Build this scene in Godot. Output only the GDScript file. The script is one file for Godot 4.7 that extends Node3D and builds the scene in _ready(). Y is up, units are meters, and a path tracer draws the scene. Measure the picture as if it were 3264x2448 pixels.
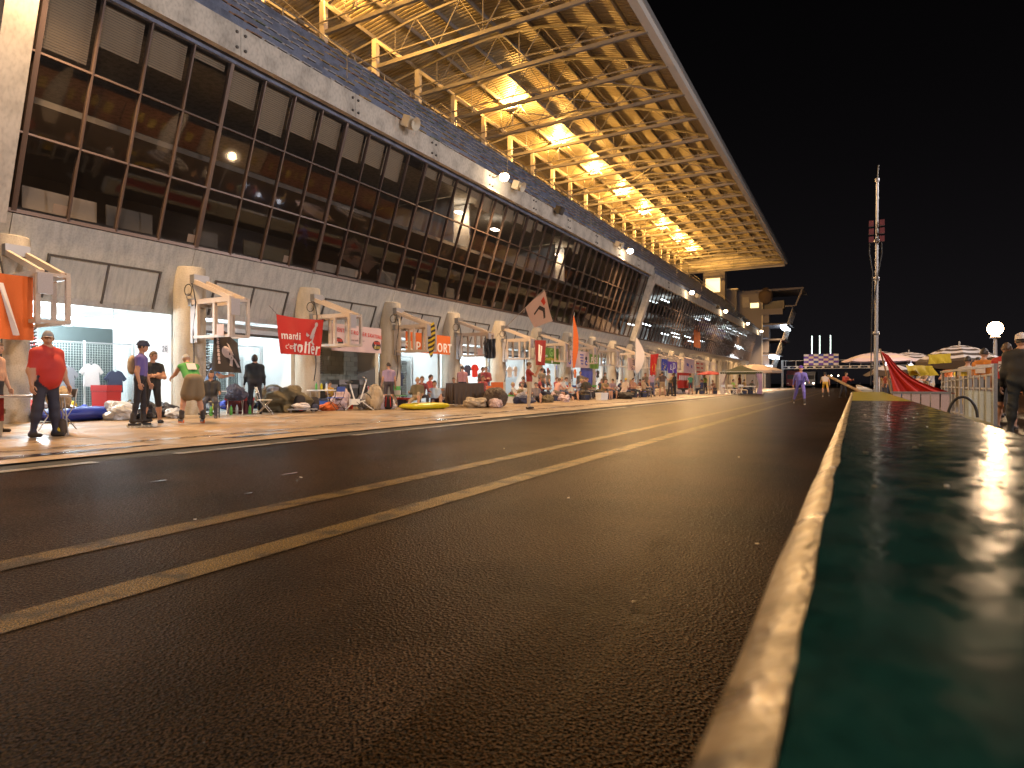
extends Node3D
# Night scene of a pit lane beside a long pit building with a grandstand roof. Metres; the building runs along -z, the pit wall carries the camera.

const BAY := 4.72          # column spacing
const COL_Z := -7.4        # first column
const COL_X := -17.9
const GLASS_LOW := Vector2(-17.6, 5.07)   # foot of the raked glazing (x, y)
const GLASS_TOP := Vector2(-15.9, 10.3)
const BAND_LOW := Vector2(-18.35, 3.05)   # lower edge of the raked concrete band

var M := {}
var T := {}
var names := {}
var rng := RandomNumberGenerator.new()
var shared := {}

# ---------------------------------------------------------------- mesh collector
class Mb:
	var v := PackedVector3Array()
	var n := PackedVector3Array()
	var u := PackedVector2Array()
	var c := PackedColorArray()
	var i := PackedInt32Array()
	var tint := Color.WHITE
	var tinted := false

	func vert(p: Vector3, nn: Vector3, uv := Vector2.ZERO) -> int:
		v.append(p); n.append(nn); u.append(uv); c.append(tint)
		return v.size() - 1

	func tri(a: Vector3, b: Vector3, d: Vector3) -> void:
		var nn := (b - a).cross(d - a).normalized()
		var k := vert(a, nn); vert(b, nn); vert(d, nn)
		i.append(k); i.append(k + 2); i.append(k + 1)

	func quad(a: Vector3, b: Vector3, d: Vector3, e: Vector3) -> void:   # counter-clockwise seen from outside
		var nn := (d - a).cross(e - b).normalized()
		var k := vert(a, nn, Vector2(0, 1)); vert(b, nn, Vector2(1, 1)); vert(d, nn, Vector2(1, 0)); vert(e, nn, Vector2(0, 0))
		for q in [0, 2, 1, 0, 3, 2]:
			i.append(k + q)

	func hexa(p: Array) -> void:   # p[0..3] one face, p[4..7] the opposite one, in the same order
		var mid := Vector3.ZERO
		for q in p: mid += q / 8.0
		for f in [[0, 1, 2, 3], [7, 6, 5, 4], [0, 4, 5, 1], [1, 5, 6, 2], [2, 6, 7, 3], [3, 7, 4, 0]]:
			var a: Vector3 = p[f[0]]; var b: Vector3 = p[f[1]]; var d: Vector3 = p[f[2]]; var e: Vector3 = p[f[3]]
			if (d - a).cross(e - b).dot((a + b + d + e) / 4.0 - mid) < 0.0:
				quad(a, e, d, b)
			else:
				quad(a, b, d, e)

	func box(at: Vector3, s: Vector3, b := Basis.IDENTITY) -> void:
		var h := s / 2.0
		var p := []
		for z in [-1, 1]:
			for k in [[-1, -1], [1, -1], [1, 1], [-1, 1]]:
				p.append(at + b * Vector3(h.x * k[0], h.y * k[1], h.z * z))
		hexa(p)

	func bar(a: Vector3, b: Vector3, w: float, h: float, up := Vector3.UP) -> void:
		var f := (b - a).normalized()
		if absf(f.dot(up)) > 0.99: up = Vector3.RIGHT
		var r := f.cross(up).normalized() * w / 2.0
		var t := r.cross(f).normalized() * h / 2.0
		hexa([a - r - t, a + r - t, a + r + t, a - r + t, b - r - t, b + r - t, b + r + t, b - r + t])

	func tube(pts: Array, rad, sides := 6, closed := false) -> void:
		var m := pts.size()
		var rows := []
		var side := Vector3.ZERO
		for q in m:
			var p: Vector3 = pts[q]
			var nx: Vector3 = pts[(q + 1) % m] if closed else pts[mini(q + 1, m - 1)]
			var pv: Vector3 = pts[(q - 1 + m) % m] if closed else pts[maxi(q - 1, 0)]
			var f := (nx - pv).normalized()
			if side == Vector3.ZERO:
				side = f.cross(Vector3.UP if absf(f.y) < 0.9 else Vector3.RIGHT).normalized()
			side = (side - f * side.dot(f)).normalized()
			var up := f.cross(side)
			var r: float = rad[q] if rad is Array else rad
			var row := []
			for s in sides:
				var a := TAU * s / sides
				var d := side * cos(a) + up * sin(a)
				row.append(vert(p + d * r, d))
			rows.append(row)
		var turns := m if closed else m - 1
		for q in turns:
			for s in sides:
				var a: int = rows[q][s]; var b: int = rows[q][(s + 1) % sides]
				var d: int = rows[(q + 1) % m][(s + 1) % sides]; var e: int = rows[(q + 1) % m][s]
				for k in [a, d, b, a, e, d]: i.append(k)
		if not closed:
			for e in [0, m - 1]:
				var p: Vector3 = pts[e]
				var o: Vector3 = pts[1] if e == 0 else pts[m - 2]
				var ctr := vert(p, (p - o).normalized())
				for s in sides:
					var a: int = rows[e][s]; var b: int = rows[e][(s + 1) % sides]
					if e == 0:
						i.append(ctr); i.append(a); i.append(b)
					else:
						i.append(ctr); i.append(b); i.append(a)

	func lathe(prof: Array, seg := 16, t := Transform3D.IDENTITY, arc := TAU) -> void:   # prof: Vector2(radius, y), upwards
		var cols := seg + 1
		var start := v.size()
		for q in prof.size():
			var p: Vector2 = prof[q]
			var d: Vector2 = prof[mini(q + 1, prof.size() - 1)] - prof[maxi(q - 1, 0)]
			var nn := Vector2(d.y, -d.x).normalized()
			for s in cols:
				var a := arc * s / seg
				vert(t * Vector3(p.x * cos(a), p.y, p.x * sin(a)), (t.basis * Vector3(nn.x * cos(a), nn.y, nn.x * sin(a))).normalized(), Vector2(float(s) / seg, float(q) / (prof.size() - 1)))
		for q in prof.size() - 1:
			for s in seg:
				var a := start + q * cols + s
				for k in [a, a + 1, a + cols + 1, a, a + cols + 1, a + cols]: i.append(k)

	func grid(nu: int, nv: int, f: Callable, flip := false) -> void:   # smooth sheet, f(u, v) -> Vector3
		var start := v.size()
		for q in nv + 1:
			for s in nu + 1:
				var a := float(s) / nu; var b := float(q) / nv
				var p: Vector3 = f.call(a, b)
				var du: Vector3 = f.call(minf(a + 0.01, 1.0), b) - f.call(maxf(a - 0.01, 0.0), b)
				var dv: Vector3 = f.call(a, minf(b + 0.01, 1.0)) - f.call(a, maxf(b - 0.01, 0.0))
				var nn := du.cross(dv).normalized()
				vert(p, -nn if flip else nn, Vector2(a, 1.0 - b))
		for q in nv:
			for s in nu:
				var a := start + q * (nu + 1) + s
				for k in ([a, a + 1, a + nu + 2, a, a + nu + 2, a + nu + 1] if flip else [a, a + nu + 2, a + 1, a, a + nu + 1, a + nu + 2]): i.append(k)

	func ball(at: Vector3, r: Vector3, nu := 14, nv := 9, lump := 0.0, sd := 0) -> void:
		var ns := FastNoiseLite.new()
		ns.seed = sd; ns.frequency = 1.3
		grid(nu, nv, func(a: float, b: float) -> Vector3:
			var th := TAU * a; var ph := PI * (b - 0.5)
			var d := Vector3(cos(ph) * cos(th), sin(ph), cos(ph) * sin(th))
			var k := 1.0 + lump * ns.get_noise_3dv(d * 1.5)
			return at + d * r * k, true)

	func plate(poly: PackedVector2Array, t: Transform3D, thick: float) -> void:   # flat outline with thickness along +z of t
		var pts := poly
		if Geometry2D.is_polygon_clockwise(pts):
			pts = pts.duplicate(); pts.reverse()
		var ix := Geometry2D.triangulate_polygon(pts)
		for k in range(0, ix.size(), 3):
			var a := pts[ix[k]]; var b := pts[ix[k + 1]]; var d := pts[ix[k + 2]]
			if (b - a).cross(d - a) < 0.0:
				var s := b; b = d; d = s
			tri(t * Vector3(a.x, a.y, thick), t * Vector3(b.x, b.y, thick), t * Vector3(d.x, d.y, thick))
			tri(t * Vector3(a.x, a.y, 0), t * Vector3(d.x, d.y, 0), t * Vector3(b.x, b.y, 0))
		for k in pts.size():
			var a := pts[k]; var b := pts[(k + 1) % pts.size()]
			quad(t * Vector3(a.x, a.y, 0), t * Vector3(b.x, b.y, 0), t * Vector3(b.x, b.y, thick), t * Vector3(a.x, a.y, thick))

	func add(o: Mb, t: Transform3D) -> void:
		var k := v.size()
		for q in o.v.size():
			v.append(t * o.v[q]); n.append((t.basis * o.n[q]).normalized()); u.append(o.u[q]); c.append(o.c[q] if o.tinted else tint)
		if t.basis.determinant() < 0.0:
			for q in range(0, o.i.size(), 3):
				i.append(k + o.i[q]); i.append(k + o.i[q + 2]); i.append(k + o.i[q + 1])
		else:
			for q in o.i: i.append(k + q)

	func mesh() -> ArrayMesh:
		var a := []
		a.resize(Mesh.ARRAY_MAX)
		a[Mesh.ARRAY_VERTEX] = v; a[Mesh.ARRAY_NORMAL] = n; a[Mesh.ARRAY_TEX_UV] = u; a[Mesh.ARRAY_INDEX] = i
		if tinted: a[Mesh.ARRAY_COLOR] = c
		var m := ArrayMesh.new()
		m.add_surface_from_arrays(Mesh.PRIMITIVE_TRIANGLES, a)
		return m

# ---------------------------------------------------------------- scene helpers
func numbered(called: String) -> String:
	names[called] = names.get(called, -1) + 1
	return called if names[called] == 0 else "%s_%03d" % [called, names[called]]

func thing(called: String, label: String, category: String, at := Vector3.ZERO, turn := 0.0, group := "") -> Node3D:
	var o := Node3D.new()
	o.name = numbered(called)
	add_child(o)
	o.position = at
	o.rotation.y = turn
	o.set_meta("label", label); o.set_meta("category", category)
	if group: o.set_meta("group", group)
	return o

func part(called: String, mb, mat: Material, parent: Node3D, t := Transform3D.IDENTITY) -> MeshInstance3D:
	var o := MeshInstance3D.new()
	o.name = called
	o.mesh = mb.mesh() if mb is Mb else mb
	o.material_override = mat
	o.transform = t
	parent.add_child(o, true)
	return o

func solo(called: String, mb, mat: Material, label: String, category: String, at := Vector3.ZERO, turn := 0.0, group := "") -> MeshInstance3D:
	var o := MeshInstance3D.new()
	o.name = numbered(called)
	o.mesh = mb.mesh() if mb is Mb else mb
	o.material_override = mat
	add_child(o)
	o.position = at
	o.rotation.y = turn
	o.set_meta("label", label); o.set_meta("category", category)
	if group: o.set_meta("group", group)
	return o

func ground(called: String, mb, mat: Material) -> MeshInstance3D:
	var o := part(called, mb, mat, self)
	o.set_meta("kind", "structure")
	return o

func lin(r: float, g: float, b: float) -> Color:
	return Color(r, g, b).linear_to_srgb()

func mat(key: String, c: Color, rough := 0.7, metal := 0.0) -> StandardMaterial3D:   # c: linear base colour
	var m := StandardMaterial3D.new()
	m.resource_name = key
	m.albedo_color = c.linear_to_srgb()
	m.roughness = rough
	m.metallic = metal
	M[key] = m
	return m

func glow(key: String, c: Color, e: float) -> StandardMaterial3D:
	var m := mat(key, Color(0.8, 0.8, 0.8), 0.4)
	m.emission_enabled = true
	m.emission = c.linear_to_srgb()
	m.emission_energy_multiplier = e
	return m

func noise_tex(size: int, freq: float, kind: int, ramp: Array, sd := 1, octaves := 4, normal := 0.0) -> NoiseTexture2D:
	var n := FastNoiseLite.new()
	n.noise_type = kind; n.frequency = freq; n.seed = sd; n.fractal_octaves = octaves
	if kind == FastNoiseLite.TYPE_CELLULAR:
		n.cellular_return_type = FastNoiseLite.RETURN_DISTANCE
	var t := NoiseTexture2D.new()
	t.width = size; t.height = size; t.seamless = true; t.noise = n; t.generate_mipmaps = false
	if ramp:
		var g := Gradient.new()
		g.offsets = PackedFloat32Array(ramp.map(func(r): return r[0]))
		g.colors = PackedColorArray(ramp.map(func(r): return r[1] if r[1] is Color else Color(r[1], r[1], r[1])))
		t.color_ramp = g
	if normal > 0.0:
		t.as_normal_map = true; t.bump_strength = normal
	return t

func tri_map(m: StandardMaterial3D, metres: Vector3) -> void:
	m.uv1_triplanar = true; m.uv1_world_triplanar = true
	m.uv1_scale = Vector3(1.0 / metres.x, 1.0 / metres.y, 1.0 / metres.z)

func macro(m: StandardMaterial3D, tex: Texture2D, metres: float) -> void:   # slow patches over the fine grain
	m.detail_enabled = true; m.detail_albedo = tex
	m.detail_blend_mode = BaseMaterial3D.BLEND_MODE_MUL
	m.detail_uv_layer = BaseMaterial3D.DETAIL_UV_2
	m.uv2_triplanar = true; m.uv2_world_triplanar = true
	m.uv2_scale = Vector3.ONE / metres

func text_mb(txt: String, size: float, bold := true, serif := false) -> Mb:   # flat lettering centred on the origin, facing +z, cap height about size
	var tm := TextMesh.new()
	var f := SystemFont.new()
	f.font_names = PackedStringArray(["Droid Serif" if serif else "Droid Sans"])
	f.font_weight = 700 if bold else 400
	tm.font = f; tm.text = txt; tm.font_size = 32; tm.pixel_size = size / 23.0; tm.depth = 0.0; tm.curve_step = 2.0
	var o := Mb.new()
	if tm.get_surface_count() == 0: return o
	var a := tm.surface_get_arrays(0)
	var vs: PackedVector3Array = a[Mesh.ARRAY_VERTEX]
	var ix: PackedInt32Array = a[Mesh.ARRAY_INDEX]
	for k in range(0, ix.size(), 3):
		var p := vs[ix[k]]; var q := vs[ix[k + 1]]; var r := vs[ix[k + 2]]
		if (q - p).cross(r - p).z < 0.0: o.tri(p, r, q)
		else: o.tri(p, q, r)
	return o

func mapped(src: Mb, f: Callable, off: Vector2, sc := Vector2.ONE, turn := 0.0) -> Mb:   # lays flat lettering on a cloth: f(x, y) -> Vector3 in cloth metres
	var o := Mb.new()
	var ps := PackedVector3Array()
	for p in src.v:
		var q := (Vector2(p.x, p.y) * sc).rotated(turn) + off
		ps.append(f.call(q.x, q.y))
	for k in range(0, src.v.size(), 3):
		var nn := (ps[k + 1] - ps[k]).cross(ps[k + 2] - ps[k]).normalized()
		var a := o.vert(ps[k], nn); o.vert(ps[k + 1], nn); o.vert(ps[k + 2], nn)
		o.i.append(a); o.i.append(a + 2); o.i.append(a + 1)
	return o

func poly_mb(pts: Array) -> Mb:   # flat filled outline facing +z
	var o := Mb.new()
	var pv := PackedVector2Array(pts)
	var ix := Geometry2D.triangulate_polygon(pv)
	for k in range(0, ix.size(), 3):
		var a := pv[ix[k]]; var b := pv[ix[k + 1]]; var d := pv[ix[k + 2]]
		if (b - a).cross(d - a) < 0.0:
			var s := b; b = d; d = s
		o.tri(Vector3(a.x, a.y, 0), Vector3(b.x, b.y, 0), Vector3(d.x, d.y, 0))
	return o

func ellipse(c: Vector2, r: Vector2, k := 18, turn := 0.0) -> Array:
	var o := []
	for q in k: o.append(c + (Vector2(cos(TAU * q / k), sin(TAU * q / k)) * r).rotated(turn))
	return o

# a rectangular cloth: corner frame, width, height, waves; returns [mesh, mapper]
func cloth(o: Vector3, ux: Vector3, uy: Vector3, w: float, h: float, wave := 0.02, nw := 3.0, sag := 0.0, taper := 0.0, ph := 0.0) -> Array:
	var nz := ux.cross(uy).normalized()
	var f := func(x: float, y: float) -> Vector3:   # x in -w/2..w/2, y in -h/2..h/2
		var a := x / w; var b := y / h + 0.5
		var k := sin(a * TAU * nw + ph + b * 1.3) * wave * (1.1 - b * 0.6) + sin(a * 17.0 + b * 5.0 + ph) * wave * 0.25
		return o + ux * (x * (1.0 - taper * (1.0 - b))) + uy * (y - sag * (1.0 - 4.0 * a * a) * b) + nz * k
	var mb := Mb.new()
	mb.grid(maxi(8, int(w * 8.0)), maxi(6, int(h * 6.0)), func(a: float, b: float) -> Vector3: return f.call((a - 0.5) * w, (b - 0.5) * h))
	mb.grid(maxi(8, int(w * 8.0)), maxi(6, int(h * 6.0)), func(a: float, b: float) -> Vector3: return f.call((a - 0.5) * w, (b - 0.5) * h) - nz * 0.004, true)
	var g := func(x: float, y: float) -> Vector3: return f.call(x, y) + nz * 0.006
	return [mb, g]

func copy_of(src: Node3D, at: Vector3, turn: float, label := "") -> Node3D:
	var base := String(src.name)
	if base.length() > 4 and base[-4] == "_" and base.right(3).is_valid_int(): base = base.left(-4)
	var o: Node3D = src.duplicate()
	o.name = numbered(base)
	add_child(o)
	o.position = at; o.rotation.y = turn
	if label: o.set_meta("label", label)
	return o

# ---------------------------------------------------------------- materials
func make_materials() -> void:
	var SX := FastNoiseLite.TYPE_SIMPLEX_SMOOTH
	var CE := FastNoiseLite.TYPE_CELLULAR
	T.grain_h = noise_tex(1024, 0.1, CE, [], 3, 2)
	T.grain_c = noise_tex(1024, 0.13, SX, [[0.3, 0.04], [0.44, 0.3], [0.56, 0.85], [0.7, 1.0]], 5, 3)
	T.grain_r = noise_tex(1024, 0.045, SX, [[0.0, 0.6], [0.5, 0.9], [1.0, 1.0]], 7, 3)
	T.patch = noise_tex(512, 0.012, SX, [[0.0, 0.74], [0.4, 0.9], [0.6, 1.0], [1.0, 1.0]], 11, 5)
	T.patch_soft = noise_tex(512, 0.01, SX, [[0.0, 0.8], [0.5, 0.97], [1.0, 1.06]], 13, 5)
	T.streak = noise_tex(512, 0.02, SX, [[0.0, Color(0.8, 0.8, 0.79)], [0.35, Color(0.9, 0.9, 0.89)], [0.55, Color(0.97, 0.96, 0.94)], [1.0, Color(1, 1, 0.99)]], 17, 5)
	T.fine = noise_tex(512, 0.06, SX, [[0.0, 0.84], [0.5, 0.96], [1.0, 1.0]], 19, 5)
	T.fine_h = noise_tex(512, 0.08, SX, [], 23, 4)
	T.wear = noise_tex(512, 0.03, SX, [[0.0, Color(0.25, 0.23, 0.18)], [0.3, Color(0.55, 0.52, 0.45)], [0.45, Color(0.93, 0.92, 0.88)], [1.0, Color(1, 1, 1)]], 29, 5)
	T.weave = noise_tex(256, 0.12, SX, [[0.0, 0.8], [0.5, 0.97], [1.0, 1.05]], 31, 3)
	T.camo = noise_tex(256, 0.05, SX, [[0.0, Color(0.18, 0.13, 0.07)], [0.42, Color(0.22, 0.18, 0.1)], [0.45, Color(0.55, 0.45, 0.28)], [0.58, Color(0.62, 0.52, 0.34)], [0.6, Color(0.2, 0.24, 0.12)], [1.0, Color(0.26, 0.3, 0.15)]], 37, 3)
	T.patch_road = noise_tex(512, 0.012, SX, [[0.0, 0.66], [0.35, 0.82], [0.6, 1.0], [1.0, 1.0]], 53, 5)
	T.ripple = noise_tex(512, 0.018, SX, [], 41, 3)
	T.wet = noise_tex(1024, 0.006, SX, [[0.0, 0.42], [0.36, 0.6], [0.55, 1.0], [1.0, 1.15]], 43, 5)

	var m := mat("asphalt", Color(0.075, 0.045, 0.025), 0.4)
	m.albedo_texture = T.grain_c; m.roughness_texture = T.grain_r
	m.heightmap_enabled = true; m.heightmap_texture = T.grain_h; m.heightmap_scale = 0.55
	m.metallic_specular = 0.068
	tri_map(m, Vector3(1.7, 1.7, 1.7)); macro(m, T.patch_road, 11.0)
	m = mat("dark_ground", Color(0.03, 0.03, 0.028), 0.8)
	m.albedo_texture = T.grain_c; tri_map(m, Vector3(1.6, 1.6, 1.6)); macro(m, T.patch, 19.0)
	m = mat("apron", Color(0.4, 0.28, 0.165), 0.6)
	m.albedo_texture = T.fine; m.roughness_texture = T.wet
	tri_map(m, Vector3(9.0, 9.0, 9.0)); macro(m, T.patch, 13.0)
	m.heightmap_enabled = true; m.heightmap_texture = T.fine_h; m.heightmap_scale = 0.3
	m = mat("gutter", Color(0.33, 0.24, 0.15), 0.28)
	m.albedo_texture = T.fine; m.roughness_texture = T.wet
	tri_map(m, Vector3(3.0, 3.0, 3.0)); macro(m, T.patch, 7.0)
	m = mat("garage_floor", Color(0.36, 0.38, 0.38), 0.45)
	m.albedo_texture = T.fine; tri_map(m, Vector3(4, 4, 4)); macro(m, T.patch, 9.0)
	m = mat("yellow_line", Color(0.25, 0.15, 0.03), 0.48)
	m.metallic_specular = 0.16
	m.albedo_texture = T.grain_c; m.roughness_texture = T.grain_r
	m.heightmap_enabled = true; m.heightmap_texture = T.grain_h; m.heightmap_scale = 0.4
	tri_map(m, Vector3(1.3, 1.3, 1.3)); macro(m, T.wear, 5.0)
	m = mat("white_line", Color(0.6, 0.55, 0.48), 0.45)
	m.albedo_texture = T.grain_c; tri_map(m, Vector3(1.3, 1.3, 1.3)); macro(m, T.wear, 4.0)
	m = mat("concrete", Color(0.54, 0.54, 0.52), 0.85)
	m.albedo_texture = T.streak; tri_map(m, Vector3(2.6, 14.0, 2.6)); macro(m, T.fine, 2.2)
	m.heightmap_enabled = true; m.heightmap_texture = T.fine_h; m.heightmap_scale = 0.15
	m = mat("concrete_clean", Color(0.56, 0.52, 0.46), 0.8)
	m.albedo_texture = T.fine; tri_map(m, Vector3(3.4, 6.0, 3.4)); macro(m, T.patch_soft, 5.0)
	m = mat("column_concrete", Color(0.5, 0.45, 0.38), 0.75)
	m.albedo_texture = T.streak; tri_map(m, Vector3(5.0, 22.0, 5.0)); macro(m, T.fine, 1.5)
	m = mat("panel_concrete", Color(0.55, 0.55, 0.52), 0.8)
	m.albedo_texture = T.streak; tri_map(m, Vector3(1.7, 9.0, 1.7)); macro(m, T.fine, 1.1)
	m = mat("block", Color(0.3, 0.32, 0.28), 0.9)
	m.albedo_texture = T.fine; tri_map(m, Vector3(1.2, 1.2, 1.2))
	mat("mortar", Color(0.2, 0.2, 0.18), 0.95)
	m = mat("white_wall", Color(0.7, 0.71, 0.7), 0.7)
	m.albedo_texture = T.fine; tri_map(m, Vector3(1.1, 1.1, 1.1))
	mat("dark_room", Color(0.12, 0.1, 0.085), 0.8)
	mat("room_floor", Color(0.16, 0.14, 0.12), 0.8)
	m = mat("mullion", Color(0.10, 0.07, 0.06), 0.35, 0.4)
	m = mat("glass", Color(0.012, 0.010, 0.009), 0.03)
	m.albedo_color.a = 0.36
	m.transparency = BaseMaterial3D.TRANSPARENCY_ALPHA
	m.metallic_specular = 0.7
	m.clearcoat_enabled = true; m.clearcoat = 1.0; m.clearcoat_roughness = 0.02
	m = mat("blind", Color(0.4, 0.33, 0.26), 0.6)
	m = mat("blind_slat", Color(0.62, 0.54, 0.42), 0.5)
	m.backlight_enabled = true; m.backlight = lin(0.25, 0.2, 0.13)
	mat("grey_steel", Color(0.3, 0.29, 0.29), 0.45, 0.7)
	m = mat("galv", Color(0.42, 0.41, 0.41), 0.42, 0.6)
	m.albedo_texture = T.fine; tri_map(m, Vector3(0.8, 0.8, 0.8))
	m = mat("boom_paint", Color(0.52, 0.43, 0.36), 0.5)
	m.albedo_texture = T.fine; tri_map(m, Vector3(1.1, 1.1, 1.1))
	m = mat("boom_plate", Color(0.4, 0.37, 0.38), 0.5)
	m.albedo_texture = T.fine; tri_map(m, Vector3(0.9, 0.9, 0.9))
	mat("dark_frame", Color(0.09, 0.085, 0.08), 0.5, 0.3)
	mat("black_rubber", Color(0.02, 0.02, 0.022), 0.6)
	mat("black_plastic", Color(0.03, 0.03, 0.035), 0.4)
	m = mat("terrace", Color(0.16, 0.19, 0.28), 0.8)
	m.albedo_texture = T.fine; tri_map(m, Vector3(3, 3, 3)); macro(m, T.patch, 6.0)
	mat("seat_brown", Color(0.2, 0.12, 0.08), 0.45)
	mat("seat_yellow", Color(0.3, 0.22, 0.09), 0.45)
	mat("seat_green", Color(0.13, 0.16, 0.11), 0.45)
	mat("seat_grey", Color(0.3, 0.3, 0.32), 0.45)
	mat("seat_red", Color(0.18, 0.08, 0.07), 0.45)
	mat("rail_panel", Color(0.55, 0.53, 0.52), 0.5)
	m = mat("roof_sheet", Color(0.42, 0.35, 0.24), 0.5)
	m.albedo_texture = T.fine; tri_map(m, Vector3(6, 6, 6))
	mat("roof_steel", Color(0.2, 0.185, 0.18), 0.5)
	mat("roof_edge", Color(0.5, 0.46, 0.42), 0.5)
	m = mat("wall_green", Color(0.006, 0.028, 0.022), 0.2)
	m.albedo_texture = T.fine; m.roughness_texture = T.wet
	m.heightmap_enabled = true; m.heightmap_texture = T.ripple; m.heightmap_scale = 0.06
	tri_map(m, Vector3(0.55, 0.55, 0.9)); macro(m, T.patch, 0.8)
	m = mat("wall_yellow", Color(0.38, 0.3, 0.03), 0.3)
	m.albedo_texture = T.fine; tri_map(m, Vector3(0.6, 0.6, 0.6)); macro(m, T.patch, 1.0)
	m = mat("wall_edge", Color(0.24, 0.19, 0.125), 0.5)
	m.albedo_texture = T.fine; m.roughness_texture = T.wet
	m.heightmap_enabled = true; m.heightmap_texture = T.fine_h; m.heightmap_scale = 0.25
	tri_map(m, Vector3(0.5, 0.5, 0.5)); macro(m, T.wear, 1.4)
	m = mat("wall_side", Color(0.4, 0.38, 0.34), 0.8)
	m.albedo_texture = T.streak; tri_map(m, Vector3(2, 5, 2))
	glow("lamp_warm", Color(1.0, 0.74, 0.46), 42.0)
	glow("lamp_mast", Color(1.0, 0.92, 0.88), 60.0)
	glow("lamp_street", Color(1.0, 0.6, 0.3), 60.0)
	glow("lamp_roof", Color(1.0, 0.78, 0.42), 22.0)
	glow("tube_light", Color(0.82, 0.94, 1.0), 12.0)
	glow("lit_window", Color(1.0, 0.72, 0.3), 2.2)
	glow("sign_light", Color(0.85, 0.9, 1.0), 4.0)
	glow("small_lamp", Color(1.0, 0.8, 0.6), 16.0)
	glow("blue_lamp", Color(0.3, 0.4, 1.0), 14.0)
	glow("glowing_flagpole", Color(0.75, 0.95, 0.85), 2.6)  # glow put into the lit flagpoles, which are no lamps
	for c in [["red_cloth", 0.55, 0.025, 0.015], ["orange_cloth", 0.62, 0.13, 0.02], ["white_cloth", 0.66, 0.6, 0.58], ["pink_cloth", 0.6, 0.45, 0.45], ["black_cloth", 0.035, 0.026, 0.022], ["green_cloth", 0.1, 0.22, 0.03], ["blue_cloth", 0.05, 0.07, 0.36], ["violet_cloth", 0.13, 0.06, 0.4], ["yellow_cloth", 0.62, 0.42, 0.02], ["brown_cloth", 0.07, 0.045, 0.03], ["navy_cloth", 0.035, 0.04, 0.08], ["grey_cloth", 0.24, 0.23, 0.25], ["olive_cloth", 0.13, 0.1, 0.05], ["dark_red_cloth", 0.26, 0.02, 0.015], ["bright_green_cloth", 0.08, 0.4, 0.05], ["lilac_cloth", 0.42, 0.3, 0.46], ["beige_cloth", 0.42, 0.33, 0.22], ["gazebo_cloth", 0.05, 0.055, 0.02], ["cream_cloth", 0.66, 0.5, 0.38], ["maroon_cloth", 0.12, 0.02, 0.03]]:
		m = mat(c[0], Color(c[1], c[2], c[3]), 0.75)
		m.albedo_texture = T.weave; tri_map(m, Vector3(0.4, 0.4, 0.4))
		m.rim_enabled = true; m.rim = 0.2
	for c in [["print_white", 0.75, 0.7, 0.66], ["print_red", 0.5, 0.04, 0.02], ["print_black", 0.03, 0.025, 0.03], ["print_yellow", 0.7, 0.5, 0.08], ["print_green", 0.25, 0.45, 0.12], ["print_blue", 0.08, 0.09, 0.35], ["print_bone", 0.5, 0.4, 0.38], ["print_olive", 0.35, 0.3, 0.05]]:
		mat(c[0], Color(c[1], c[2], c[3]), 0.7)
	for c in [["plastic_white", 0.7, 0.69, 0.66], ["plastic_cream", 0.55, 0.5, 0.4], ["plastic_green", 0.12, 0.4, 0.08], ["plastic_blue", 0.04, 0.09, 0.36], ["plastic_red", 0.45, 0.03, 0.03], ["plastic_yellow", 0.6, 0.48, 0.01], ["plastic_orange", 0.62, 0.13, 0.01], ["table_top", 0.4, 0.33, 0.27], ["vinyl_blue", 0.01, 0.03, 0.3], ["vinyl_yellow", 0.5, 0.42, 0.0]]:
		mat(c[0], Color(c[1], c[2], c[3]), 0.4)
	m = mat("plastic_bag", Color(0.5, 0.52, 0.55), 0.25); m.backlight_enabled = true; m.backlight = lin(0.2, 0.2, 0.22)
	mat("dark_bag", Color(0.04, 0.045, 0.06), 0.35)
	mat("wire", Color(0.55, 0.6, 0.56), 0.5, 0.2)
	mat("chrome", Color(0.6, 0.58, 0.55), 0.25, 0.9)
	mat("wood", Color(0.3, 0.2, 0.1), 0.7)
	mat("cardboard", Color(0.35, 0.25, 0.15), 0.85)
	m = mat("camo", Color(1, 1, 1), 0.85); m.albedo_texture = T.camo; tri_map(m, Vector3(0.6, 0.6, 0.6))
	m = mat("body", Color(1, 1, 1), 0.72); m.vertex_color_use_as_albedo = true
	m.albedo_texture = T.weave; tri_map(m, Vector3(0.35, 0.35, 0.35))
	mat("hair_dark", Color(0.025, 0.016, 0.012), 0.6); mat("hair_brown", Color(0.09, 0.05, 0.025), 0.6)
	mat("hair_blond", Color(0.36, 0.25, 0.11), 0.6); mat("hair_grey", Color(0.3, 0.29, 0.28), 0.6)
	mat("tower_wall", Color(0.15, 0.14, 0.16), 0.8)
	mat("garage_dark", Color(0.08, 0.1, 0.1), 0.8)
	mat("truck_red", Color(0.25, 0.02, 0.02), 0.4)
	mat("hoarding_brown", Color(0.34, 0.12, 0.04), 0.6)
	m = mat("puddle", Color(0.02, 0.014, 0.009), 0.2)
	m.heightmap_enabled = true; m.heightmap_texture = T.ripple; m.heightmap_scale = 0.12; tri_map(m, Vector3(1.1, 1.1, 1.1))
	mat("leaf_litter", Color(0.5, 0.45, 0.36), 0.7)

# ---------------------------------------------------------------- light, sky, camera
func omni(at: Vector3, c: Color, e: float, size: float, called: String, parent: Node3D = self) -> void:
	var l := OmniLight3D.new()
	l.name = called; l.light_color = c.linear_to_srgb(); l.light_energy = e; l.light_size = size
	l.omni_range = 120.0; l.omni_attenuation = 2.0; l.shadow_enabled = true
	parent.add_child(l, true)
	l.position = at

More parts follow.
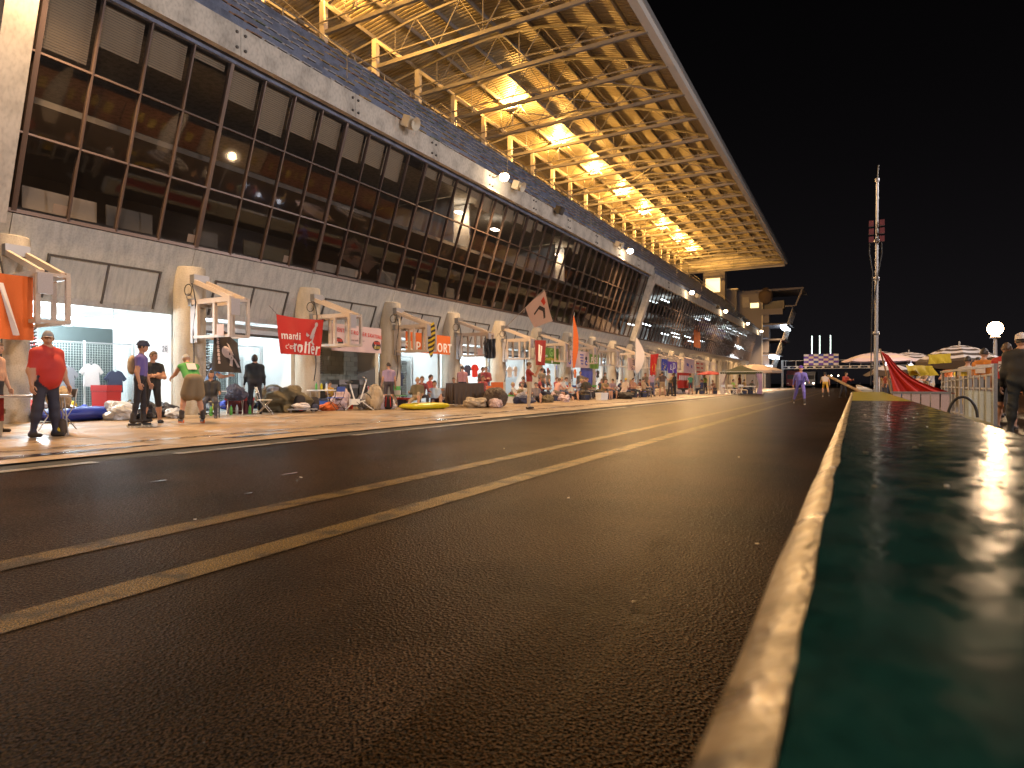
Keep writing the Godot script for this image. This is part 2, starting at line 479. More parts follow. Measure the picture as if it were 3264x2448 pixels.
func spot(at: Vector3, to: Vector3, c: Color, e: float, angle: float, called: String, parent: Node3D = self) -> void:
	var l := SpotLight3D.new()
	l.name = called; l.light_color = c.linear_to_srgb(); l.light_energy = e; l.light_size = 0.18
	l.spot_range = 80.0; l.spot_attenuation = 2.0; l.spot_angle = angle; l.spot_angle_attenuation = 0.35; l.shadow_enabled = true
	parent.add_child(l, true)
	l.position = at
	l.basis = Basis.looking_at(to - at, Vector3.UP if absf((to - at).normalized().y) < 0.98 else Vector3.RIGHT)

func area(at: Vector3, down: Vector3, size: Vector2, c: Color, e: float, called: String, parent: Node3D = self) -> void:
	var l := AreaLight3D.new()
	l.name = called; l.light_color = c.linear_to_srgb(); l.light_energy = e; l.area_size = size
	l.area_range = 40.0; l.shadow_enabled = true
	parent.add_child(l, true)
	l.position = at
	l.basis = Basis.looking_at(down, Vector3.FORWARD if absf(down.y) > 0.9 else Vector3.UP)

const WARM := Color(1.0, 0.62, 0.3)
const MAST := Color(1.0, 0.9, 0.88)
const SODIUM := Color(1.0, 0.68, 0.4)
const CEIL := Color(1.0, 0.5, 0.105)
const COOL := Color(0.78, 0.93, 1.0)

func make_camera() -> void:
	var cam := Camera3D.new()
	cam.name = "camera"
	add_child(cam)
	cam.position = Vector3(0, 0.95, 0)
	cam.rotation_degrees = Vector3(-0.06, 28.705, 0)
	var at := CameraAttributesPhysical.new()
	at.frustum_focal_length = 19.6; at.exposure_aperture = 3.7; at.frustum_focus_distance = 7.0
	at.frustum_near = 0.05; at.frustum_far = 1500.0
	cam.attributes = at
	cam.fov = 62.95; cam.near = 0.05; cam.far = 1500.0
	cam.current = true
	var we := WorldEnvironment.new()
	we.name = "environment"
	var e := Environment.new()
	e.background_mode = Environment.BG_SKY
	var sm := ProceduralSkyMaterial.new()
	sm.sky_top_color = lin(0.0008, 0.0007, 0.0008); sm.sky_horizon_color = lin(0.009, 0.0078, 0.009)
	sm.ground_bottom_color = lin(0.001, 0.001, 0.001); sm.ground_horizon_color = lin(0.003, 0.003, 0.0035)
	sm.sky_curve = 0.16
	var sk := Sky.new()
	sk.sky_material = sm
	e.sky = sk
	e.tonemap_mode = Environment.TONE_MAPPER_LINEAR
	e.tonemap_exposure = 1.0
	e.sdfgi_enabled = true; e.ssao_enabled = true; e.ssil_enabled = true
	we.environment = e
	add_child(we)

# ---------------------------------------------------------------- ground
func sheet(x0: float, x1: float, z0: float, z1: float, y: float) -> Mb:
	var o := Mb.new()
	o.quad(Vector3(x0, y, z0), Vector3(x1, y, z0), Vector3(x1, y, z1), Vector3(x0, y, z1))
	return o

func make_ground() -> void:
	ground("ground", sheet(-700, 700, 300, -1100, -0.02), M.dark_ground)
	ground("road", sheet(-8.1, 24.0, 40, -420, 0.0), M.asphalt)
	ground("pavement", sheet(-18.75, -8.75, 40, -150, 0.004), M.apron)
	ground("garage_floor", sheet(-27.0, -18.72, 20, -130, 0.008), M.garage_floor)
	var o := Mb.new()
	for k in 14:
		o.add(sheet(-10.4, -10.12, 12 - k * 9.0, 12 - k * 9.0 - 8.95, 0.009), Transform3D.IDENTITY)
	ground("gutter_channel", o, M.gutter)
	for k in 16:   # expansion joints across the pavement
		o = Mb.new()
		o.box(Vector3(-13.75, 0.005, 6.0 - k * 6.0), Vector3(9.95, 0.004, 0.02))
		ground("pavement_joint", o, M.mortar)
	ground("yellow_line", sheet(-3.05, -2.83, 40, -400, 0.005), M.yellow_line)
	ground("yellow_line", sheet(-3.99, -3.78, 40, -400, 0.005), M.yellow_line)
	# shallow puddles left on the lane
	rng.seed = 612
	var pools := [[-9.4, -4.4, 0.14, 1.2], [-9.5, -7.9, 0.12, 0.9], [-9.4, -14.0, 0.14, 1.2]]
	for k in 5:
		var w := rng.randf_range(0.015, 0.03)
		pools.append([rng.randfn(-5.4, 0.9), rng.randf_range(-6.5, -1.6), w, w * rng.randf_range(1.2, 4.0)])
	for e in pools:
		var pts := []
		for q in 22:
			var a := TAU * q / 22.0
			pts.append(Vector2(cos(a) * e[2], sin(a) * e[3]) * (1.0 + 0.35 * sin(a * 3.0 + e[0]) * rng.randf_range(0.4, 1.0) + rng.randf_range(-0.12, 0.12)))
		var pm := poly_mb(pts)
		var o2 := Mb.new()
		o2.add(pm, Transform3D(Basis(Vector3.RIGHT, -PI / 2), Vector3(e[0], 0.0125, e[1])))
		ground("water_puddle", o2, M.puddle)
	for z in [[10.0, 2.5], [1.5, -4.2], [-5.2, -7.7], [-8.6, -14.5], [-15.4, -24.0], [-25.0, -36.0], [-37.0, -52.0], [-53.5, -75.0], [-77.0, -110.0]]:
		ground("white_line", sheet(-8.08, -7.9, z[0], z[1], 0.009), M.white_line)

# ---------------------------------------------------------------- pit wall under the camera
func make_pit_wall() -> void:
	var w := thing("pit_wall", "long low concrete pit wall, its wet top painted dark green, ending yellow", "wall")
	var prof := [Vector2(-0.078, 0.0), Vector2(-0.078, 0.74), Vector2(-0.066, 0.772), Vector2(-0.045, 0.787), Vector2(-0.03, 0.79)]
	var o := Mb.new()
	var z0 := 14.0; var z1 := -13.5
	var ns := FastNoiseLite.new()
	ns.seed = 4; ns.frequency = 0.9
	o.grid(4, 180, func(a: float, b: float) -> Vector3:   # worn, rounded bare edge
		var q: float = a * 4.0
		var p: Vector2 = prof[int(q)] if q >= 4.0 else prof[int(q)].lerp(prof[int(q) + 1], q - int(q))
		var z := lerpf(z0, z1, b)
		var wob := ns.get_noise_2d(z * 3.0, 0.0) * 0.006 * float(a > 0.3)
		return Vector3(p.x + wob, p.y + ns.get_noise_2d(z * 2.0, 9.0) * 0.003 * float(a > 0.3), z), true)
	part("worn_edge", o, M.wall_edge, w)
	var top := func(za: float, zb: float) -> Mb:
		var t := Mb.new()
		t.grid(6, int(absf(za - zb) * 8.0), func(a: float, b: float) -> Vector3:
			var z := lerpf(za, zb, b)
			return Vector3(lerpf(-0.03 + 0.007 * ns.get_noise_2d(z * 5.0, 40.0), 0.445, a), 0.7905 + ns.get_noise_2d(z * 1.4, a * 2.0) * 0.003 * sin(PI * a), z))
		t.quad(Vector3(0.445, 0, za), Vector3(0.445, 0, zb), Vector3(0.445, 0.7905, zb), Vector3(0.445, 0.7905, za))
		return t
	part("green_top", top.call(14.0, -6.6), M.wall_green, w)
	part("yellow_top", top.call(-6.6, -13.5), M.wall_yellow, w)
	o = Mb.new()
	o.quad(Vector3(-0.078, 0, z1), Vector3(-0.078, 0.78, z1), Vector3(0.445, 0.78, z1), Vector3(0.445, 0, z1))
	part("end_face", o, M.wall_side, w)
	# a few flakes of bare concrete and wet leaves on the green paint
	rng.seed = 21
	for k in 26:
		o = Mb.new()
		var at := Vector3(rng.randf_range(0.0, 0.4), 0.7915, rng.randf_range(-4.5, -0.35))
		var pts := []
		var r := rng.randf_range(0.002, 0.007)
		for q in 7: pts.append(Vector2.from_angle(TAU * q / 7.0) * r * rng.randf_range(0.6, 1.3))
		o.plate(PackedVector2Array(pts), Transform3D(Basis(Vector3.RIGHT, -PI / 2), at), 0.0016)
		part("bare_fleck", o, M.wall_edge if k % 3 else M.leaf_litter, w)
	# the wall goes on beyond the gap, lower and pale, with red advertising boards on the lane side
	var f := thing("concrete_barrier", "pale concrete barrier carrying red boards beyond the yellow wall end", "barrier")
	for k in 11:
		o = Mb.new()
		var za := -19.0 - k * 6.0
		o.hexa([Vector3(0.0, 0, za), Vector3(0.45, 0, za), Vector3(0.4, 0.78, za), Vector3(0.06, 0.78, za), Vector3(0.0, 0, za - 5.94), Vector3(0.45, 0, za - 5.94), Vector3(0.4, 0.78, za - 5.94), Vector3(0.06, 0.78, za - 5.94)])
		part("barrier_block", o, M.wall_side, f)
		if k % 2 == 0:
			o = Mb.new()
			o.box(Vector3(0.018, 0.42, za - 3.0), Vector3(0.012, 0.42, 5.0), Basis(Vector3.FORWARD, 0.076))
			part("red_board", o, M.dark_red_cloth, f)
	for k in 7:   # cigarette ends, leaves and paper on the asphalt
		rng.seed = 90 + k
		o = Mb.new()
		var s := rng.randf_range(0.01, 0.022)
		var pts := []
		for q in 6: pts.append(Vector2.from_angle(TAU * q / 6.0) * s * rng.randf_range(0.5, 1.2))
		o.plate(PackedVector2Array(pts), Transform3D(Basis(Vector3.RIGHT, -PI / 2 + rng.randf_range(-0.3, 0.3)).rotated(Vector3.UP, rng.randf() * TAU), Vector3.ZERO), 0.006)
		var at := Vector3(rng.randf_range(-5.0, -0.4), 0.012, rng.randf_range(-9.0, -1.2))
		if k == 0: at = Vector3(-0.83, 0.014, -2.6)
		if k == 1: at = Vector3(-0.5, 0.012, -3.9)
		solo("paper_scrap", o, M.leaf_litter, "small pale scrap lying on the wet asphalt", "litter", at, 0.0, "scraps on the asphalt")

# ---------------------------------------------------------------- the pit building
func rake(v: float) -> Vector2:   # where the sloping glazing stands: a position, foot to head
	return GLASS_LOW.lerp(GLASS_TOP, v)

func rv(v: float, z: float, inward := 0.0) -> Vector3:   # point on the raked glazing
	var p := rake(v)
	return Vector3(p.x - 0.951 * inward, p.y + 0.309 * inward, z)

func column_z(k: int) -> float:
	return COL_Z - k * BAY

func make_section(k0: int, k1: int, dy: float, label: String) -> Node3D:
	var b := thing("pit_building", label, "building")
	var z0 := column_z(k0); var z1 := column_z(k1)
	var o: Mb
	var rows := [0.0, 0.33, 0.665, 1.0]
	if not shared.has("pane"):
		var pw := BAY / 4.0
		for r in 3:
			var q := Mb.new()
			var a := rake(rows[r]); var d := rake(rows[r + 1])
			var h := a.distance_to(d)
			q.quad(Vector3(0, -h / 2, pw / 2), Vector3(0, -h / 2, -pw / 2), Vector3(0, h / 2, -pw / 2), Vector3(0, h / 2, pw / 2))
			shared["pane%d" % r] = q.mesh()
		shared.pane = true
		for w in [0.045, 0.11]:
			var q := Mb.new()
			q.bar(rv(0.0, 0, 0.03), rv(1.0, 0, 0.03), w, 0.13, Vector3(1, 0, 0))
			shared["mull%s" % w] = q.mesh()
		for r in 4:
			var q := Mb.new()
			q.bar(rv(rows[r], 0, 0.02), rv(rows[r], -BAY, 0.02), 0.1, 0.09 if r % 3 == 0 else 0.05)
			shared["trans%d" % r] = q.mesh()
		var q := Mb.new()   # raked concrete panel of one bay
		var dir := (GLASS_LOW - BAND_LOW).normalized()
		var inn := Vector2(-dir.y, dir.x) * 0.2
		var lo := BAND_LOW; var hi := GLASS_LOW - dir * 0.06
		var za := -0.008; var zb := -BAY + 0.008
		q.hexa([Vector3(lo.x, lo.y, za), Vector3(hi.x, hi.y, za), Vector3(hi.x + inn.x, hi.y + inn.y, za), Vector3(lo.x + inn.x, lo.y + inn.y, za), Vector3(lo.x, lo.y, zb), Vector3(hi.x, hi.y, zb), Vector3(hi.x + inn.x, hi.y + inn.y, zb), Vector3(lo.x + inn.x, lo.y + inn.y, zb)])
		shared.band = q.mesh()
		var pan := func(t: float, z: float, off: float) -> Vector3:
			var p := lo + dir * t
			return Vector3(p.x + dir.y * off, p.y - dir.x * off, z)
		for s in 2:   # two access plates in an angle-iron frame on each concrete panel
			q = Mb.new()
			var ya := 0.18; var yb := 1.2
			var u0 := -0.95 - s * 1.42; var u1 := u0 - 1.38
			q.hexa([pan.call(ya, u0, 0.002), pan.call(ya, u1, 0.002), pan.call(yb, u1, 0.002), pan.call(yb, u0, 0.002), pan.call(ya, u0, 0.02), pan.call(ya, u1, 0.02), pan.call(yb, u1, 0.02), pan.call(yb, u0, 0.02)])
			shared["plate%d" % s] = q.mesh()
		q = Mb.new()
		for e in [[0.12, -0.9, 1.25, -0.9], [0.12, -2.35, 1.25, -2.35], [0.12, -3.8, 1.25, -3.8], [1.25, -0.87, 1.25, -3.83]]:
			q.bar(pan.call(e[0], e[1], 0.03), pan.call(e[2], e[3], 0.03), 0.05, 0.05, Vector3(0.94, -0.35, 0))
		shared.plate_frame = q.mesh()
		q = Mb.new()   # round column
		var pf := []
		for y in [0.0, 1.2, 2.6, 4.45, 4.47]: pf.append(Vector2(0.45 if y < 4.46 else 0.43, y))
		pf.append(Vector2(0.0, 4.471))
		q.lathe(pf, 28)
		shared.column = q.mesh()
		q = Mb.new()   # ventilation grille on the side of the column
		for k in 15: q.box(Vector3(0.0, 1.35 + k * 0.085, 0), Vector3(0.34, 0.03, 0.08), Basis(Vector3.RIGHT, 0.6))
		shared.grille = q.mesh()
		q = Mb.new()
		q.box(Vector3(-15.65, 10.8, -BAY / 2), Vector3(0.2, 0.84, BAY - 0.012))
		shared.fascia = q.mesh()
		q = Mb.new()
		q.lathe([Vector2(0.0, 0.0), Vector2(0.045, 0.0), Vector2(0.045, 0.04), Vector2(0.03, 0.055), Vector2(0.0, 0.055)], 8)
		shared.bolt = q.mesh()
	rng.seed = 100 + k0
	for k in range(k0, k1):
		var z := column_z(k)
		part("concrete_panel", shared.band, M.concrete, b, Transform3D(Basis.IDENTITY, Vector3(0, 0, z)))
		for s in 2: part("access_plate", shared["plate%d" % s], M.panel_concrete, b, Transform3D(Basis.IDENTITY, Vector3(0, 0, z)))
		part("plate_frame", shared.plate_frame, M.dark_frame, b, Transform3D(Basis.IDENTITY, Vector3(0, 0, z)))
		part("column", shared.column, M.column_concrete, b, Transform3D(Basis(Vector3.UP, k * 1.7), Vector3(COL_X, 0, z)))
		if k < 9: part("vent_grille", shared.grille, M.dark_frame, b, Transform3D(Basis(Vector3.UP, 0.15), Vector3(COL_X + 0.05, 0, z - 0.47)))
		var fa := part("fascia_panel", shared.fascia, M.concrete_clean, b, Transform3D(Basis.IDENTITY, Vector3(0, dy, z)))
		if k < 12:
			for e in [[0.14, 10.58], [0.14, 11.02], [BAY - 0.14, 10.58], [BAY - 0.14, 11.02]]:
				part("bolt", shared.bolt, M.dark_frame, fa, Transform3D(Basis(Vector3.FORWARD, PI / 2), Vector3(-15.55, e[1], -e[0])))
		for r in 4: part("transom", shared["trans%d" % r], M.mullion, b, Transform3D(Basis.IDENTITY, Vector3(0, 0, z)))
		for j in 4:
			part("mullion", shared["mull0.11" if j == 0 else "mull0.045"], M.mullion, b, Transform3D(Basis.IDENTITY, Vector3(0, 0, z - j * BAY / 4)))
			for r in 3:
				var mid := (rv(rows[r], 0, 0.03) + rv(rows[r + 1], 0, 0.03)) / 2.0
				mid.z = z - (j + 0.5) * BAY / 4
				var bs := Basis(Vector3.FORWARD, atan2(1.7, 5.23)) * Basis.from_euler(Vector3(rng.randfn(0, 0.003), rng.randfn(0, 0.004), rng.randfn(0, 0.003)))
				part("window_pane", shared["pane%d" % r], M.glass, b, Transform3D(bs, mid))
	# closing shell: floors, back, ceiling between the storeys
	o = Mb.new()
	o.box(Vector3(-22.0, 4.99, (z0 + z1) / 2), Vector3(8.6, 0.14, z0 - z1))
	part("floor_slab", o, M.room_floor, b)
	o = Mb.new()
	o.box(Vector3(-21.3, 10.33 + dy * 0.3, (z0 + z1) / 2), Vector3(10.6, 0.16, z0 - z1))
	part("upper_slab", o, M.concrete, b)
	o = Mb.new()
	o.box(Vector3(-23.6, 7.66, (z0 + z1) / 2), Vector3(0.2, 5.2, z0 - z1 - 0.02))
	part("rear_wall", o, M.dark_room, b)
	o = Mb.new()
	o.box(Vector3(-20.45, 7.78, (z0 + z1) / 2), Vector3(6.2, 0.16, z0 - z1 - 0.04))
	part("middle_slab", o, M.room_floor, b)
	o = Mb.new()
	o.box(Vector3(-26.4, 2.45, (z0 + z1) / 2), Vector3(0.25, 4.88, z0 - z1))
	part("garage_rear_wall", o, M.white_wall, b)
	o = Mb.new()
	o.box(Vector3(-22.5, 3.32, (z0 + z1) / 2), Vector3(7.5, 0.18, z0 - z1))
	part("garage_ceiling", o, M.white_wall, b)
	return b

func raking_pillar(b: Node3D, z: float) -> void:
	var o := Mb.new()
	var a := rv(-0.05, z, -0.28); var d := rv(1.05, z, -0.28)
	o.bar(a, d, 0.6, 0.5, Vector3(1, 0, 0))
	part("raking_pillar", o, M.concrete_clean, b)

func make_blinds(b: Node3D) -> void:
	# slatted blinds behind the upper panes, let down by different amounts
	var drop := [1.0, 0.68, 0.66, 0.2, 0.62, 0.86, 0.7, 0.64, 0.72, 0.66, 0.75, 0.0, 0.3, 0.25, 0.2, 0.28, 0.5, 0.4, 0.45, 0.4, 0.5, 0.3]
	var low := 0.69; var high := 0.99
	for k in drop.size():
		if drop[k] <= 0.05: continue
		var o := Mb.new()
		var z := column_z(0) - (k + 0.5) * BAY / 4
		var n := int(drop[k] * 27)
		for q in n:
			var p := rv(high - (high - low) * q / 27.0, z, 0.22)
			o.box(p, Vector3(0.05, 0.004, BAY / 4 - 0.12), Basis(Vector3.FORWARD, -0.95))
		for s in [-0.35, 0.35]:
			o.bar(rv(high, z + s, 0.25), rv(high - (high - low) * n / 27.0, z + s, 0.25), 0.006, 0.006)
		part("window_blind", o, M.blind_slat, b)
	# pale notices and added low panels imitating the reflected pit wall at the glazing foot
	rng.seed = 5
	var dz := column_z(0) - 0.5
	while dz > column_z(9):
		var o := Mb.new()
		var w := rng.randf_range(0.7, 2.6)
		var h := rng.randf_range(0.25, 0.62)
		o.box(rv(0.0, dz - w / 2, 0.8) + Vector3(0, 0.05 + h / 2, 0), Vector3(0.05, h, w))
		part("mirrored_wall_panel", o, [M.blind, M.dark_room, M.olive_cloth, M.room_floor][rng.randi() % 4], b)
		dz -= w + rng.randf_range(0.2, 1.6)
	for k in 9:
		var o := Mb.new()
		o.box(rv(0.045, column_z(0) - 1.0 - k * 3.6, 0.07), Vector3(0.01, 0.24, 0.32), Basis(Vector3.FORWARD, 0.314))
		part("paper_notice", o, M.cream_cloth, b)

func make_rooms(b: Node3D, b2: Node3D) -> void:
	# rooms lit behind the glazing; a tube fitting on the ceiling and its light just below
	for e in [[-26.9, 9.7, 0.8, true], [-38.9, 9.7, 0.7, true], [-30.5, 9.6, 0.25, true]]:
		var o := Mb.new()
		o.box(Vector3(-17.8, e[1], e[0]), Vector3(0.3, 0.06, 0.5))
		part("room_lamp", o, M.small_lamp, b)
		omni(Vector3(-17.8, e[1] - 0.2, e[0]), WARM, e[2] * 1.6, 0.15, "room_lamp_light")
	for e in [[-27.4, 0.55], [-39.4, 0.7]]:   # side partitions of the lit rooms
		for dz in [0.0, 1.5]:
			var o := Mb.new()
			o.box(Vector3(-20.0, 9.05, e[0] + dz), Vector3(5.0, 2.3, 0.1))
			part("room_partition", o, M.white_wall, b)
	for e in [[-27.3, 0.9, 0.5], [-39.25, 0.9, 0.45]]:
		var o := Mb.new()
		for q in 16: o.box(rv(0.985 - q * 0.0085, e[0] + 0.75, 0.2), Vector3(0.05, 0.004, 1.0), Basis(Vector3.FORWARD, -0.95))
		part("window_blind", o, M.blind_slat, b)
	for e in [[-62.0, 6.9, 3.0], [-74.0, 6.8, 16.0], [-80.0, 6.8, 16.0], [-88.0, 6.75, 8.0], [-104.0, 9.7, 4.0], [-110.0, 9.7, 5.0], [-116.0, 9.7, 5.0], [-121.0, 9.7, 4.0], [-66.0, 9.7, 1.0], [-88.0, 9.7, 0.8]]:
		for q in 2:
			var o := Mb.new()
			o.box(Vector3(-18.6 + (0.9 if e[1] > 8.0 else 0.0) - q * 1.3, e[1], e[0]), Vector3(0.22, 0.07, 3.2))
			part("tube_light", o, M.tube_light, b2)
		area(Vector3(-19.2 + (0.9 if e[1] > 8.0 else 0.0), e[1] - 0.08, e[0]), Vector3.DOWN, Vector2(3.0, 1.2), COOL, e[2], "tube_light_source")
	for k in 12:   # people and furniture cannot be told apart up there, but the pale rear partitions can
		var o := Mb.new()
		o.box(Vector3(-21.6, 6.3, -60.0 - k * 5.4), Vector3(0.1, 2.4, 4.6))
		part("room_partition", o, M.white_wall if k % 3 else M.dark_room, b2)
	for k in 5:
		var o := Mb.new()
		o.box(Vector3(-20.4, 9.05, -102.0 - k * 4.8), Vector3(0.1, 2.3, 4.6))
		part("room_partition", o, M.white_wall, b2)

func make_garages(b: Node3D, b2: Node3D) -> void:
	# dividing walls, tube lights and floors of the open garages
	for k in range(-3, 25):
		var p := b if k < 10 else b2
		var o := Mb.new()
		o.box(Vector3(-22.45, 1.62, column_z(k)), Vector3(7.6, 3.22, 0.22))
		part("garage_dividing_wall", o, M.white_wall, p)
		o = Mb.new()
		o.box(Vector3(-18.62, 1.5, column_z(k) - 0.36), Vector3(0.14, 3.0, 0.12))
		part("door_guide", o, M.boom_plate, p)
	var power := {-1: 12.0, 0: 36.0, 1: 27.0, 2: 0.0, 3: 24.0, 4: 26.0, 5: 10.0, 6: 12.0, 7: 12.0, 8: 9.0, 9: 7.0, 10: 3.5, 11: 2.5, 12: 4.0, 13: 3.0, 14: 2.0, 15: 2.5, 17: 3.0, 19: 3.0, 21: 2.0, 23: 2.0}
	for k in power:
		if power[k] <= 0.0: continue
		var zc := column_z(k) - BAY / 2
		for q in 2:
			var o := Mb.new()
			var lx := -19.9 - q * 3.2
			o.box(Vector3(lx, 2.84, zc), Vector3(0.1, 0.07, 3.2))
			part("tube_light", o, M.tube_light, b if k < 10 else b2)
			o = Mb.new()
			for s in [-1.2, 1.2]: o.bar(Vector3(lx, 2.88, zc + s), Vector3(lx, 3.22, zc + s), 0.02, 0.02)
			part("tube_hanger", o, M.galv, b if k < 10 else b2)
			if q == 0 or k < 8: omni(Vector3(lx, 2.74, zc + 0.6), COOL, power[k] * 0.42, 0.25, "garage_tube_source")
	# roller shutters half way and block work closing some bays
	for k in [2]:
		var zc := column_z(k) - BAY / 2
		var o := Mb.new()
		o.box(Vector3(-19.75, 1.6, zc), Vector3(0.16, 3.18, BAY - 0.3))
		part("block_wall_core", o, M.mortar, b)
		for r in 15:
			for c in range(10):
				var z := column_z(k) - 0.2 - (c + (0.5 if r % 2 else 0.0)) * 0.46 - 0.22
				if z < column_z(k + 1) + 0.35: continue
				if not shared.has("block"):
					var q := Mb.new()
					q.box(Vector3.ZERO, Vector3(0.06, 0.2, 0.445))
					shared.block = q.mesh()
				part("block", shared.block, M.block, b, Transform3D(Basis.IDENTITY, Vector3(-19.66 + rng.randf_range(-0.004, 0.004), 0.11 + r * 0.212, z)))
	# long steel lintel box inside the second garage and pale roller boxes at the heads
	for k in [1, 3, 4, 5, 6, 7]:
		var zc := column_z(k) - BAY / 2
		var o := Mb.new()
		o.box(Vector3(-19.1, 2.86, zc), Vector3(0.3, 0.3, BAY - 0.3))
		part("shutter_box", o, M.white_wall, b)
		o = Mb.new()
		o.box(Vector3(-18.92, 2.66, zc), Vector3(0.1, 0.09, BAY - 0.3))
		part("shutter_rail", o, M.dark_frame, b)

# ---------------------------------------------------------------- pivoting equipment booms on the columns
func make_boom() -> Node3D:
	var b := thing("equipment_boom", "", "boom", Vector3.ZERO, 0.0, "steel booms bolted to the garage columns")
	var o := Mb.new()
	for s in [-1, 1]:
		o = Mb.new()
		o.bar(Vector3(0.3, 4.05, s * 0.2), Vector3(2.15, 3.38, s * 0.2), 0.09, 0.13)
		part("sloping_beam", o, M.boom_paint, b)
		o = Mb.new()
		o.bar(Vector3(0.35, 3.36, s * 0.3), Vector3(2.2, 3.36, s * 0.3), 0.08, 0.14)
		part("top_rail", o, M.boom_paint, b)
		o = Mb.new()
		o.bar(Vector3(0.5, 2.32, s * 0.3), Vector3(2.2, 2.32, s * 0.3), 0.08, 0.08)
		part("bottom_rail", o, M.boom_paint, b)
		for x in [0.72, 1.5, 2.16]:
			o = Mb.new()
			o.bar(Vector3(x, 2.3, s * 0.3), Vector3(x, 3.32, s * 0.3), 0.09, 0.09)
			part("upright", o, M.boom_paint, b)
	for x in [0.72, 2.16]:
		for y in [2.32, 3.36]:
			o = Mb.new()
			o.bar(Vector3(x, y, -0.28), Vector3(x, y, 0.28), 0.07, 0.07)
			part("cross_bar", o, M.boom_paint, b)
	o = Mb.new()
	o.box(Vector3(0.55, 2.75, 0.3), Vector3(0.3, 1.2, 0.03))
	part("cover_plate", o, M.boom_plate, b)
	o = Mb.new()
	o.box(Vector3(2.22, 3.14, 0.17), Vector3(0.03, 0.46, 0.3))
	part("end_plate", o, M.boom_plate, b)
	o = Mb.new()
	o.box(Vector3(0.36, 4.08, 0), Vector3(0.24, 0.26, 0.5))
	part("bracket", o, M.grey_steel, b)
	o = Mb.new()
	o.box(Vector3(0.42, 3.36, 0), Vector3(0.16, 0.22, 0.7))
	part("bracket", o, M.grey_steel, b)
	o = Mb.new()
	var pts := []
	for q in 12: pts.append(Vector3(0.62 + 0.1 * sin(q * 0.9), 3.9 - q * 0.26, 0.36 + 0.06 * cos(q * 0.7)))
	o.tube(pts, 0.018, 6)
	part("hose", o, M.black_rubber, b)
	o = Mb.new()
	pts = []
	for q in 15: pts.append(Vector3(0.45 + 0.17 * cos(TAU * q / 14.0), 3.72 + 0.17 * sin(TAU * q / 14.0), 0.42))
	o.tube(pts, 0.014, 5)
	part("hose_loop", o, M.black_rubber, b)
	return b

# ---------------------------------------------------------------- grandstand above the building
const ROW_T := 0.85
const ROW_R := 0.82

func make_stand() -> void:
	var g := thing("grandstand", "steep grandstand terrace with rows of small coloured seats above the fascia", "grandstand")
	var z0 := 14.0; var z1 := -126.0
	var o: Mb
	for r in 8:
		o = Mb.new()
		var x := -15.85 - (r + 0.5) * ROW_T
		o.box(Vector3(x, 10.7 + r * ROW_R, (z0 + z1) / 2), Vector3(ROW_T + 0.02, 0.9, z0 - z1))
		part("terrace_step", o, M.terrace, g)
	o = Mb.new()
	o.box(Vector3(-25.5, 16.9, (z0 + z1) / 2), Vector3(6.0, 0.25, z0 - z1 - 0.1))
	part("walkway", o, M.terrace, g)
	var seat := Mb.new()
	seat.box(Vector3(0, 0.14, 0), Vector3(0.3, 0.04, 0.36))
	seat.box(Vector3(-0.14, 0.24, 0), Vector3(0.04, 0.18, 0.36), Basis(Vector3.FORWARD, -0.15))
	seat.box(Vector3(-0.02, 0.06, 0), Vector3(0.08, 0.12, 0.08))
	var sm := seat.mesh()
	var mats := [M.seat_grey, M.seat_yellow, M.seat_grey, M.seat_brown, M.seat_grey, M.seat_green]
	rng.seed = 71
	var spots := []
	for r in 8:
		var z := -8.0
		while z > -122.0:
			z -= 0.52
			if fmod(-z, 19.0) < 1.3: continue   # gangways
			if rng.randf() < 0.1: continue
			spots.append(Vector3(-16.1 - r * ROW_T, 11.15 + r * ROW_R, z))
	spots.sort_custom(func(a, b): return (a.z > b.z) if absf(a.z - b.z) > 0.01 else a.x > b.x)
	var rest := []
	var made := 0
	var block := 0
	for s in spots:
		if s.z > -13.5: continue   # above the frame
		block = int(rng.randf() * 6.0) if rng.randf() < 0.45 else block
		if made < 300:
			part("seat", sm, mats[block], g, Transform3D(Basis.IDENTITY, s))
			made += 1
		else:
			rest.append([s, block])
	for q in 6:
		var mine := rest.filter(func(e): return e[1] == q)
		if mine.is_empty(): continue
		var mm := MultiMesh.new()
		mm.transform_format = MultiMesh.TRANSFORM_3D
		mm.mesh = sm
		mm.instance_count = mine.size()
		for k in mine.size(): mm.set_instance_transform(k, Transform3D(Basis.IDENTITY, mine[k][0]))
		var mi := MultiMeshInstance3D.new()
		mi.name = "distant_seats"
		mi.multimesh = mm; mi.material_override = mats[q]
		mi.set_meta("kind", "stuff")
		g.add_child(mi, true)
	# balustrade behind the seats: posts, rails and pale infill panels
	var bx := -23.0; var by := 17.02
	for k in 46:
		var z := -6.0 - k * 2.36
		o = Mb.new()
		o.bar(Vector3(bx, by - 0.2, z), Vector3(bx, by + 1.1, z), 0.05, 0.05)
		part("balustrade_post", o, M.galv, g)
		if k % 8 != 7:
			o = Mb.new()
			o.box(Vector3(bx - 0.05, by + 0.45, z - 1.18), Vector3(0.02, 0.8, 2.2))
			part("infill_panel", o, M.rail_panel, g)
	for y in [0.55, 1.1]:
		o = Mb.new()
		o.bar(Vector3(bx, by + y, -4), Vector3(bx, by + y, -118), 0.045, 0.045)
		part("handrail", o, M.galv, g)
	for k in 8:   # stair rails down the gangways
		var z := -18.6 - k * 13.0
		o = Mb.new()
		var a := Vector3(-17.6, 13.0 + 0.9, z); var d := Vector3(-22.3, 17.2 + 0.9, z)
		o.tube([a - Vector3(0, 0.9, 0), a, d, d - Vector3(0, 0.9, 0)], 0.025, 5)
		part("stair_rail", o, M.galv, g)

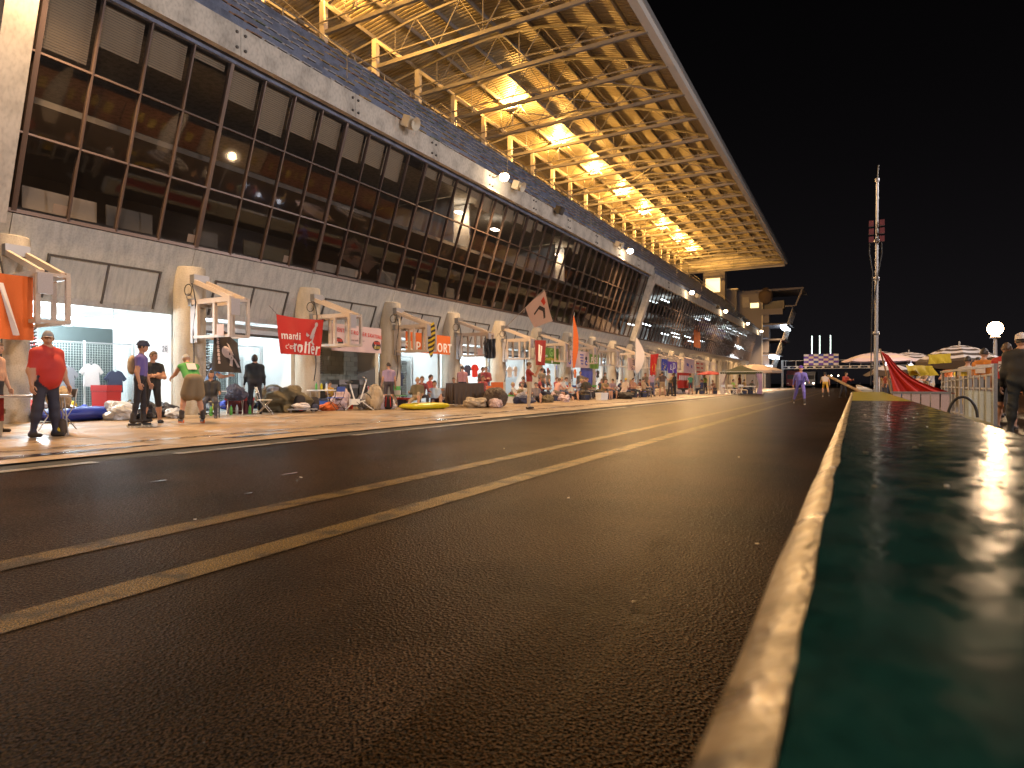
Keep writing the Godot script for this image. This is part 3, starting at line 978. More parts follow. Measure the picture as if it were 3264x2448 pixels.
# ---------------------------------------------------------------- cantilever roof
func roof_y(x: float) -> float:   # underside of the sheeting
	var t := (x + 28.5) / 17.7
	return lerpf(24.5, 22.75, t) + 1.5 * sin(PI * clampf(t, -0.4, 1.0))

func make_roof() -> void:
	var g := thing("grandstand_roof", "long arched steel truss roof over the grandstand lit from below", "roof")
	var xb := -34.0; var xf := -10.95
	var o: Mb
	var zs := []
	for k in range(-8, 21): zs.append(-28.1 - k * BAY)
	var n_arc := 16
	var shp := Mb.new()   # ribbed sheeting of one bay
	var ribs := 15
	var prof := []
	for r in ribs:
		var z := -BAY * r / ribs
		var p := BAY / ribs
		prof.append_array([Vector2(z, 0.0), Vector2(z - p * 0.5, 0.0), Vector2(z - p * 0.6, 0.07), Vector2(z - p * 0.9, 0.07)])
	prof.append(Vector2(-BAY, 0.0))
	for a in n_arc:
		var x0 := lerpf(xb, xf, float(a) / n_arc); var x1 := lerpf(xb, xf, float(a + 1) / n_arc)
		for q in prof.size() - 1:
			var p: Vector2 = prof[q]; var r: Vector2 = prof[q + 1]
			shp.quad(Vector3(x0, roof_y(x0) + p.y, p.x), Vector3(x0, roof_y(x0) + r.y, r.x), Vector3(x1, roof_y(x1) + r.y, r.x), Vector3(x1, roof_y(x1) + p.y, p.x))
	var top := Mb.new()
	for a in n_arc:
		var x0 := lerpf(xb, xf, float(a) / n_arc); var x1 := lerpf(xb, xf, float(a + 1) / n_arc)
		top.quad(Vector3(x0, roof_y(x0) + 0.14, 0), Vector3(x1, roof_y(x1) + 0.14, 0), Vector3(x1, roof_y(x1) + 0.14, -BAY), Vector3(x0, roof_y(x0) + 0.14, -BAY))
	var sheet_m := shp.mesh(); var top_m := top.mesh()
	# truss: straight bottom chord, arched top chord, webs, post
	var chord := Mb.new()
	chord.bar(Vector3(-31.5, 22.3, 0), Vector3(-11.1, 22.45, 0), 0.2, 0.24)
	var pipe := Mb.new()
	pipe.tube([Vector3(-30.5, 22.75, 0.35), Vector3(-20, 22.82, 0.35), Vector3(-11.6, 22.6, 0.35)], 0.05, 6)
	var tops := Mb.new()
	for a in 12:
		var x0 := lerpf(-33.0, -11.1, a / 12.0); var x1 := lerpf(-33.0, -11.1, (a + 1) / 12.0)
		tops.bar(Vector3(x0, roof_y(x0) - 0.3, 0), Vector3(x1, roof_y(x1) - 0.3, 0), 0.12, 0.14)
	var webs := []
	for a in 5:
		var x0 := -28.5 + a * 3.4
		var w := Mb.new()
		w.bar(Vector3(x0 + 1.7, 22.4, 0), Vector3(x0 + 3.4, roof_y(x0 + 3.4) - 0.3, 0), 0.05, 0.05)
		webs.append(w.mesh())
		w = Mb.new()
		w.bar(Vector3(x0, roof_y(x0) - 0.3, 0), Vector3(x0 + 1.7, 22.4, 0), 0.05, 0.05)
		webs.append(w.mesh())
		if a % 2 == 0:
			w = Mb.new()
			w.bar(Vector3(x0 + 1.7, 22.4, 0), Vector3(x0 + 1.7, roof_y(x0 + 1.7) - 0.3, 0), 0.05, 0.05)
			webs.append(w.mesh())
	var post := Mb.new()
	post.bar(Vector3(-28.5, 15.6, 0), Vector3(-28.5, roof_y(-28.5) - 0.3, 0), 0.36, 0.36)
	var cm := chord.mesh(); var pm := pipe.mesh(); var tm := tops.mesh(); var om := post.mesh()
	var brace := Mb.new()
	brace.bar(Vector3(-28.4, roof_y(-28.5) - 0.4, 0), Vector3(-26.2, 22.35, 0), 0.2, 0.2)
	var brm := brace.mesh()
	for q in zs.size():
		var t := Transform3D(Basis.IDENTITY, Vector3(0, 0, zs[q]))
		if q < zs.size() - 1:
			part("roof_sheet", sheet_m, M.roof_sheet, g, t)
			part("roof_cover", top_m, M.dark_frame, g, t)
		var tr := part("truss_chord", cm, M.roof_steel, g, t)
		part("arched_chord", tm, M.roof_steel, tr)
		part("tie_pipe", pm, M.roof_steel, tr)
		for w in webs: part("web_bar", w, M.roof_steel, tr)
		part("post", om, M.roof_edge, g, t)
		part("knee_brace", brm, M.roof_edge, g, t)
	var za: float = zs[0]; var zb: float = zs[-1]
	for x in [-31.0, -28.6, -26.2, -23.8, -21.4, -19.0, -16.6, -14.2, -12.4]:
		o = Mb.new()
		o.bar(Vector3(x, roof_y(x) - 0.13, za), Vector3(x, roof_y(x) - 0.13, zb), 0.12, 0.26)
		part("purlin", o, M.roof_steel, g)
	for q in range(3, zs.size() - 2, 4):   # crossed wind bracing
		for s in [[-26.2, -21.4], [-21.4, -16.6], [-16.6, -12.4]]:
			o = Mb.new()
			o.bar(Vector3(s[0], 22.8, zs[q]), Vector3(s[1], 22.8, zs[q + 1]), 0.05, 0.05)
			part("brace_rod", o, M.roof_steel, g)
			o = Mb.new()
			o.bar(Vector3(s[1], 22.86, zs[q]), Vector3(s[0], 22.86, zs[q + 1]), 0.05, 0.05)
			part("brace_rod", o, M.roof_steel, g)
	# edge beam with gutter lip, end beam
	o = Mb.new()
	o.box(Vector3(-10.95, 22.72, (za + zb) / 2), Vector3(0.5, 0.75, za - zb))
	part("edge_beam", o, M.roof_edge, g)
	o = Mb.new()
	o.box(Vector3(-10.66, 22.98, (za + zb) / 2), Vector3(0.07, 0.34, za - zb))
	part("gutter_lip", o, M.galv, g)
	o = Mb.new()
	for a in 12:
		var x0 := lerpf(-33.0, -11.2, a / 12.0); var x1 := lerpf(-33.0, -11.2, (a + 1) / 12.0)
		o.hexa([Vector3(x0, 22.1, zb - 0.3), Vector3(x1, 22.1, zb - 0.3), Vector3(x1, roof_y(x1) + 0.15, zb - 0.3), Vector3(x0, roof_y(x0) + 0.15, zb - 0.3), Vector3(x0, 22.1, zb - 0.5), Vector3(x1, 22.1, zb - 0.5), Vector3(x1, roof_y(x1) + 0.15, zb - 0.5), Vector3(x0, roof_y(x0) + 0.15, zb - 0.5)])
	part("end_fascia", o, M.roof_edge, g)
	# rear wall of the stand under the roof
	o = Mb.new()
	o.box(Vector3(-34.2, 20.3, (za + zb) / 2), Vector3(0.2, 8.6, za - zb))
	part("rear_cladding", o, M.roof_sheet, g)
	# floodlights on the trusses, thrown up at the sheeting
	for k in [-6, -4, -2, 0, 4, 6, 8, 10, 12, 14, 16, 18]:
		var z: float = -28.1 - k * BAY
		var f := thing("roof_floodlight", "boxy floodlight clamped to a roof truss, shining up at the ceiling", "floodlight", Vector3(-25.4, 24.05, z + 0.5), 0.0, "floodlights on the roof trusses")
		o = Mb.new()
		o.box(Vector3(0, 0.02, 0), Vector3(0.9, 0.16, 0.36))
		part("housing", o, M.roof_edge, f)
		o = Mb.new()
		o.box(Vector3(0, 0.12, 0), Vector3(0.8, 0.04, 0.3))
		part("lamp_glass", o, M.lamp_roof, f)
		o = Mb.new()
		o.bar(Vector3(0, -1.3, 0), Vector3(0, -0.05, 0), 0.08, 0.08)
		part("stem", o, M.roof_edge, f)
		omni(Vector3(0.1, 0.3, 0), CEIL, 135.0, 0.12, "flood_source", f)

# ---------------------------------------------------------------- lamps and loudspeakers on the fascia
func make_fascia_lamps() -> void:
	for z in [12.4, -7.0, -26.5, -45.9, -66.3, -85.7, -105.0, -121.5]:
		var dy := -0.55 if z < -54.0 else 0.0
		var f := thing("wall_lamp", "round bright lamp on a bracket along the grandstand fascia", "lamp", Vector3(-15.54, 10.95 + dy, z), 0.0, "lamps along the fascia")
		var o := Mb.new()
		o.tube([Vector3(0, 0.05, 0), Vector3(0.25, 0.1, 0), Vector3(0.5, 0.08, 0)], 0.035, 6)
		part("bracket", o, M.grey_steel, f)
		o = Mb.new()
		o.lathe([Vector2(0.0, 0.0), Vector2(0.1, 0.0), Vector2(0.2, -0.0), Vector2(0.19, 0.08), Vector2(0.1, 0.16), Vector2(0.0, 0.18)], 14, Transform3D(Basis(Vector3.FORWARD, 0.5), Vector3(0.56, 0.12, 0)))
		part("lamp_hood", o, M.grey_steel, f)
		o = Mb.new()
		o.ball(Vector3(0.6, 0.0, 0), Vector3(0.235, 0.2, 0.235), 16, 10)
		part("lamp_bulb", o, M.lamp_warm, f)
		spot(Vector3(0.6, 0.0, 0), Vector3(1.5, -1.2, 0), WARM, 190.0, 84.0, "lamp_source", f)
	for e in [[-19.5, 0], [-28.4, 0], [-33.6, 1], [-44.0, 0], [-70.0, 0], [-82.0, 1]]:
		var dy := -0.55 if e[0] < -54.0 else 0.0
		var f := thing("loudspeaker", "dark loudspeaker box tilted down on the fascia" if e[1] else "cream horn loudspeaker perched on the fascia top", "loudspeaker", Vector3(-15.45, 11.1 + dy, e[0]), 0.0, "dark fascia loudspeakers" if e[1] else "cream fascia loudspeakers")
		var o := Mb.new()
		o.box(Vector3(0.22, 0.0, 0), Vector3(0.36, 0.42, 0.5), Basis(Vector3.FORWARD, 0.4))
		part("cabinet", o, M.black_plastic if e[1] else M.plastic_cream, f)
		o = Mb.new()
		if e[1]: o.box(Vector3(0.41, -0.08, 0), Vector3(0.02, 0.34, 0.42), Basis(Vector3.FORWARD, 0.4))
		else: o.lathe([Vector2(0.08, 0.0), Vector2(0.14, 0.1), Vector2(0.26, 0.2)], 12, Transform3D(Basis(Vector3.FORWARD, PI / 2 + 0.4), Vector3(0.36, -0.05, 0)))
		part("horn" if not e[1] else "grille", o, M.plastic_cream if not e[1] else M.dark_frame, f)
		o = Mb.new()
		o.bar(Vector3(-0.05, -0.1, 0), Vector3(0.15, -0.02, 0), 0.06, 0.06)
		part("bracket", o, M.grey_steel, f)

# ---------------------------------------------------------------- race control tower and gantry at the far end
func make_tower() -> void:
	var t := thing("control_tower", "tall control tower with jutting glazed floors and white lit rooms", "tower", Vector3(0, 0, -128))
	var o := Mb.new()
	o.box(Vector3(-21.0, 9.4, -6), Vector3(11.0, 18.8, 12))
	part("tower_wall", o, M.tower_wall, t)
	o = Mb.new()
	o.box(Vector3(-26.0, 9.0, -1.0), Vector3(12.0, 19.6, 6.0))
	part("side_block", o, M.tower_wall, t)
	o = Mb.new()
	o.box(Vector3(-26.0, 19.0, -1.0), Vector3(12.6, 0.3, 6.6))
	part("flat_roof", o, M.grey_steel, t)
	# raked glazed front, floor by floor
	var fl := [[3.6, 6.4, -14.2, -13.4], [6.6, 9.2, -13.2, -12.3], [9.4, 12.0, -12.1, -11.3], [12.3, 15.2, -11.2, -10.3]]
	for k in fl.size():
		var e: Array = fl[k]
		o = Mb.new()
		o.box(Vector3((e[2] - 15.6) / 2, e[0] - 0.12, -5.0), Vector3(absf(e[2] + 15.6) + 1.0, 0.3, 9.6))
		part("floor_slab", o, M.tower_wall, t)
		for j in 5:
			o = Mb.new()
			var za := -0.3 - j * 1.9; var zb := za - 1.8
			o.quad(Vector3(e[2], e[0] + 0.1, za), Vector3(e[2], e[0] + 0.1, zb), Vector3(e[3], e[1] - 0.2, zb), Vector3(e[3], e[1] - 0.2, za))
			part("window_pane", o, M.glass, t)
			o = Mb.new()
			o.bar(Vector3(e[2], e[0], za + 0.05), Vector3(e[3], e[1], za + 0.05), 0.08, 0.1)
			part("window_post", o, M.grey_steel, t)
		o = Mb.new()   # parapet strip
		o.box(Vector3(e[3], e[1] - 0.05, -5.0), Vector3(0.1, 0.5, 9.6))
		part("parapet", o, M.tower_wall if k != 1 else M.maroon_cloth, t)
		o = Mb.new()
		o.box(Vector3(-15.2, (e[0] + e[1]) / 2, -0.02), Vector3(1.6, e[1] - e[0] - 0.4, 0.08))
		part("side_panel", o, M.tower_wall, t)
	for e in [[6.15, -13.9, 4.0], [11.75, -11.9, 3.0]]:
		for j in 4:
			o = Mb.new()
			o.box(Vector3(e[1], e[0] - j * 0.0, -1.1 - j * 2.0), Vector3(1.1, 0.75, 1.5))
			part("tube_light", o, M.tube_light, t)  # oversized glowing box, imitates a blown white window rather than a tube
		area(Vector3(e[1] - 0.4, e[0] - 0.3, -4.5), Vector3.DOWN, Vector2(1.0, 7.0), COOL, e[2], "tower_tube_source", t)
	# top terrace with canopy
	o = Mb.new()
	o.box(Vector3(-12.6, 18.6, -4.5), Vector3(8.4, 0.35, 10.0))
	part("canopy", o, M.tower_wall, t)
	o = Mb.new()
	o.bar(Vector3(-8.6, 18.5, 0.3), Vector3(-9.8, 15.4, 0.3), 0.3, 0.3)
	part("canopy_strut", o, M.tower_wall, t)
	o = Mb.new()
	o.bar(Vector3(-9.8, 15.4, 0.3), Vector3(-11.6, 15.4, 0.3), 0.25, 0.25)
	part("canopy_strut", o, M.tower_wall, t)
	o = Mb.new()
	o.ball(Vector3(-15.0, 17.6, 0.0), Vector3(1.3, 1.6, 0.8), 16, 10)
	part("stair_drum", o, M.brown_cloth, t)
	o = Mb.new()
	o.box(Vector3(-14.0, 14.5, 0.3), Vector3(4.0, 1.1, 0.15))
	part("balcony_front", o, M.tower_wall, t)
	o = Mb.new()
	o.box(Vector3(-13.6, 15.8, -1.6), Vector3(3.6, 1.6, 2.4))
	part("balcony_recess", o, M.dark_frame, t)
	for e in [[-18.6, 16.6, 1.2, 2.0, "white_cloth"], [-19.0, 12.8, 1.8, 0.7, "rail_panel"]]:
		o = Mb.new()
		o.box(Vector3(e[0], e[1], 0.06), Vector3(e[2], e[3], 0.06))
		part("window", o, M.grey_cloth, t)
	o = Mb.new()
	o.box(Vector3(-17.0, 15.9, 0.06), Vector3(1.5, 0.9, 0.06))
	part("window", o, M.lit_window, t)
	for e in [[-25.0, 19.9], [-23.4, 20.3]]:   # satellite dishes
		o = Mb.new()
		o.lathe([Vector2(0.0, 0.0), Vector2(0.3, 0.03), Vector2(0.6, 0.14)], 16, Transform3D(Basis(Vector3.RIGHT, PI / 2 - 0.3), Vector3(e[0], e[1], 0.6)))
		o.bar(Vector3(e[0], 19.1, 0.4), Vector3(e[0], e[1], 0.45), 0.08, 0.08)
		part("dish", o, M.tower_wall, t)
	o = Mb.new()
	o.bar(Vector3(-15.6, 0, 0.15), Vector3(-15.6, 16.5, 0.15), 0.25, 0.2)
	part("corner_post", o, M.grey_steel, t)
	for k in 9:   # corrugated ground floor
		o = Mb.new()
		o.box(Vector3(-15.2 + 0.0, 1.8, -0.6 - k * 1.0), Vector3(0.3, 3.6, 0.6))
		part("cladding_rib", o, M.grey_steel, t)
	o = Mb.new()
	o.box(Vector3(-14.6, 4.0, 0.4), Vector3(1.6, 0.7, 0.2))
	part("sign_light_box", o, M.sign_light, t)
	omni(Vector3(-14.6, 4.0, 0.8), COOL, 3.0, 0.3, "sign_source", t)
	# stair block between stand and tower with a lit landing
	var s := thing("stair_block", "square stair block under the roof end with a yellow lit landing", "stair tower", Vector3(-23.5, 0, -123.5))
	o = Mb.new()
	o.box(Vector3(0, 11.0, 0), Vector3(4.0, 22.0, 2.0))
	part("shaft", o, M.tower_wall, s)
	o = Mb.new()
	o.box(Vector3(-0.2, 19.5, 1.05), Vector3(2.6, 2.6, 0.08))
	part("lit_window", o, M.lit_window, s)

func make_gantry() -> void:
	var z := -138.0
	var g := thing("start_gantry", "steel gantry across the lane with chequered board and three white flagpoles", "gantry")
	var o := Mb.new()
	for e in [-13.0, 9.0]:
		o = Mb.new()
		o.bar(Vector3(e, 0, z), Vector3(e, 5.6, z), 0.4, 0.4)
		part("leg", o, M.grey_steel, g)
	for y in [3.9, 4.35]:
		o = Mb.new()
		o.bar(Vector3(-13, y, z), Vector3(9, y, z), 0.2, 0.12)
		part("beam", o, M.galv, g)
	for k in 28:
		o = Mb.new()
		o.box(Vector3(-12.6 + k * 0.78, 4.13, z + 0.16), Vector3(0.4, 0.34, 0.06))
		part("beam_plate", o, M.white_cloth if k % 2 else M.navy_cloth, g)
	for k in 12:
		o = Mb.new()
		o.bar(Vector3(-12.4 + k * 1.9, 4.4, z), Vector3(-12.4 + k * 1.9, 5.5, z), 0.08, 0.08)
		part("rail_post", o, M.galv, g)
	o = Mb.new()
	o.bar(Vector3(-13, 5.5, z), Vector3(9, 5.5, z), 0.07, 0.07)
	part("handrail", o, M.galv, g)
	var chk := Mb.new()
	chk.box(Vector3.ZERO, Vector3(0.86, 0.42, 0.06))
	var cm := chk.mesh()
	for r in 5:
		for c in 7:
			part("board_tile", cm, [M.white_cloth, M.violet_cloth, M.cream_cloth, M.blue_cloth][(r + c) % 2 * 1 + (2 if (r * 3 + c) % 5 == 0 else 0)], g, Transform3D(Basis.IDENTITY, Vector3(-8.6 + c * 0.88, 4.75 + r * 0.44, z + 0.35)))
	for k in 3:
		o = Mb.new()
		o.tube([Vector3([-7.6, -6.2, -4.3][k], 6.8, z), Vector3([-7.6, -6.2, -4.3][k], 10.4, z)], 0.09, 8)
		part("glowing_flagpole", o, M.glowing_flagpole, g)  # flagpole, the light on it imitated by a glowing material
	# transporters parked beyond
	for e in [[-11.6, -146.0, "truck_red", "dark red transporter parked past the gantry"], [-9.2, -158.0, "grey_steel", "grey transporter parked behind the red one"]]:
		var t := thing("transporter", e[3], "truck", Vector3(e[0], 0, e[1]))
		o = Mb.new()
		o.box(Vector3(0, 2.3, -4.5), Vector3(2.5, 2.7, 9.0))
		part("box_body", o, M[e[2]], t)
		o = Mb.new()
		o.box(Vector3(0, 1.7, 0.9), Vector3(2.4, 2.5, 1.7))
		part("cab", o, M[e[2]], t)
		o = Mb.new()
		o.box(Vector3(0, 2.3, 1.77), Vector3(2.1, 0.9, 0.04))
		part("windscreen", o, M.black_plastic, t)
		for s in [-1, 1]:
			for q in [1.0, -5.5, -7.0]:
				o = Mb.new()
				o.lathe([Vector2(0.0, -0.14), Vector2(0.42, -0.14), Vector2(0.5, -0.08), Vector2(0.5, 0.08), Vector2(0.42, 0.14), Vector2(0.0, 0.14)], 14, Transform3D(Basis(Vector3.FORWARD, PI / 2), Vector3(s * 1.12, 0.5, q)))
				part("wheel", o, M.black_rubber, t)
			o = Mb.new()
			o.box(Vector3(s * 0.9, 0.95, 1.78), Vector3(0.35, 0.2, 0.05))
			part("headlamp", o, M.small_lamp if e[2] == "grey_steel" else M.chrome, t)
	for k in 2:
		var t := solo("marker_lamp", shared.get("bulb_small", _bulb(0.12)), M.small_lamp, "small yellow lamps burning low beyond the gantry", "lamp", Vector3(-3.2 - k * 1.3, 2.6, -150), 0.0, "distant small lamps")
	# dark tree line and hoardings across the circuit
	var h := thing("hoarding", "long dark red advertising hoarding across the circuit", "hoarding")
	for k in 20:
		o = Mb.new()
		o.box(Vector3(13.0, 1.1, 14.0 - k * 6.0), Vector3(0.12, 2.0, 5.9))
		var hb := part("hoarding_board", o, M.hoarding_brown if k % 4 else M.cream_cloth, h)
		for q in 6:
			o = Mb.new()
			o.box(Vector3(12.93, 1.1 + 0.1 * sin(q * 2.0), 16.2 - k * 6.0 - q * 0.85), Vector3(0.02, 0.7, 0.3 + 0.12 * (q % 3)))
			part("board_print", o, M.print_yellow, hb)
	for k in 9:
		o = Mb.new()
		o.bar(Vector3(-14 + k * 5.0, 0, -176), Vector3(-14 + k * 5.0, 1.1, -176), 0.1, 0.1)
		var s := solo("bollard", o, M.white_cloth, "white post of the low fence at the far end of the lane", "post", Vector3.ZERO, 0.0, "posts at the far lane end")

func _bulb(r: float) -> Mesh:
	var o := Mb.new()
	o.ball(Vector3.ZERO, Vector3(r, r, r), 10, 7)
	return o.mesh()

# ---------------------------------------------------------------- lamp posts along the pit wall side
func make_street_lamps() -> void:
	for e in [[Vector3(4.3, 0, -27.44), 2.87, 26.0, "tall lamp post with one glaring orange globe behind the spectators"], [Vector3(18.0, 0, 12.0), 14.0, 340.0, "high lamp mast standing across the race track"], [Vector3(18.0, 0, -14.0), 14.0, 340.0, "high lamp mast standing across the race track"], [Vector3(20.0, 0, -42.0), 14.0, 340.0, "high lamp mast standing across the race track"]]:
		var f := thing("lamp_post", e[3], "lamp post", e[0], 0.0, "lamp posts along the pit wall")
		var o := Mb.new()
		o.tube([Vector3.ZERO, Vector3(0, e[1] * 0.5, 0), Vector3(0, e[1] - 0.25, 0)], [0.09, 0.07, 0.05], 10)
		part("pole", o, M.galv, f)
		o = Mb.new()
		o.lathe([Vector2(0.0, 0.0), Vector2(0.16, 0.0), Vector2(0.14, 0.06), Vector2(0.05, 0.1)], 12, Transform3D(Basis.IDENTITY, Vector3(0, e[1] - 0.34, 0)))
		part("collar", o, M.grey_steel, f)
		o = Mb.new()
		o.ball(Vector3(0, e[1], 0), Vector3(0.235, 0.245, 0.235), 16, 11)
		part("lamp_globe", o, M.lamp_street if e[1] < 10.0 else M.lamp_mast, f)
		omni(Vector3(0, e[1], 0), SODIUM if e[1] < 10.0 else MAST, e[2], 0.2, "globe_source", f)

# ---------------------------------------------------------------- people
const SKIN := Color(0.5, 0.27, 0.17)
var head_mb: Mb
var hand_mb: Mb
var hair_short: ArrayMesh
var hair_long: ArrayMesh
var cap_mesh: ArrayMesh
var helmet_mesh: ArrayMesh
var skate_mesh: Array = []

func head_shape(d: Vector3, grow := 0.0) -> Vector3:   # d: unit direction, face towards +z; origin at the head's middle
	var p := d * Vector3(0.076, 0.116, 0.096)
	if d.y < 0.0:   # jaw and chin
		p.x *= 1.0 - 0.32 * d.y * d.y
		p.z *= 1.0 - 0.25 * d.y * d.y * float(d.z < 0.0)
		p.z += 0.022 * clampf(d.z, 0.0, 1.0) * -d.y
	if d.z > 0.2 and grow == 0.0:
		var nose := exp(-pow(d.x / 0.14, 2.0) - pow((d.y + 0.12) / 0.16, 2.0))
		p.z += nose * 0.022
		var eye := exp(-pow((absf(d.x) - 0.36) / 0.15, 2.0) - pow((d.y - 0.05) / 0.1, 2.0))
		p.z -= eye * 0.009
		p.z += 0.005 * exp(-pow((d.y - 0.22) / 0.08, 2.0))
		p.z += 0.004 * exp(-pow(d.x / 0.26, 2.0) - pow((d.y + 0.46) / 0.07, 2.0))
	return p * (1.0 + grow)

func make_people_templates() -> void:
	head_mb = Mb.new()
	head_mb.tinted = true
	var nu := 22; var nv := 16
	var o := Mb.new()
	o.grid(nu, nv, func(a: float, b: float) -> Vector3:
		var ph := PI * (b - 0.5); var th := TAU * a
		return head_shape(Vector3(cos(ph) * cos(th), sin(ph), cos(ph) * sin(th))), true)
	head_mb.add(o, Transform3D.IDENTITY)
	for k in head_mb.v.size():   # r: skin 1, else darker features
		var d := (head_mb.v[k] / Vector3(0.076, 0.116, 0.096)).normalized()
		var s := 1.0
		if d.z > 0.5:
			if absf(absf(d.x) - 0.36) < 0.11 and absf(d.y - 0.05) < 0.06: s = 0.25
			if absf(d.x) < 0.25 and absf(d.y + 0.46) < 0.05: s = 0.6
		head_mb.c[k] = Color(s, s, s)
	for s in [-1, 1]:
		var e := Mb.new()
		e.ball(Vector3(s * 0.078, -0.005, -0.008), Vector3(0.012, 0.03, 0.02), 8, 6)
		head_mb.add(e, Transform3D.IDENTITY)
	# relaxed hand, fingers along -y, palm facing -x, thumb towards +z
	hand_mb = Mb.new()
	hand_mb.tinted = true
	o = Mb.new()
	o.ball(Vector3(0, -0.045, 0), Vector3(0.015, 0.052, 0.04), 10, 8)
	var fl := [0.062, 0.072, 0.067, 0.052]
	for k in 4:
		var z := 0.03 - k * 0.02
		var b := Vector3(0, -0.085 + absf(k - 1.3) * 0.006, z)
		var l: float = fl[k]
		o.tube([b, b + Vector3(-0.008, -l * 0.4, 0), b + Vector3(-0.026, -l * 0.72, 0), b + Vector3(-0.046, -l * 0.9, 0)], [0.0095, 0.009, 0.008, 0.006], 6)
	o.tube([Vector3(-0.004, -0.02, 0.03), Vector3(-0.012, -0.045, 0.052), Vector3(-0.022, -0.07, 0.058), Vector3(-0.03, -0.088, 0.054)], [0.013, 0.011, 0.0095, 0.007], 6)
	hand_mb.add(o, Transform3D.IDENTITY)
	var hair := func(low: float, grow: float, sd: int) -> ArrayMesh:
		var h := Mb.new()
		var ns := FastNoiseLite.new()
		ns.seed = sd; ns.frequency = 3.0
		h.grid(22, 12, func(a: float, b: float) -> Vector3:
			var th := TAU * a
			var face := clampf(sin(th), 0.0, 1.0)
			var lo := lerpf(low, 0.42, smoothstep(0.15, 0.55, face))
			var ph := lerpf(asin(lo), PI / 2, b)
			var d := Vector3(cos(ph) * cos(th), sin(ph), cos(ph) * sin(th))
			return head_shape(d, grow + 0.05 * ns.get_noise_3dv(d * 4.0)), true)
		return h.mesh()
	hair_short = hair.call(-0.25, 0.1, 2)
	hair_long = hair.call(-0.95, 0.16, 3)
	o = Mb.new()
	o.grid(20, 8, func(a: float, b: float) -> Vector3:
		var th := TAU * a; var ph := lerpf(0.28, PI / 2, b)
		return head_shape(Vector3(cos(ph) * cos(th), sin(ph), cos(ph) * sin(th)), 0.13), true)
	o.grid(10, 3, func(a: float, b: float) -> Vector3:
		var th := PI * (0.2 + 0.6 * a)
		return head_shape(Vector3(cos(th) * 0.96, 0.27, sin(th) * 0.96), 0.12) + Vector3(0, -0.012 * b, 0.075 * b * sin(th)))
	cap_mesh = o.mesh()
	o = Mb.new()
	o.grid(22, 9, func(a: float, b: float) -> Vector3:
		var th := TAU * a; var ph := lerpf(0.12, PI / 2, b)
		var p := head_shape(Vector3(cos(ph) * cos(th), sin(ph), cos(ph) * sin(th)), 0.26)
		return Vector3(p.x, p.y + 0.01, p.z * 1.12), true)
	for k in 5: o.bar(Vector3((k - 2) * 0.034, 0.13 - absf(k - 2) * 0.012, -0.08), Vector3((k - 2) * 0.034, 0.13 - absf(k - 2) * 0.012, 0.08), 0.012, 0.03)
	helmet_mesh = o.mesh()
	o = Mb.new()   # inline skate frame
	o.box(Vector3(0, 0.065, 0.03), Vector3(0.035, 0.05, 0.25))
	skate_mesh.append(o.mesh())
	o = Mb.new()
	o.lathe([Vector2(0.0, -0.012), Vector2(0.03, -0.012), Vector2(0.041, 0.0), Vector2(0.03, 0.012), Vector2(0.0, 0.012)], 14, Transform3D(Basis(Vector3.FORWARD, PI / 2), Vector3.ZERO))
	skate_mesh.append(o.mesh())

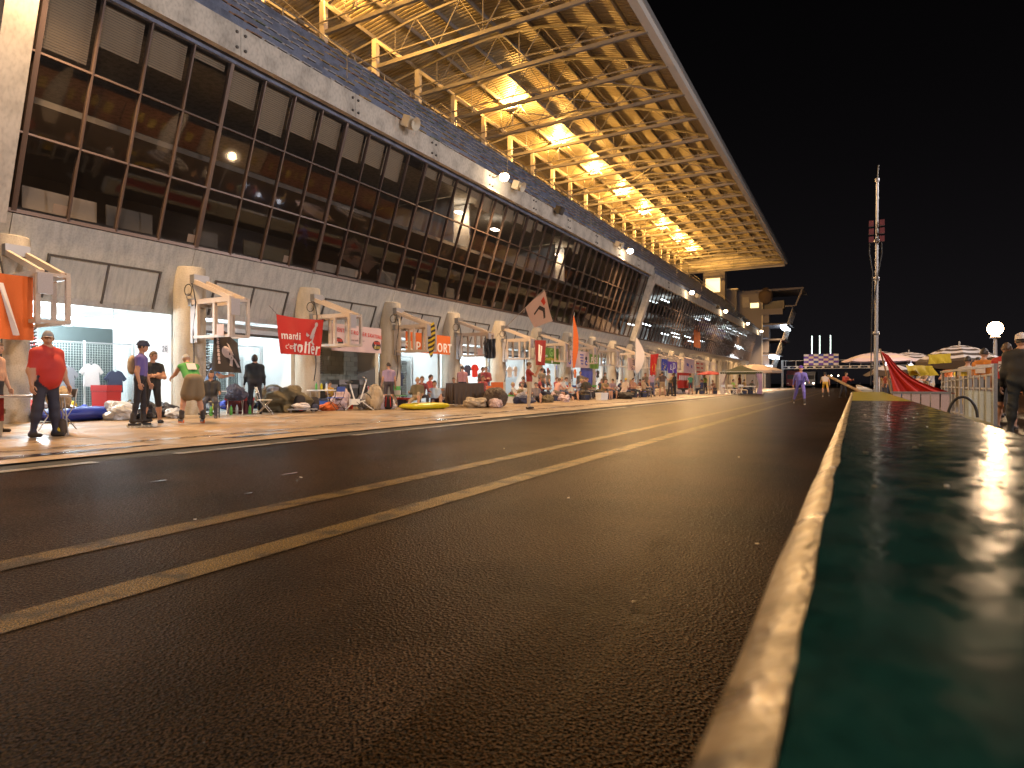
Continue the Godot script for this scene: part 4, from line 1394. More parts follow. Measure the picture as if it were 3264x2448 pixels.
# capsules: [a, b, ra, rb, colour at a, colour at b, split]
func field_mesh(caps: Array, cell: float, k: float, into: Mb) -> void:
	var lo := Vector3(1e9, 1e9, 1e9); var hi := -lo
	for c in caps:
		for q in [0, 1]:
			var r: float = c[2 + q] + cell * 2.5
			lo = lo.min(c[q] - Vector3(r, r, r)); hi = hi.max(c[q] + Vector3(r, r, r))
	var nx := int((hi.x - lo.x) / cell) + 2; var ny := int((hi.y - lo.y) / cell) + 2; var nz := int((hi.z - lo.z) / cell) + 2
	var f := PackedFloat32Array()
	f.resize(nx * ny * nz); f.fill(1.0)
	for c in caps:
		var a: Vector3 = c[0]; var b: Vector3 = c[1]; var ra: float = c[2]; var rb: float = c[3]
		var ab := b - a
		var l2 := maxf(ab.length_squared(), 1e-8)
		var m := maxf(ra, rb) + k + cell * 1.5
		var p0 := ((a.min(b) - Vector3(m, m, m) - lo) / cell).max(Vector3.ZERO)
		var p1 := ((a.max(b) + Vector3(m, m, m) - lo) / cell)
		for iz in range(int(p0.z), mini(int(p1.z) + 1, nz)):
			for iy in range(int(p0.y), mini(int(p1.y) + 1, ny)):
				var at := (iz * ny + iy) * nx
				for ix in range(int(p0.x), mini(int(p1.x) + 1, nx)):
					var p := lo + Vector3(ix, iy, iz) * cell
					var t := clampf((p - a).dot(ab) / l2, 0.0, 1.0)
					var d := p.distance_to(a + ab * t) - lerpf(ra, rb, t)
					var e := f[at + ix]
					var h := maxf(k - absf(d - e), 0.0) / k
					f[at + ix] = minf(d, e) - h * h * k * 0.25
	var ids := {}
	var offs := [0, 1, nx, nx + 1, nx * ny, nx * ny + 1, nx * ny + nx, nx * ny + nx + 1]
	var corners := [Vector3(0, 0, 0), Vector3(1, 0, 0), Vector3(0, 1, 0), Vector3(1, 1, 0), Vector3(0, 0, 1), Vector3(1, 0, 1), Vector3(0, 1, 1), Vector3(1, 1, 1)]
	var edges := [0, 1, 2, 3, 4, 5, 6, 7, 0, 2, 1, 3, 4, 6, 5, 7, 0, 4, 1, 5, 2, 6, 3, 7]
	var near := cell * 1.75
	var first := into.v.size()
	for iz in nz - 1:
		for iy in ny - 1:
			var at := (iz * ny + iy) * nx
			for ix in nx - 1:
				if absf(f[at + ix]) > near: continue
				var g := []
				var neg := 0
				for q in 8:
					var w: float = f[at + ix + offs[q]]
					g.append(w)
					if w < 0.0: neg += 1
				if neg == 0 or neg == 8: continue
				var s := Vector3.ZERO
				var cnt := 0
				for q in range(0, 24, 2):
					var u: float = g[edges[q]]; var w: float = g[edges[q + 1]]
					if (u < 0.0) != (w < 0.0):
						s += corners[edges[q]].lerp(corners[edges[q + 1]], u / (u - w)); cnt += 1
				var p := lo + (Vector3(ix, iy, iz) + s / cnt) * cell
				var best := 1e9
				var col := Color.WHITE
				for c in caps:
					var a: Vector3 = c[0]; var ab: Vector3 = c[1] - a
					var t := clampf((p - a).dot(ab) / maxf(ab.length_squared(), 1e-8), 0.0, 1.0)
					var d := p.distance_to(a + ab * t) - lerpf(c[2], c[3], t)
					if d < best:
						best = d; col = c[4] if t < c[6] else c[5]
				var nn := Vector3(g[1] + g[3] + g[5] + g[7] - g[0] - g[2] - g[4] - g[6], g[2] + g[3] + g[6] + g[7] - g[0] - g[1] - g[4] - g[5], g[4] + g[5] + g[6] + g[7] - g[0] - g[1] - g[2] - g[3]).normalized()
				into.tint = col
				ids[at + ix] = into.vert(p, nn)
	for key in ids:
		var ix: int = key % nx; var iy: int = (key / nx) % ny; var iz: int = key / (nx * ny)
		for ax in 3:
			var e := [1, nx, nx * ny][ax] as int
			if (f[key] < 0.0) == (f[key + e] < 0.0): continue
			var u := [nx, nx * ny, 1][ax] as int
			var w := [nx * ny, 1, nx][ax] as int
			if not (ids.has(key - u) and ids.has(key - w) and ids.has(key - u - w)): continue
			var q := [ids[key], ids[key - u], ids[key - u - w], ids[key - w]]
			for j in ([0, 2, 1, 0, 3, 2] if f[key] < 0.0 else [0, 1, 2, 0, 2, 3]): into.i.append(q[j])

func rot(b: Basis, pitch: float, roll := 0.0, yaw := 0.0) -> Basis:
	return b * Basis(Vector3.UP, deg_to_rad(yaw)) * Basis(Vector3.RIGHT, deg_to_rad(pitch)) * Basis(Vector3.BACK, deg_to_rad(roll))

# pose: hip (height), lean, legs [[pitch, out, knee], ...], arms [[pitch, out, elbow, elbow_turn], ...], head [pitch, yaw]
const POSES := {
	"stand": {"lean": 2, "legs": [[3, 4, 4], [-4, 4, 5]], "arms": [[4, 8, 14, 0], [-4, 8, 18, 0]], "head": [4, 10]},
	"wide": {"lean": 0, "legs": [[8, 9, 6], [-6, 9, 6]], "arms": [[8, 14, 25, 0], [-6, 16, 30, 0]], "head": [0, -40]},
	"hips": {"lean": 3, "legs": [[2, 6, 3], [-2, 7, 4]], "arms": [[-20, 38, 75, 40], [-18, 36, 80, 40]], "head": [6, 20]},
	"photo": {"lean": -4, "legs": [[1, 3, 2], [-3, 4, 4]], "arms": [[62, 4, 88, 0], [58, 8, 92, 0]], "head": [2, 0]},
	"fold": {"lean": 2, "legs": [[2, 5, 3], [-3, 5, 5]], "arms": [[22, 6, 95, -50], [26, 6, 100, -50]], "head": [8, -14]},
	"bend": {"lean": 42, "legs": [[22, 8, 24], [12, 9, 20]], "arms": [[62, 4, 14, 0], [70, 6, 10, 0]], "head": [22, 0]},
	"raise": {"lean": -2, "legs": [[4, 5, 4], [-5, 5, 6]], "arms": [[140, 10, 20, 0], [5, 8, 16, 0]], "head": [-8, 10]},
	"lean_rail": {"lean": 24, "legs": [[8, 4, 6], [-4, 6, 10]], "arms": [[52, 12, 60, -20], [50, 14, 64, -20]], "head": [-6, 0]},
	"skate": {"lean": 26, "legs": [[34, 4, 38], [-18, 8, 22]], "arms": [[34, 10, 40, 0], [-34, 10, 30, 0]], "head": [-14, 0]},
	"sit": {"hip": 0.5, "lean": -4, "legs": [[84, 6, 84], [80, 8, 70]], "arms": [[32, 8, 52, 0], [30, 8, 60, 0]], "head": [8, 14]},
	"sit_fwd": {"hip": 0.46, "lean": 22, "legs": [[88, 10, 92], [86, 8, 84]], "arms": [[46, 6, 40, 0], [50, 6, 44, 0]], "head": [4, 0]},
	"floor": {"hip": 0.24, "lean": -26, "legs": [[112, 6, 96], [78, 10, 40]], "arms": [[20, 8, 60, 0], [26, 10, 70, 0]], "head": [14, 0]},
	"recline": {"hip": 0.38, "lean": -38, "legs": [[70, 5, 10], [66, 5, 8]], "arms": [[24, 8, 66, 0], [26, 8, 74, 0]], "head": [20, 0]},
}

func person(label: String, at: Vector3, turn: float, o := {}, group := "") -> Node3D:
	var pose: Dictionary = POSES[o.get("pose", "stand")]
	var hgt: float = o.get("h", 1.75) / 1.75
	var fat: float = o.get("fat", 1.0)
	var skin: Color = o.get("skin", SKIN)
	var top: Color = o.get("top", Color(0.3, 0.3, 0.3))
	var leg: Color = o.get("leg", Color(0.05, 0.05, 0.07))
	var shoe: Color = o.get("shoe", Color(0.04, 0.035, 0.03))
	var sleeve: float = o.get("sleeve", 0.55)    # 0 bare, 1 upper arm, 2 to the wrist
	var cut: float = o.get("cut", 2.0)           # 1 knee, 2 ankle
	var skates: bool = o.get("skates", false)
	var lift := 0.1 if skates else 0.0
	var thigh := 0.44 * hgt; var shin := 0.42 * hgt; var foot := 0.07 * hgt
	var hb := Basis.IDENTITY
	# legs first, to know how high the hips sit
	var low := 0.0
	var lg := []
	for s in 2:
		var sg := 1.0 if s == 0 else -1.0
		var a: Array = pose.legs[s]
		var tb := rot(hb, -a[0], sg * a[1])
		var hip := Vector3(sg * 0.092 * hgt, 0, 0)
		var knee := hip + tb * Vector3(0, -thigh, 0)
		var sb := rot(tb, a[2])
		var ank := knee + sb * Vector3(0, -shin, 0)
		lg.append([hip, knee, ank, sb])
		low = minf(low, ank.y - foot)
	var hip_y: float = (pose.hip * hgt if pose.has("hip") else -low) + lift
	var base := Vector3(0, hip_y, 0)
	var caps := []
	var r := func(x: float) -> float: return x * hgt * (0.75 + 0.25 * fat)
	var skate_at := []
	for s in 2:
		var q: Array = lg[s]
		var hip: Vector3 = q[0] + base; var knee: Vector3 = q[1] + base; var ank: Vector3 = q[2] + base
		var fwd: Vector3 = (q[3] * Vector3(0, 0, 1))
		fwd.y = clampf(fwd.y, -0.35, 0.35)
		if q[2].y < low + foot + 0.16: fwd.y = 0.0
		fwd = fwd.normalized()
		if cut >= 1.0: caps.append([hip, knee, r.call(0.088), r.call(0.062), leg, leg if cut >= 1.2 else skin, 0.85])
		else: caps.append([hip, knee, r.call(0.086), r.call(0.056), leg, skin, cut])
		caps.append([knee, knee.lerp(ank, 0.35), r.call(0.056), r.call(0.056), leg if cut >= 1.2 else skin, leg if cut >= 1.5 else skin, 0.6])
		caps.append([knee.lerp(ank, 0.35), ank, r.call(0.056), 0.038 * hgt, leg if cut >= 1.5 else skin, leg if cut >= 1.9 else skin, 0.9])
		var sole := ank - Vector3(0, foot * 0.45, 0)
		caps.append([sole - fwd * 0.04, sole + fwd * 0.15 * hgt, 0.042, 0.036, shoe, shoe, 0.5])
		if skates: caps.append([ank + Vector3(0, 0.1, 0), sole, 0.055, 0.05, shoe, shoe, 0.5])
		skate_at.append([sole - Vector3(0, foot * 0.55 + lift, 0), fwd])
	var tb := rot(hb, pose.lean)
	var spine := func(x: float, y: float, z: float) -> Vector3: return base + tb * (Vector3(x, y, z) * hgt)
	for s in [-1, 1]:
		caps.append([base + Vector3(s * 0.075 * hgt, 0.02, 0), spine.call(s * 0.07, 0.2, 0.01), r.call(0.105), r.call(0.1) * lerpf(1.0, fat, 0.6), leg, top, 0.35])
		caps.append([spine.call(s * 0.07, 0.2, 0.012), spine.call(s * 0.095, 0.42, 0.0), r.call(0.1) * lerpf(1.0, fat, 0.5), r.call(0.105), top, top, 0.5])
		caps.append([spine.call(s * 0.03, 0.485, -0.01), spine.call(s * 0.165, 0.455, 0.0), r.call(0.065), r.call(0.06), top, top, 0.5])
	if fat > 1.3: caps.append([spine.call(0, 0.06, 0.05), spine.call(0, 0.26, 0.06), 0.115 * fat, 0.105 * fat, top, top, 0.5])
	if o.get("skirt", false):
		for s in [-1, 1]: caps.append([base + Vector3(s * 0.06, 0.02, -0.03), base + Vector3(s * 0.1, -0.3, 0.04), 0.14, 0.17, leg, leg, 0.5])
	var nb := rot(tb, -pose.lean * 0.55)
	var neck: Vector3 = spine.call(0, 0.5, -0.005)
	caps.append([neck, neck + nb * Vector3(0, 0.09, 0.012) * hgt, 0.052 * hgt, 0.05 * hgt, skin, skin, 0.5])
	var arms_end := []
	for s in 2:
		var sg := 1.0 if s == 0 else -1.0
		var a: Array = o.get("arms", pose.arms)[s]
		var sh: Vector3 = spine.call(sg * 0.185 * lerpf(1.0, fat, 0.3), 0.445, 0)
		var ub := rot(tb, -a[0] - pose.lean * 0.8, sg * a[1])
		var el := sh + ub * Vector3(0, -0.29 * hgt, 0)
		var fb := rot(ub, -a[2], sg * a[3] * 0.4, sg * a[3])
		var wr := el + fb * Vector3(0, -0.25 * hgt, 0)
		caps.append([sh, el, r.call(0.056), r.call(0.042), top, top if sleeve >= 1.0 else skin, clampf(sleeve, 0.02, 1.0)])
		caps.append([el, wr, r.call(0.042), 0.029 * hgt, top if sleeve > 1.0 else skin, top if sleeve > 1.9 else skin, 0.85])
		arms_end.append([wr, fb, sg])
	var mb := Mb.new()
	mb.tinted = true
	field_mesh(caps, o.get("cell", 0.024), 0.035 if fat < 1.3 else 0.08, mb)
	for e in arms_end:
		mb.tint = skin
		var hand := Mb.new()
		hand.tint = skin
		hand.v = hand_mb.v.duplicate(); hand.n = hand_mb.n; hand.i = hand_mb.i; hand.u = hand_mb.u
		var m := Basis.from_scale(Vector3(e[2], 1, 1)) if e[2] > 0.0 else Basis(Vector3.UP, 0.0) * Basis.from_scale(Vector3(-1, 1, 1))
		mb.add(hand, Transform3D(e[1] * m * Basis.from_scale(Vector3.ONE * hgt), e[0]))
	var hd: Array = o.get("head", pose.head)
	var hbs := rot(nb, hd[0], 0.0, hd[1])
	var ht := Transform3D(hbs.scaled(Vector3.ONE * hgt * o.get("big_head", 1.0)), neck + nb * Vector3(0, 0.105, 0.015) * hgt + hbs * Vector3(0, 0.085, 0.012) * hgt)
	var k0 := mb.v.size()
	mb.add(head_mb, ht)
	for k in range(k0, mb.v.size()): mb.c[k] = skin * mb.c[k].r
	var p := thing("person", label, "person", at, turn, group)
	part("body", mb, M.body, p)
	var hat: String = o.get("hat", "")
	if hat == "cap": part("cap", cap_mesh, M[o.get("hat_mat", "white_cloth")], p, ht)
	elif hat == "helmet": part("helmet", helmet_mesh, M[o.get("hat_mat", "navy_cloth")], p, ht)
	if o.get("hair", "hair_dark") != "":
		part("hair", hair_long if o.get("long", false) else hair_short, M[o.get("hair", "hair_dark")], p, ht)
	if skates:
		for e in skate_at:
			var bs := Basis.looking_at(-e[1], Vector3.UP)
			var t := Transform3D(bs, e[0])
			var fr := part("skate_frame", skate_mesh[0], M.black_plastic, p, t)
			for q in 4: part("wheel", skate_mesh[1], M.plastic_orange if o.get("orange_wheels", false) else M.plastic_cream, fr, Transform3D(Basis.IDENTITY, Vector3(0, 0.04, -0.09 + q * 0.08)))
	if o.has("bib"):
		var bm := Mb.new()
		bm.box(Vector3.ZERO, Vector3(0.2, 0.2, 0.008))
		var bt := Transform3D(tb, spine.call(0, 0.33, -0.135 * (0.75 + 0.25 * fat)))
		var bib := part("number_bib", bm, M.white_cloth, p, bt)
		if o.bib != "":
			part("number", text_mb(o.bib, 0.09), M.print_black, bib, Transform3D(Basis(Vector3.UP, PI), Vector3(0, 0, -0.006)))
	if o.get("pack", "") != "":
		var bm := Mb.new()
		bm.ball(Vector3.ZERO, Vector3(0.15, 0.21, 0.09), 14, 10, 0.12, 4)
		part("backpack", bm, M[o.pack], p, Transform3D(tb, spine.call(0, 0.3, -0.17)))
	return p

# ---------------------------------------------------------------- furniture and clutter
func chair_folding(label: String, at: Vector3, turn: float, seat_m: Material, frame_m: Material, back_m: Material = null) -> Node3D:
	var c := thing("folding_chair", label, "chair", at, turn)
	var o := Mb.new()
	o.box(Vector3(0, 0.45, 0.0), Vector3(0.4, 0.025, 0.38))
	part("seat", o, seat_m, c)
	o = Mb.new()
	o.grid(8, 3, func(a: float, b: float) -> Vector3: return Vector3((a - 0.5) * 0.4, 0.66 + b * 0.17, -0.22 - 0.03 * cos((a - 0.5) * PI) - b * 0.02))
	o.grid(8, 3, func(a: float, b: float) -> Vector3: return Vector3((a - 0.5) * 0.4, 0.66 + b * 0.17, -0.235 - 0.03 * cos((a - 0.5) * PI) - b * 0.02), true)
	part("backrest", o, back_m if back_m else seat_m, c)
	for s in [-1, 1]:
		o = Mb.new()
		o.tube([Vector3(s * 0.21, 0.84, -0.25), Vector3(s * 0.21, 0.5, -0.16), Vector3(s * 0.21, 0.011, 0.24)], 0.011, 6)
		part("front_leg", o, frame_m, c)
		o = Mb.new()
		o.tube([Vector3(s * 0.19, 0.44, 0.16), Vector3(s * 0.19, 0.3, 0.05), Vector3(s * 0.19, 0.011, -0.24)], 0.011, 6)
		part("rear_leg", o, frame_m, c)
	o = Mb.new()
	o.tube([Vector3(-0.19, 0.12, -0.17), Vector3(0.19, 0.12, -0.17)], 0.009, 5)
	part("stretcher", o, frame_m, c)
	return c

func table(label: String, at: Vector3, turn: float, w: float, d: float, h: float, top_m: Material, cloth_m: Material = null) -> Node3D:
	var t := thing("trestle_table", label, "table", at, turn)
	var o := Mb.new()
	o.box(Vector3(0, h - 0.02, 0), Vector3(w, 0.04, d))
	part("table_top", o, top_m, t)
	for x in [-1, 1]:
		for z in [-1, 1]:
			o = Mb.new()
			o.tube([Vector3(x * (w / 2 - 0.12), h - 0.04, z * (d / 2 - 0.06)), Vector3(x * (w / 2 - 0.06), 0.014, z * (d / 2 - 0.04))], 0.014, 6)
			part("leg", o, M.galv, t)
		o = Mb.new()
		o.tube([Vector3(x * (w / 2 - 0.09), 0.25, -d / 2 + 0.05), Vector3(x * (w / 2 - 0.09), 0.25, d / 2 - 0.05)], 0.01, 5)
		part("cross_tube", o, M.galv, t)
	if cloth_m:
		o = Mb.new()
		var drop := h - 0.12
		o.box(Vector3(0, h + 0.006, 0), Vector3(w + 0.02, 0.008, d + 0.02))
		o.grid(28, 4, func(a: float, b: float) -> Vector3: return Vector3((a - 0.5) * (w + 0.02), h - (1.0 - b) * drop, d / 2 + 0.015 + 0.03 * (1.0 - b) * (1.0 + sin(a * 40.0))))
		o.grid(28, 4, func(a: float, b: float) -> Vector3: return Vector3((a - 0.5) * (w + 0.02), h - (1.0 - b) * drop, -d / 2 - 0.015 - 0.03 * (1.0 - b) * (1.0 + sin(a * 40.0))), true)
		for s in [-1, 1]:
			o.grid(14, 4, func(a: float, b: float) -> Vector3: return Vector3(s * (w / 2 + 0.015 + 0.03 * (1.0 - b) * (1.0 + sin(a * 25.0))), h - (1.0 - b) * drop, (0.5 - a) * d * s), false)
		part("table_cloth", o, cloth_m, t)
	return t

func lump(called: String, label: String, cat: String, at: Vector3, r: Vector3, m: Material, sd: int, rough := 0.35, group := "") -> Node3D:
	var o := Mb.new()
	var ns := FastNoiseLite.new()
	ns.seed = sd; ns.frequency = 1.1; ns.fractal_octaves = 2
	o.grid(44, 24, func(a: float, b: float) -> Vector3:
		var th := TAU * a; var ph := PI * (b - 0.5)
		var d := Vector3(cos(ph) * cos(th), sin(ph), cos(ph) * sin(th))
		var fold := ns.get_noise_3dv(d * 0.7)
		var p := d * r * (1.0 + rough * 1.1 * fold + 0.035 * sin(fold * 38.0 + d.x * 5.0))
		return Vector3(p.x, maxf(p.y, -r.y * 0.75) + r.y * 0.75, p.z), true)
	return solo(called, o, m, label, cat, at, sd * 1.3, group)

func bag_with_straps(label: String, at: Vector3, turn: float, m: Material, accent: Material, s := 1.0) -> Node3D:
	var b := thing("backpack", label, "backpack", at, turn)
	var o := Mb.new()
	o.grid(16, 12, func(a: float, q: float) -> Vector3:
		var th := TAU * a; var ph := PI * (q - 0.5)
		var d := Vector3(cos(ph) * cos(th), sin(ph), cos(ph) * sin(th))
		return Vector3(signf(d.x) * pow(absf(d.x), 0.6) * 0.17, 0.26 + signf(d.y) * pow(absf(d.y), 0.6) * 0.26, signf(d.z) * pow(absf(d.z), 0.7) * 0.13) * s, true)
	part("sack", o, m, b)
	o = Mb.new()
	o.ball(Vector3(0, 0.17, 0.13) * s, Vector3(0.12, 0.12, 0.06) * s)
	part("front_pocket", o, accent, b)
	for x in [-1, 1]:
		o = Mb.new()
		o.tube([Vector3(x * 0.07, 0.46, -0.1) * s, Vector3(x * 0.08, 0.34, -0.18) * s, Vector3(x * 0.09, 0.1, -0.11) * s], 0.016 * s, 5)
		part("strap", o, accent, b)
	return b

func box_thing(called: String, label: String, cat: String, at: Vector3, turn: float, s: Vector3, m: Material, lid_m: Material) -> Node3D:
	var b := thing(called, label, cat, at, turn)
	var o := Mb.new()
	var h := s / 2.0
	o.hexa([Vector3(-h.x * 0.92, 0, -h.z * 0.92), Vector3(h.x * 0.92, 0, -h.z * 0.92), Vector3(h.x * 0.92, 0, h.z * 0.92), Vector3(-h.x * 0.92, 0, h.z * 0.92), Vector3(-h.x, s.y * 0.8, -h.z), Vector3(h.x, s.y * 0.8, -h.z), Vector3(h.x, s.y * 0.8, h.z), Vector3(-h.x, s.y * 0.8, h.z)])
	part("box", o, m, b)
	o = Mb.new()
	o.box(Vector3(0, s.y * 0.9, 0), Vector3(s.x * 1.04, s.y * 0.18, s.z * 1.04))
	part("lid", o, lid_m, b)
	o = Mb.new()
	o.tube([Vector3(-h.x * 1.03, s.y * 0.7, -0.06), Vector3(-h.x * 1.12, s.y * 0.74, 0), Vector3(-h.x * 1.03, s.y * 0.7, 0.06)], 0.012, 5)
	part("handle", o, lid_m, b)
	return b

func bottle(label: String, at: Vector3, m: Material, h := 0.3, group := "") -> void:
	var b := thing("bottle", label, "bottle", at, 0.0, group)
	var o := Mb.new()
	o.lathe([Vector2(0.0, 0.0), Vector2(0.04, 0.0), Vector2(0.042, h * 0.6), Vector2(0.03, h * 0.78), Vector2(0.014, h * 0.88), Vector2(0.014, h * 0.94)], 12)
	part("flask", o, m, b)
	o = Mb.new()
	o.lathe([Vector2(0.0165, h * 0.93), Vector2(0.0165, h), Vector2(0.0, h + 0.001)], 10)
	part("cap", o, M.plastic_blue, b)

func air_bed(label: String, at: Vector3, turn: float, l: float, w: float, h: float, m: Material) -> void:
	var o := Mb.new()
	o.grid(30, 14, func(a: float, b: float) -> Vector3:
		var th := TAU * a; var ph := PI * (b - 0.5)
		var c := Vector2(signf(cos(th)) * pow(absf(cos(th)), 0.45) * l / 2, signf(sin(th)) * pow(absf(sin(th)), 0.45) * w / 2) * pow(maxf(cos(ph), 0.0), 0.4)
		var tuft := 1.0 + 0.1 * sin(c.x * 22.0)
		return Vector3(c.x, h / 2 + sin(ph) * h / 2 * tuft, c.y), true)
	solo("air_mattress", o, m, label, "air mattress", at, turn)

func shirt(label: String, at: Vector3, turn: float, m: Material, s := 1.0, print_m: Material = null) -> void:
	var t := thing("hanging_shirt", label, "shirt", at, turn)
	var o := Mb.new()
	var pts := PackedVector2Array([Vector2(-0.09, 0), Vector2(-0.2, -0.05), Vector2(-0.36, -0.28), Vector2(-0.27, -0.36), Vector2(-0.21, -0.25), Vector2(-0.24, -0.72), Vector2(0.0, -0.75), Vector2(0.24, -0.72), Vector2(0.21, -0.25), Vector2(0.27, -0.36), Vector2(0.36, -0.28), Vector2(0.2, -0.05), Vector2(0.09, 0), Vector2(0.0, -0.06)])
	for k in pts.size(): pts[k] *= s
	o.plate(pts, Transform3D(Basis.IDENTITY, Vector3(0, 0, -0.03)), 0.06)
	part("fabric", o, m, t)
	o = Mb.new()
	o.tube([Vector3(-0.16, -0.05, 0) * s, Vector3(0, 0.03, 0) * s, Vector3(0.16, -0.05, 0) * s], 0.012, 5)
	o.tube([Vector3(0, 0.03, 0) * s, Vector3(0.03, 0.09, 0) * s, Vector3(0, 0.13, 0) * s, Vector3(-0.025, 0.1, 0) * s], 0.006, 5)
	part("hanger", o, M.galv, t)
	if print_m:
		o = Mb.new()
		o.box(Vector3(0, -0.3, 0.036) * s, Vector3(0.22, 0.28, 0.006) * s)
		part("chest_print", o, print_m, t)

func fence(label: String, x: float, z0: float, z1: float, h: float, pitch := 0.06) -> void:
	var f := thing("mesh_fence", label, "fence", Vector3(x, 0, z0))
	var l := z0 - z1
	var n := int(ceil(l / 1.6))
	for k in n + 1:
		var o := Mb.new()
		o.bar(Vector3(0, 0.0, -l * k / n), Vector3(0, h + 0.05, -l * k / n), 0.05, 0.05)
		part("post", o, M.white_wall, f)
	for y in [0.06, h]:
		var o := Mb.new()
		o.bar(Vector3(0, y, 0), Vector3(0, y, -l), 0.035, 0.035)
		part("rail", o, M.galv, f)
	for k in n:
		var o := Mb.new()
		var za := -l * k / n - 0.04; var zb := -l * (k + 1) / n + 0.04
		var c := int((za - zb) / pitch)
		for q in c: o.box(Vector3(0, h / 2, lerpf(za, zb, (q + 0.5) / c)), Vector3(0.006, h - 0.1, 0.006))
		for q in int(h / pitch): o.box(Vector3(0.006, 0.06 + q * pitch, (za + zb) / 2), Vector3(0.006, 0.006, za - zb))
		part("wire_mesh", o, M.wire, f)

func parasol(label: String, at: Vector3, r: float, rim: float, top: float, stripes: Array, valance := 0.0, called := "parasol") -> Node3D:
	var p := thing(called, label, "parasol", at)
	var o := Mb.new()
	o.tube([Vector3.ZERO, Vector3(0, top + 0.12, 0)], 0.022, 8)
	part("pole", o, M.galv, p)
	var seg := 8
	var bands := stripes.size()
	for k in bands:
		o = Mb.new()
		for w in seg:
			var a0 := TAU * w / seg; var a1 := TAU * (w + 1) / seg
			for s in [0.0, 0.02]:
				o.grid(3, 2, func(a: float, b: float) -> Vector3:
					var t: float = (k + b) / bands
					var q0 := Vector3(cos(a0), 0, sin(a0)); var q1 := Vector3(cos(a1), 0, sin(a1))
					var d := q0.lerp(q1, a)
					return d * r * t + Vector3(0, lerpf(top, rim, pow(t, 1.7)) - 0.04 * sin(PI * a) * t - s * 0.2, 0), s == 0.0)
		part("canopy_band", o, stripes[k], p)
	if valance > 0.0:
		o = Mb.new()
		for w in seg:
			var q0 := Vector3(cos(TAU * w / seg), 0, sin(TAU * w / seg)) * r; var q1 := Vector3(cos(TAU * (w + 1) / seg), 0, sin(TAU * (w + 1) / seg)) * r
			o.grid(6, 2, func(a: float, b: float) -> Vector3: return q0.lerp(q1, a) + Vector3(0, rim - valance * (1.0 - b) - 0.03 * sin(PI * a), 0))
		part("valance", o, stripes[-1], p)
	for w in seg:
		o = Mb.new()
		var d := Vector3(cos(TAU * w / seg), 0, sin(TAU * w / seg))
		o.tube([Vector3(0, top - 0.35, 0), d * r * 0.55 + Vector3(0, lerpf(top, rim, 0.36) - 0.03, 0)], 0.008, 4)
		part("rib", o, M.galv, p)
	return p

# a banner parallel to the facade: x, from z0 (near) to z1 (far), y range
func banner(called: String, label: String, cat: String, x: float, z0: float, z1: float, y0: float, y1: float, m: Material, wave := 0.02, taper := 0.0, sag := 0.0) -> Array:
	var t := thing(called, label, cat)
	var r := cloth(Vector3(x, (y0 + y1) / 2, (z0 + z1) / 2), Vector3(0, 0, -1), Vector3.UP, z0 - z1, y1 - y0, wave, 2.5, sag, taper, z0)
	part("cloth", r[0], m, t)
	for s in [-0.48, 0.48]:   # cords at the top corners
		var o := Mb.new()
		var p: Vector3 = r[1].call(s * (z0 - z1), (y1 - y0) * 0.49)
		o.tube([p, p + Vector3(-0.25, 0.3, -signf(s) * 0.12)], 0.006, 4)
		part("cord", o, M.black_rubber, t)
	return [t, r[1], z0 - z1, y1 - y0]

func letter(bn: Array, txt: String, size: float, x: float, y: float, m: Material, turn := 0.0, serif := false, sc := Vector2.ONE, bold := true) -> void:
	part("lettering", mapped(text_mb(txt, size, bold, serif), bn[1], Vector2(x, y), sc, turn), m, bn[0])

func mark(bn: Array, pts: Array, m: Material) -> void:
	part("print", mapped(poly_mb(pts), bn[1], Vector2.ZERO), m, bn[0])

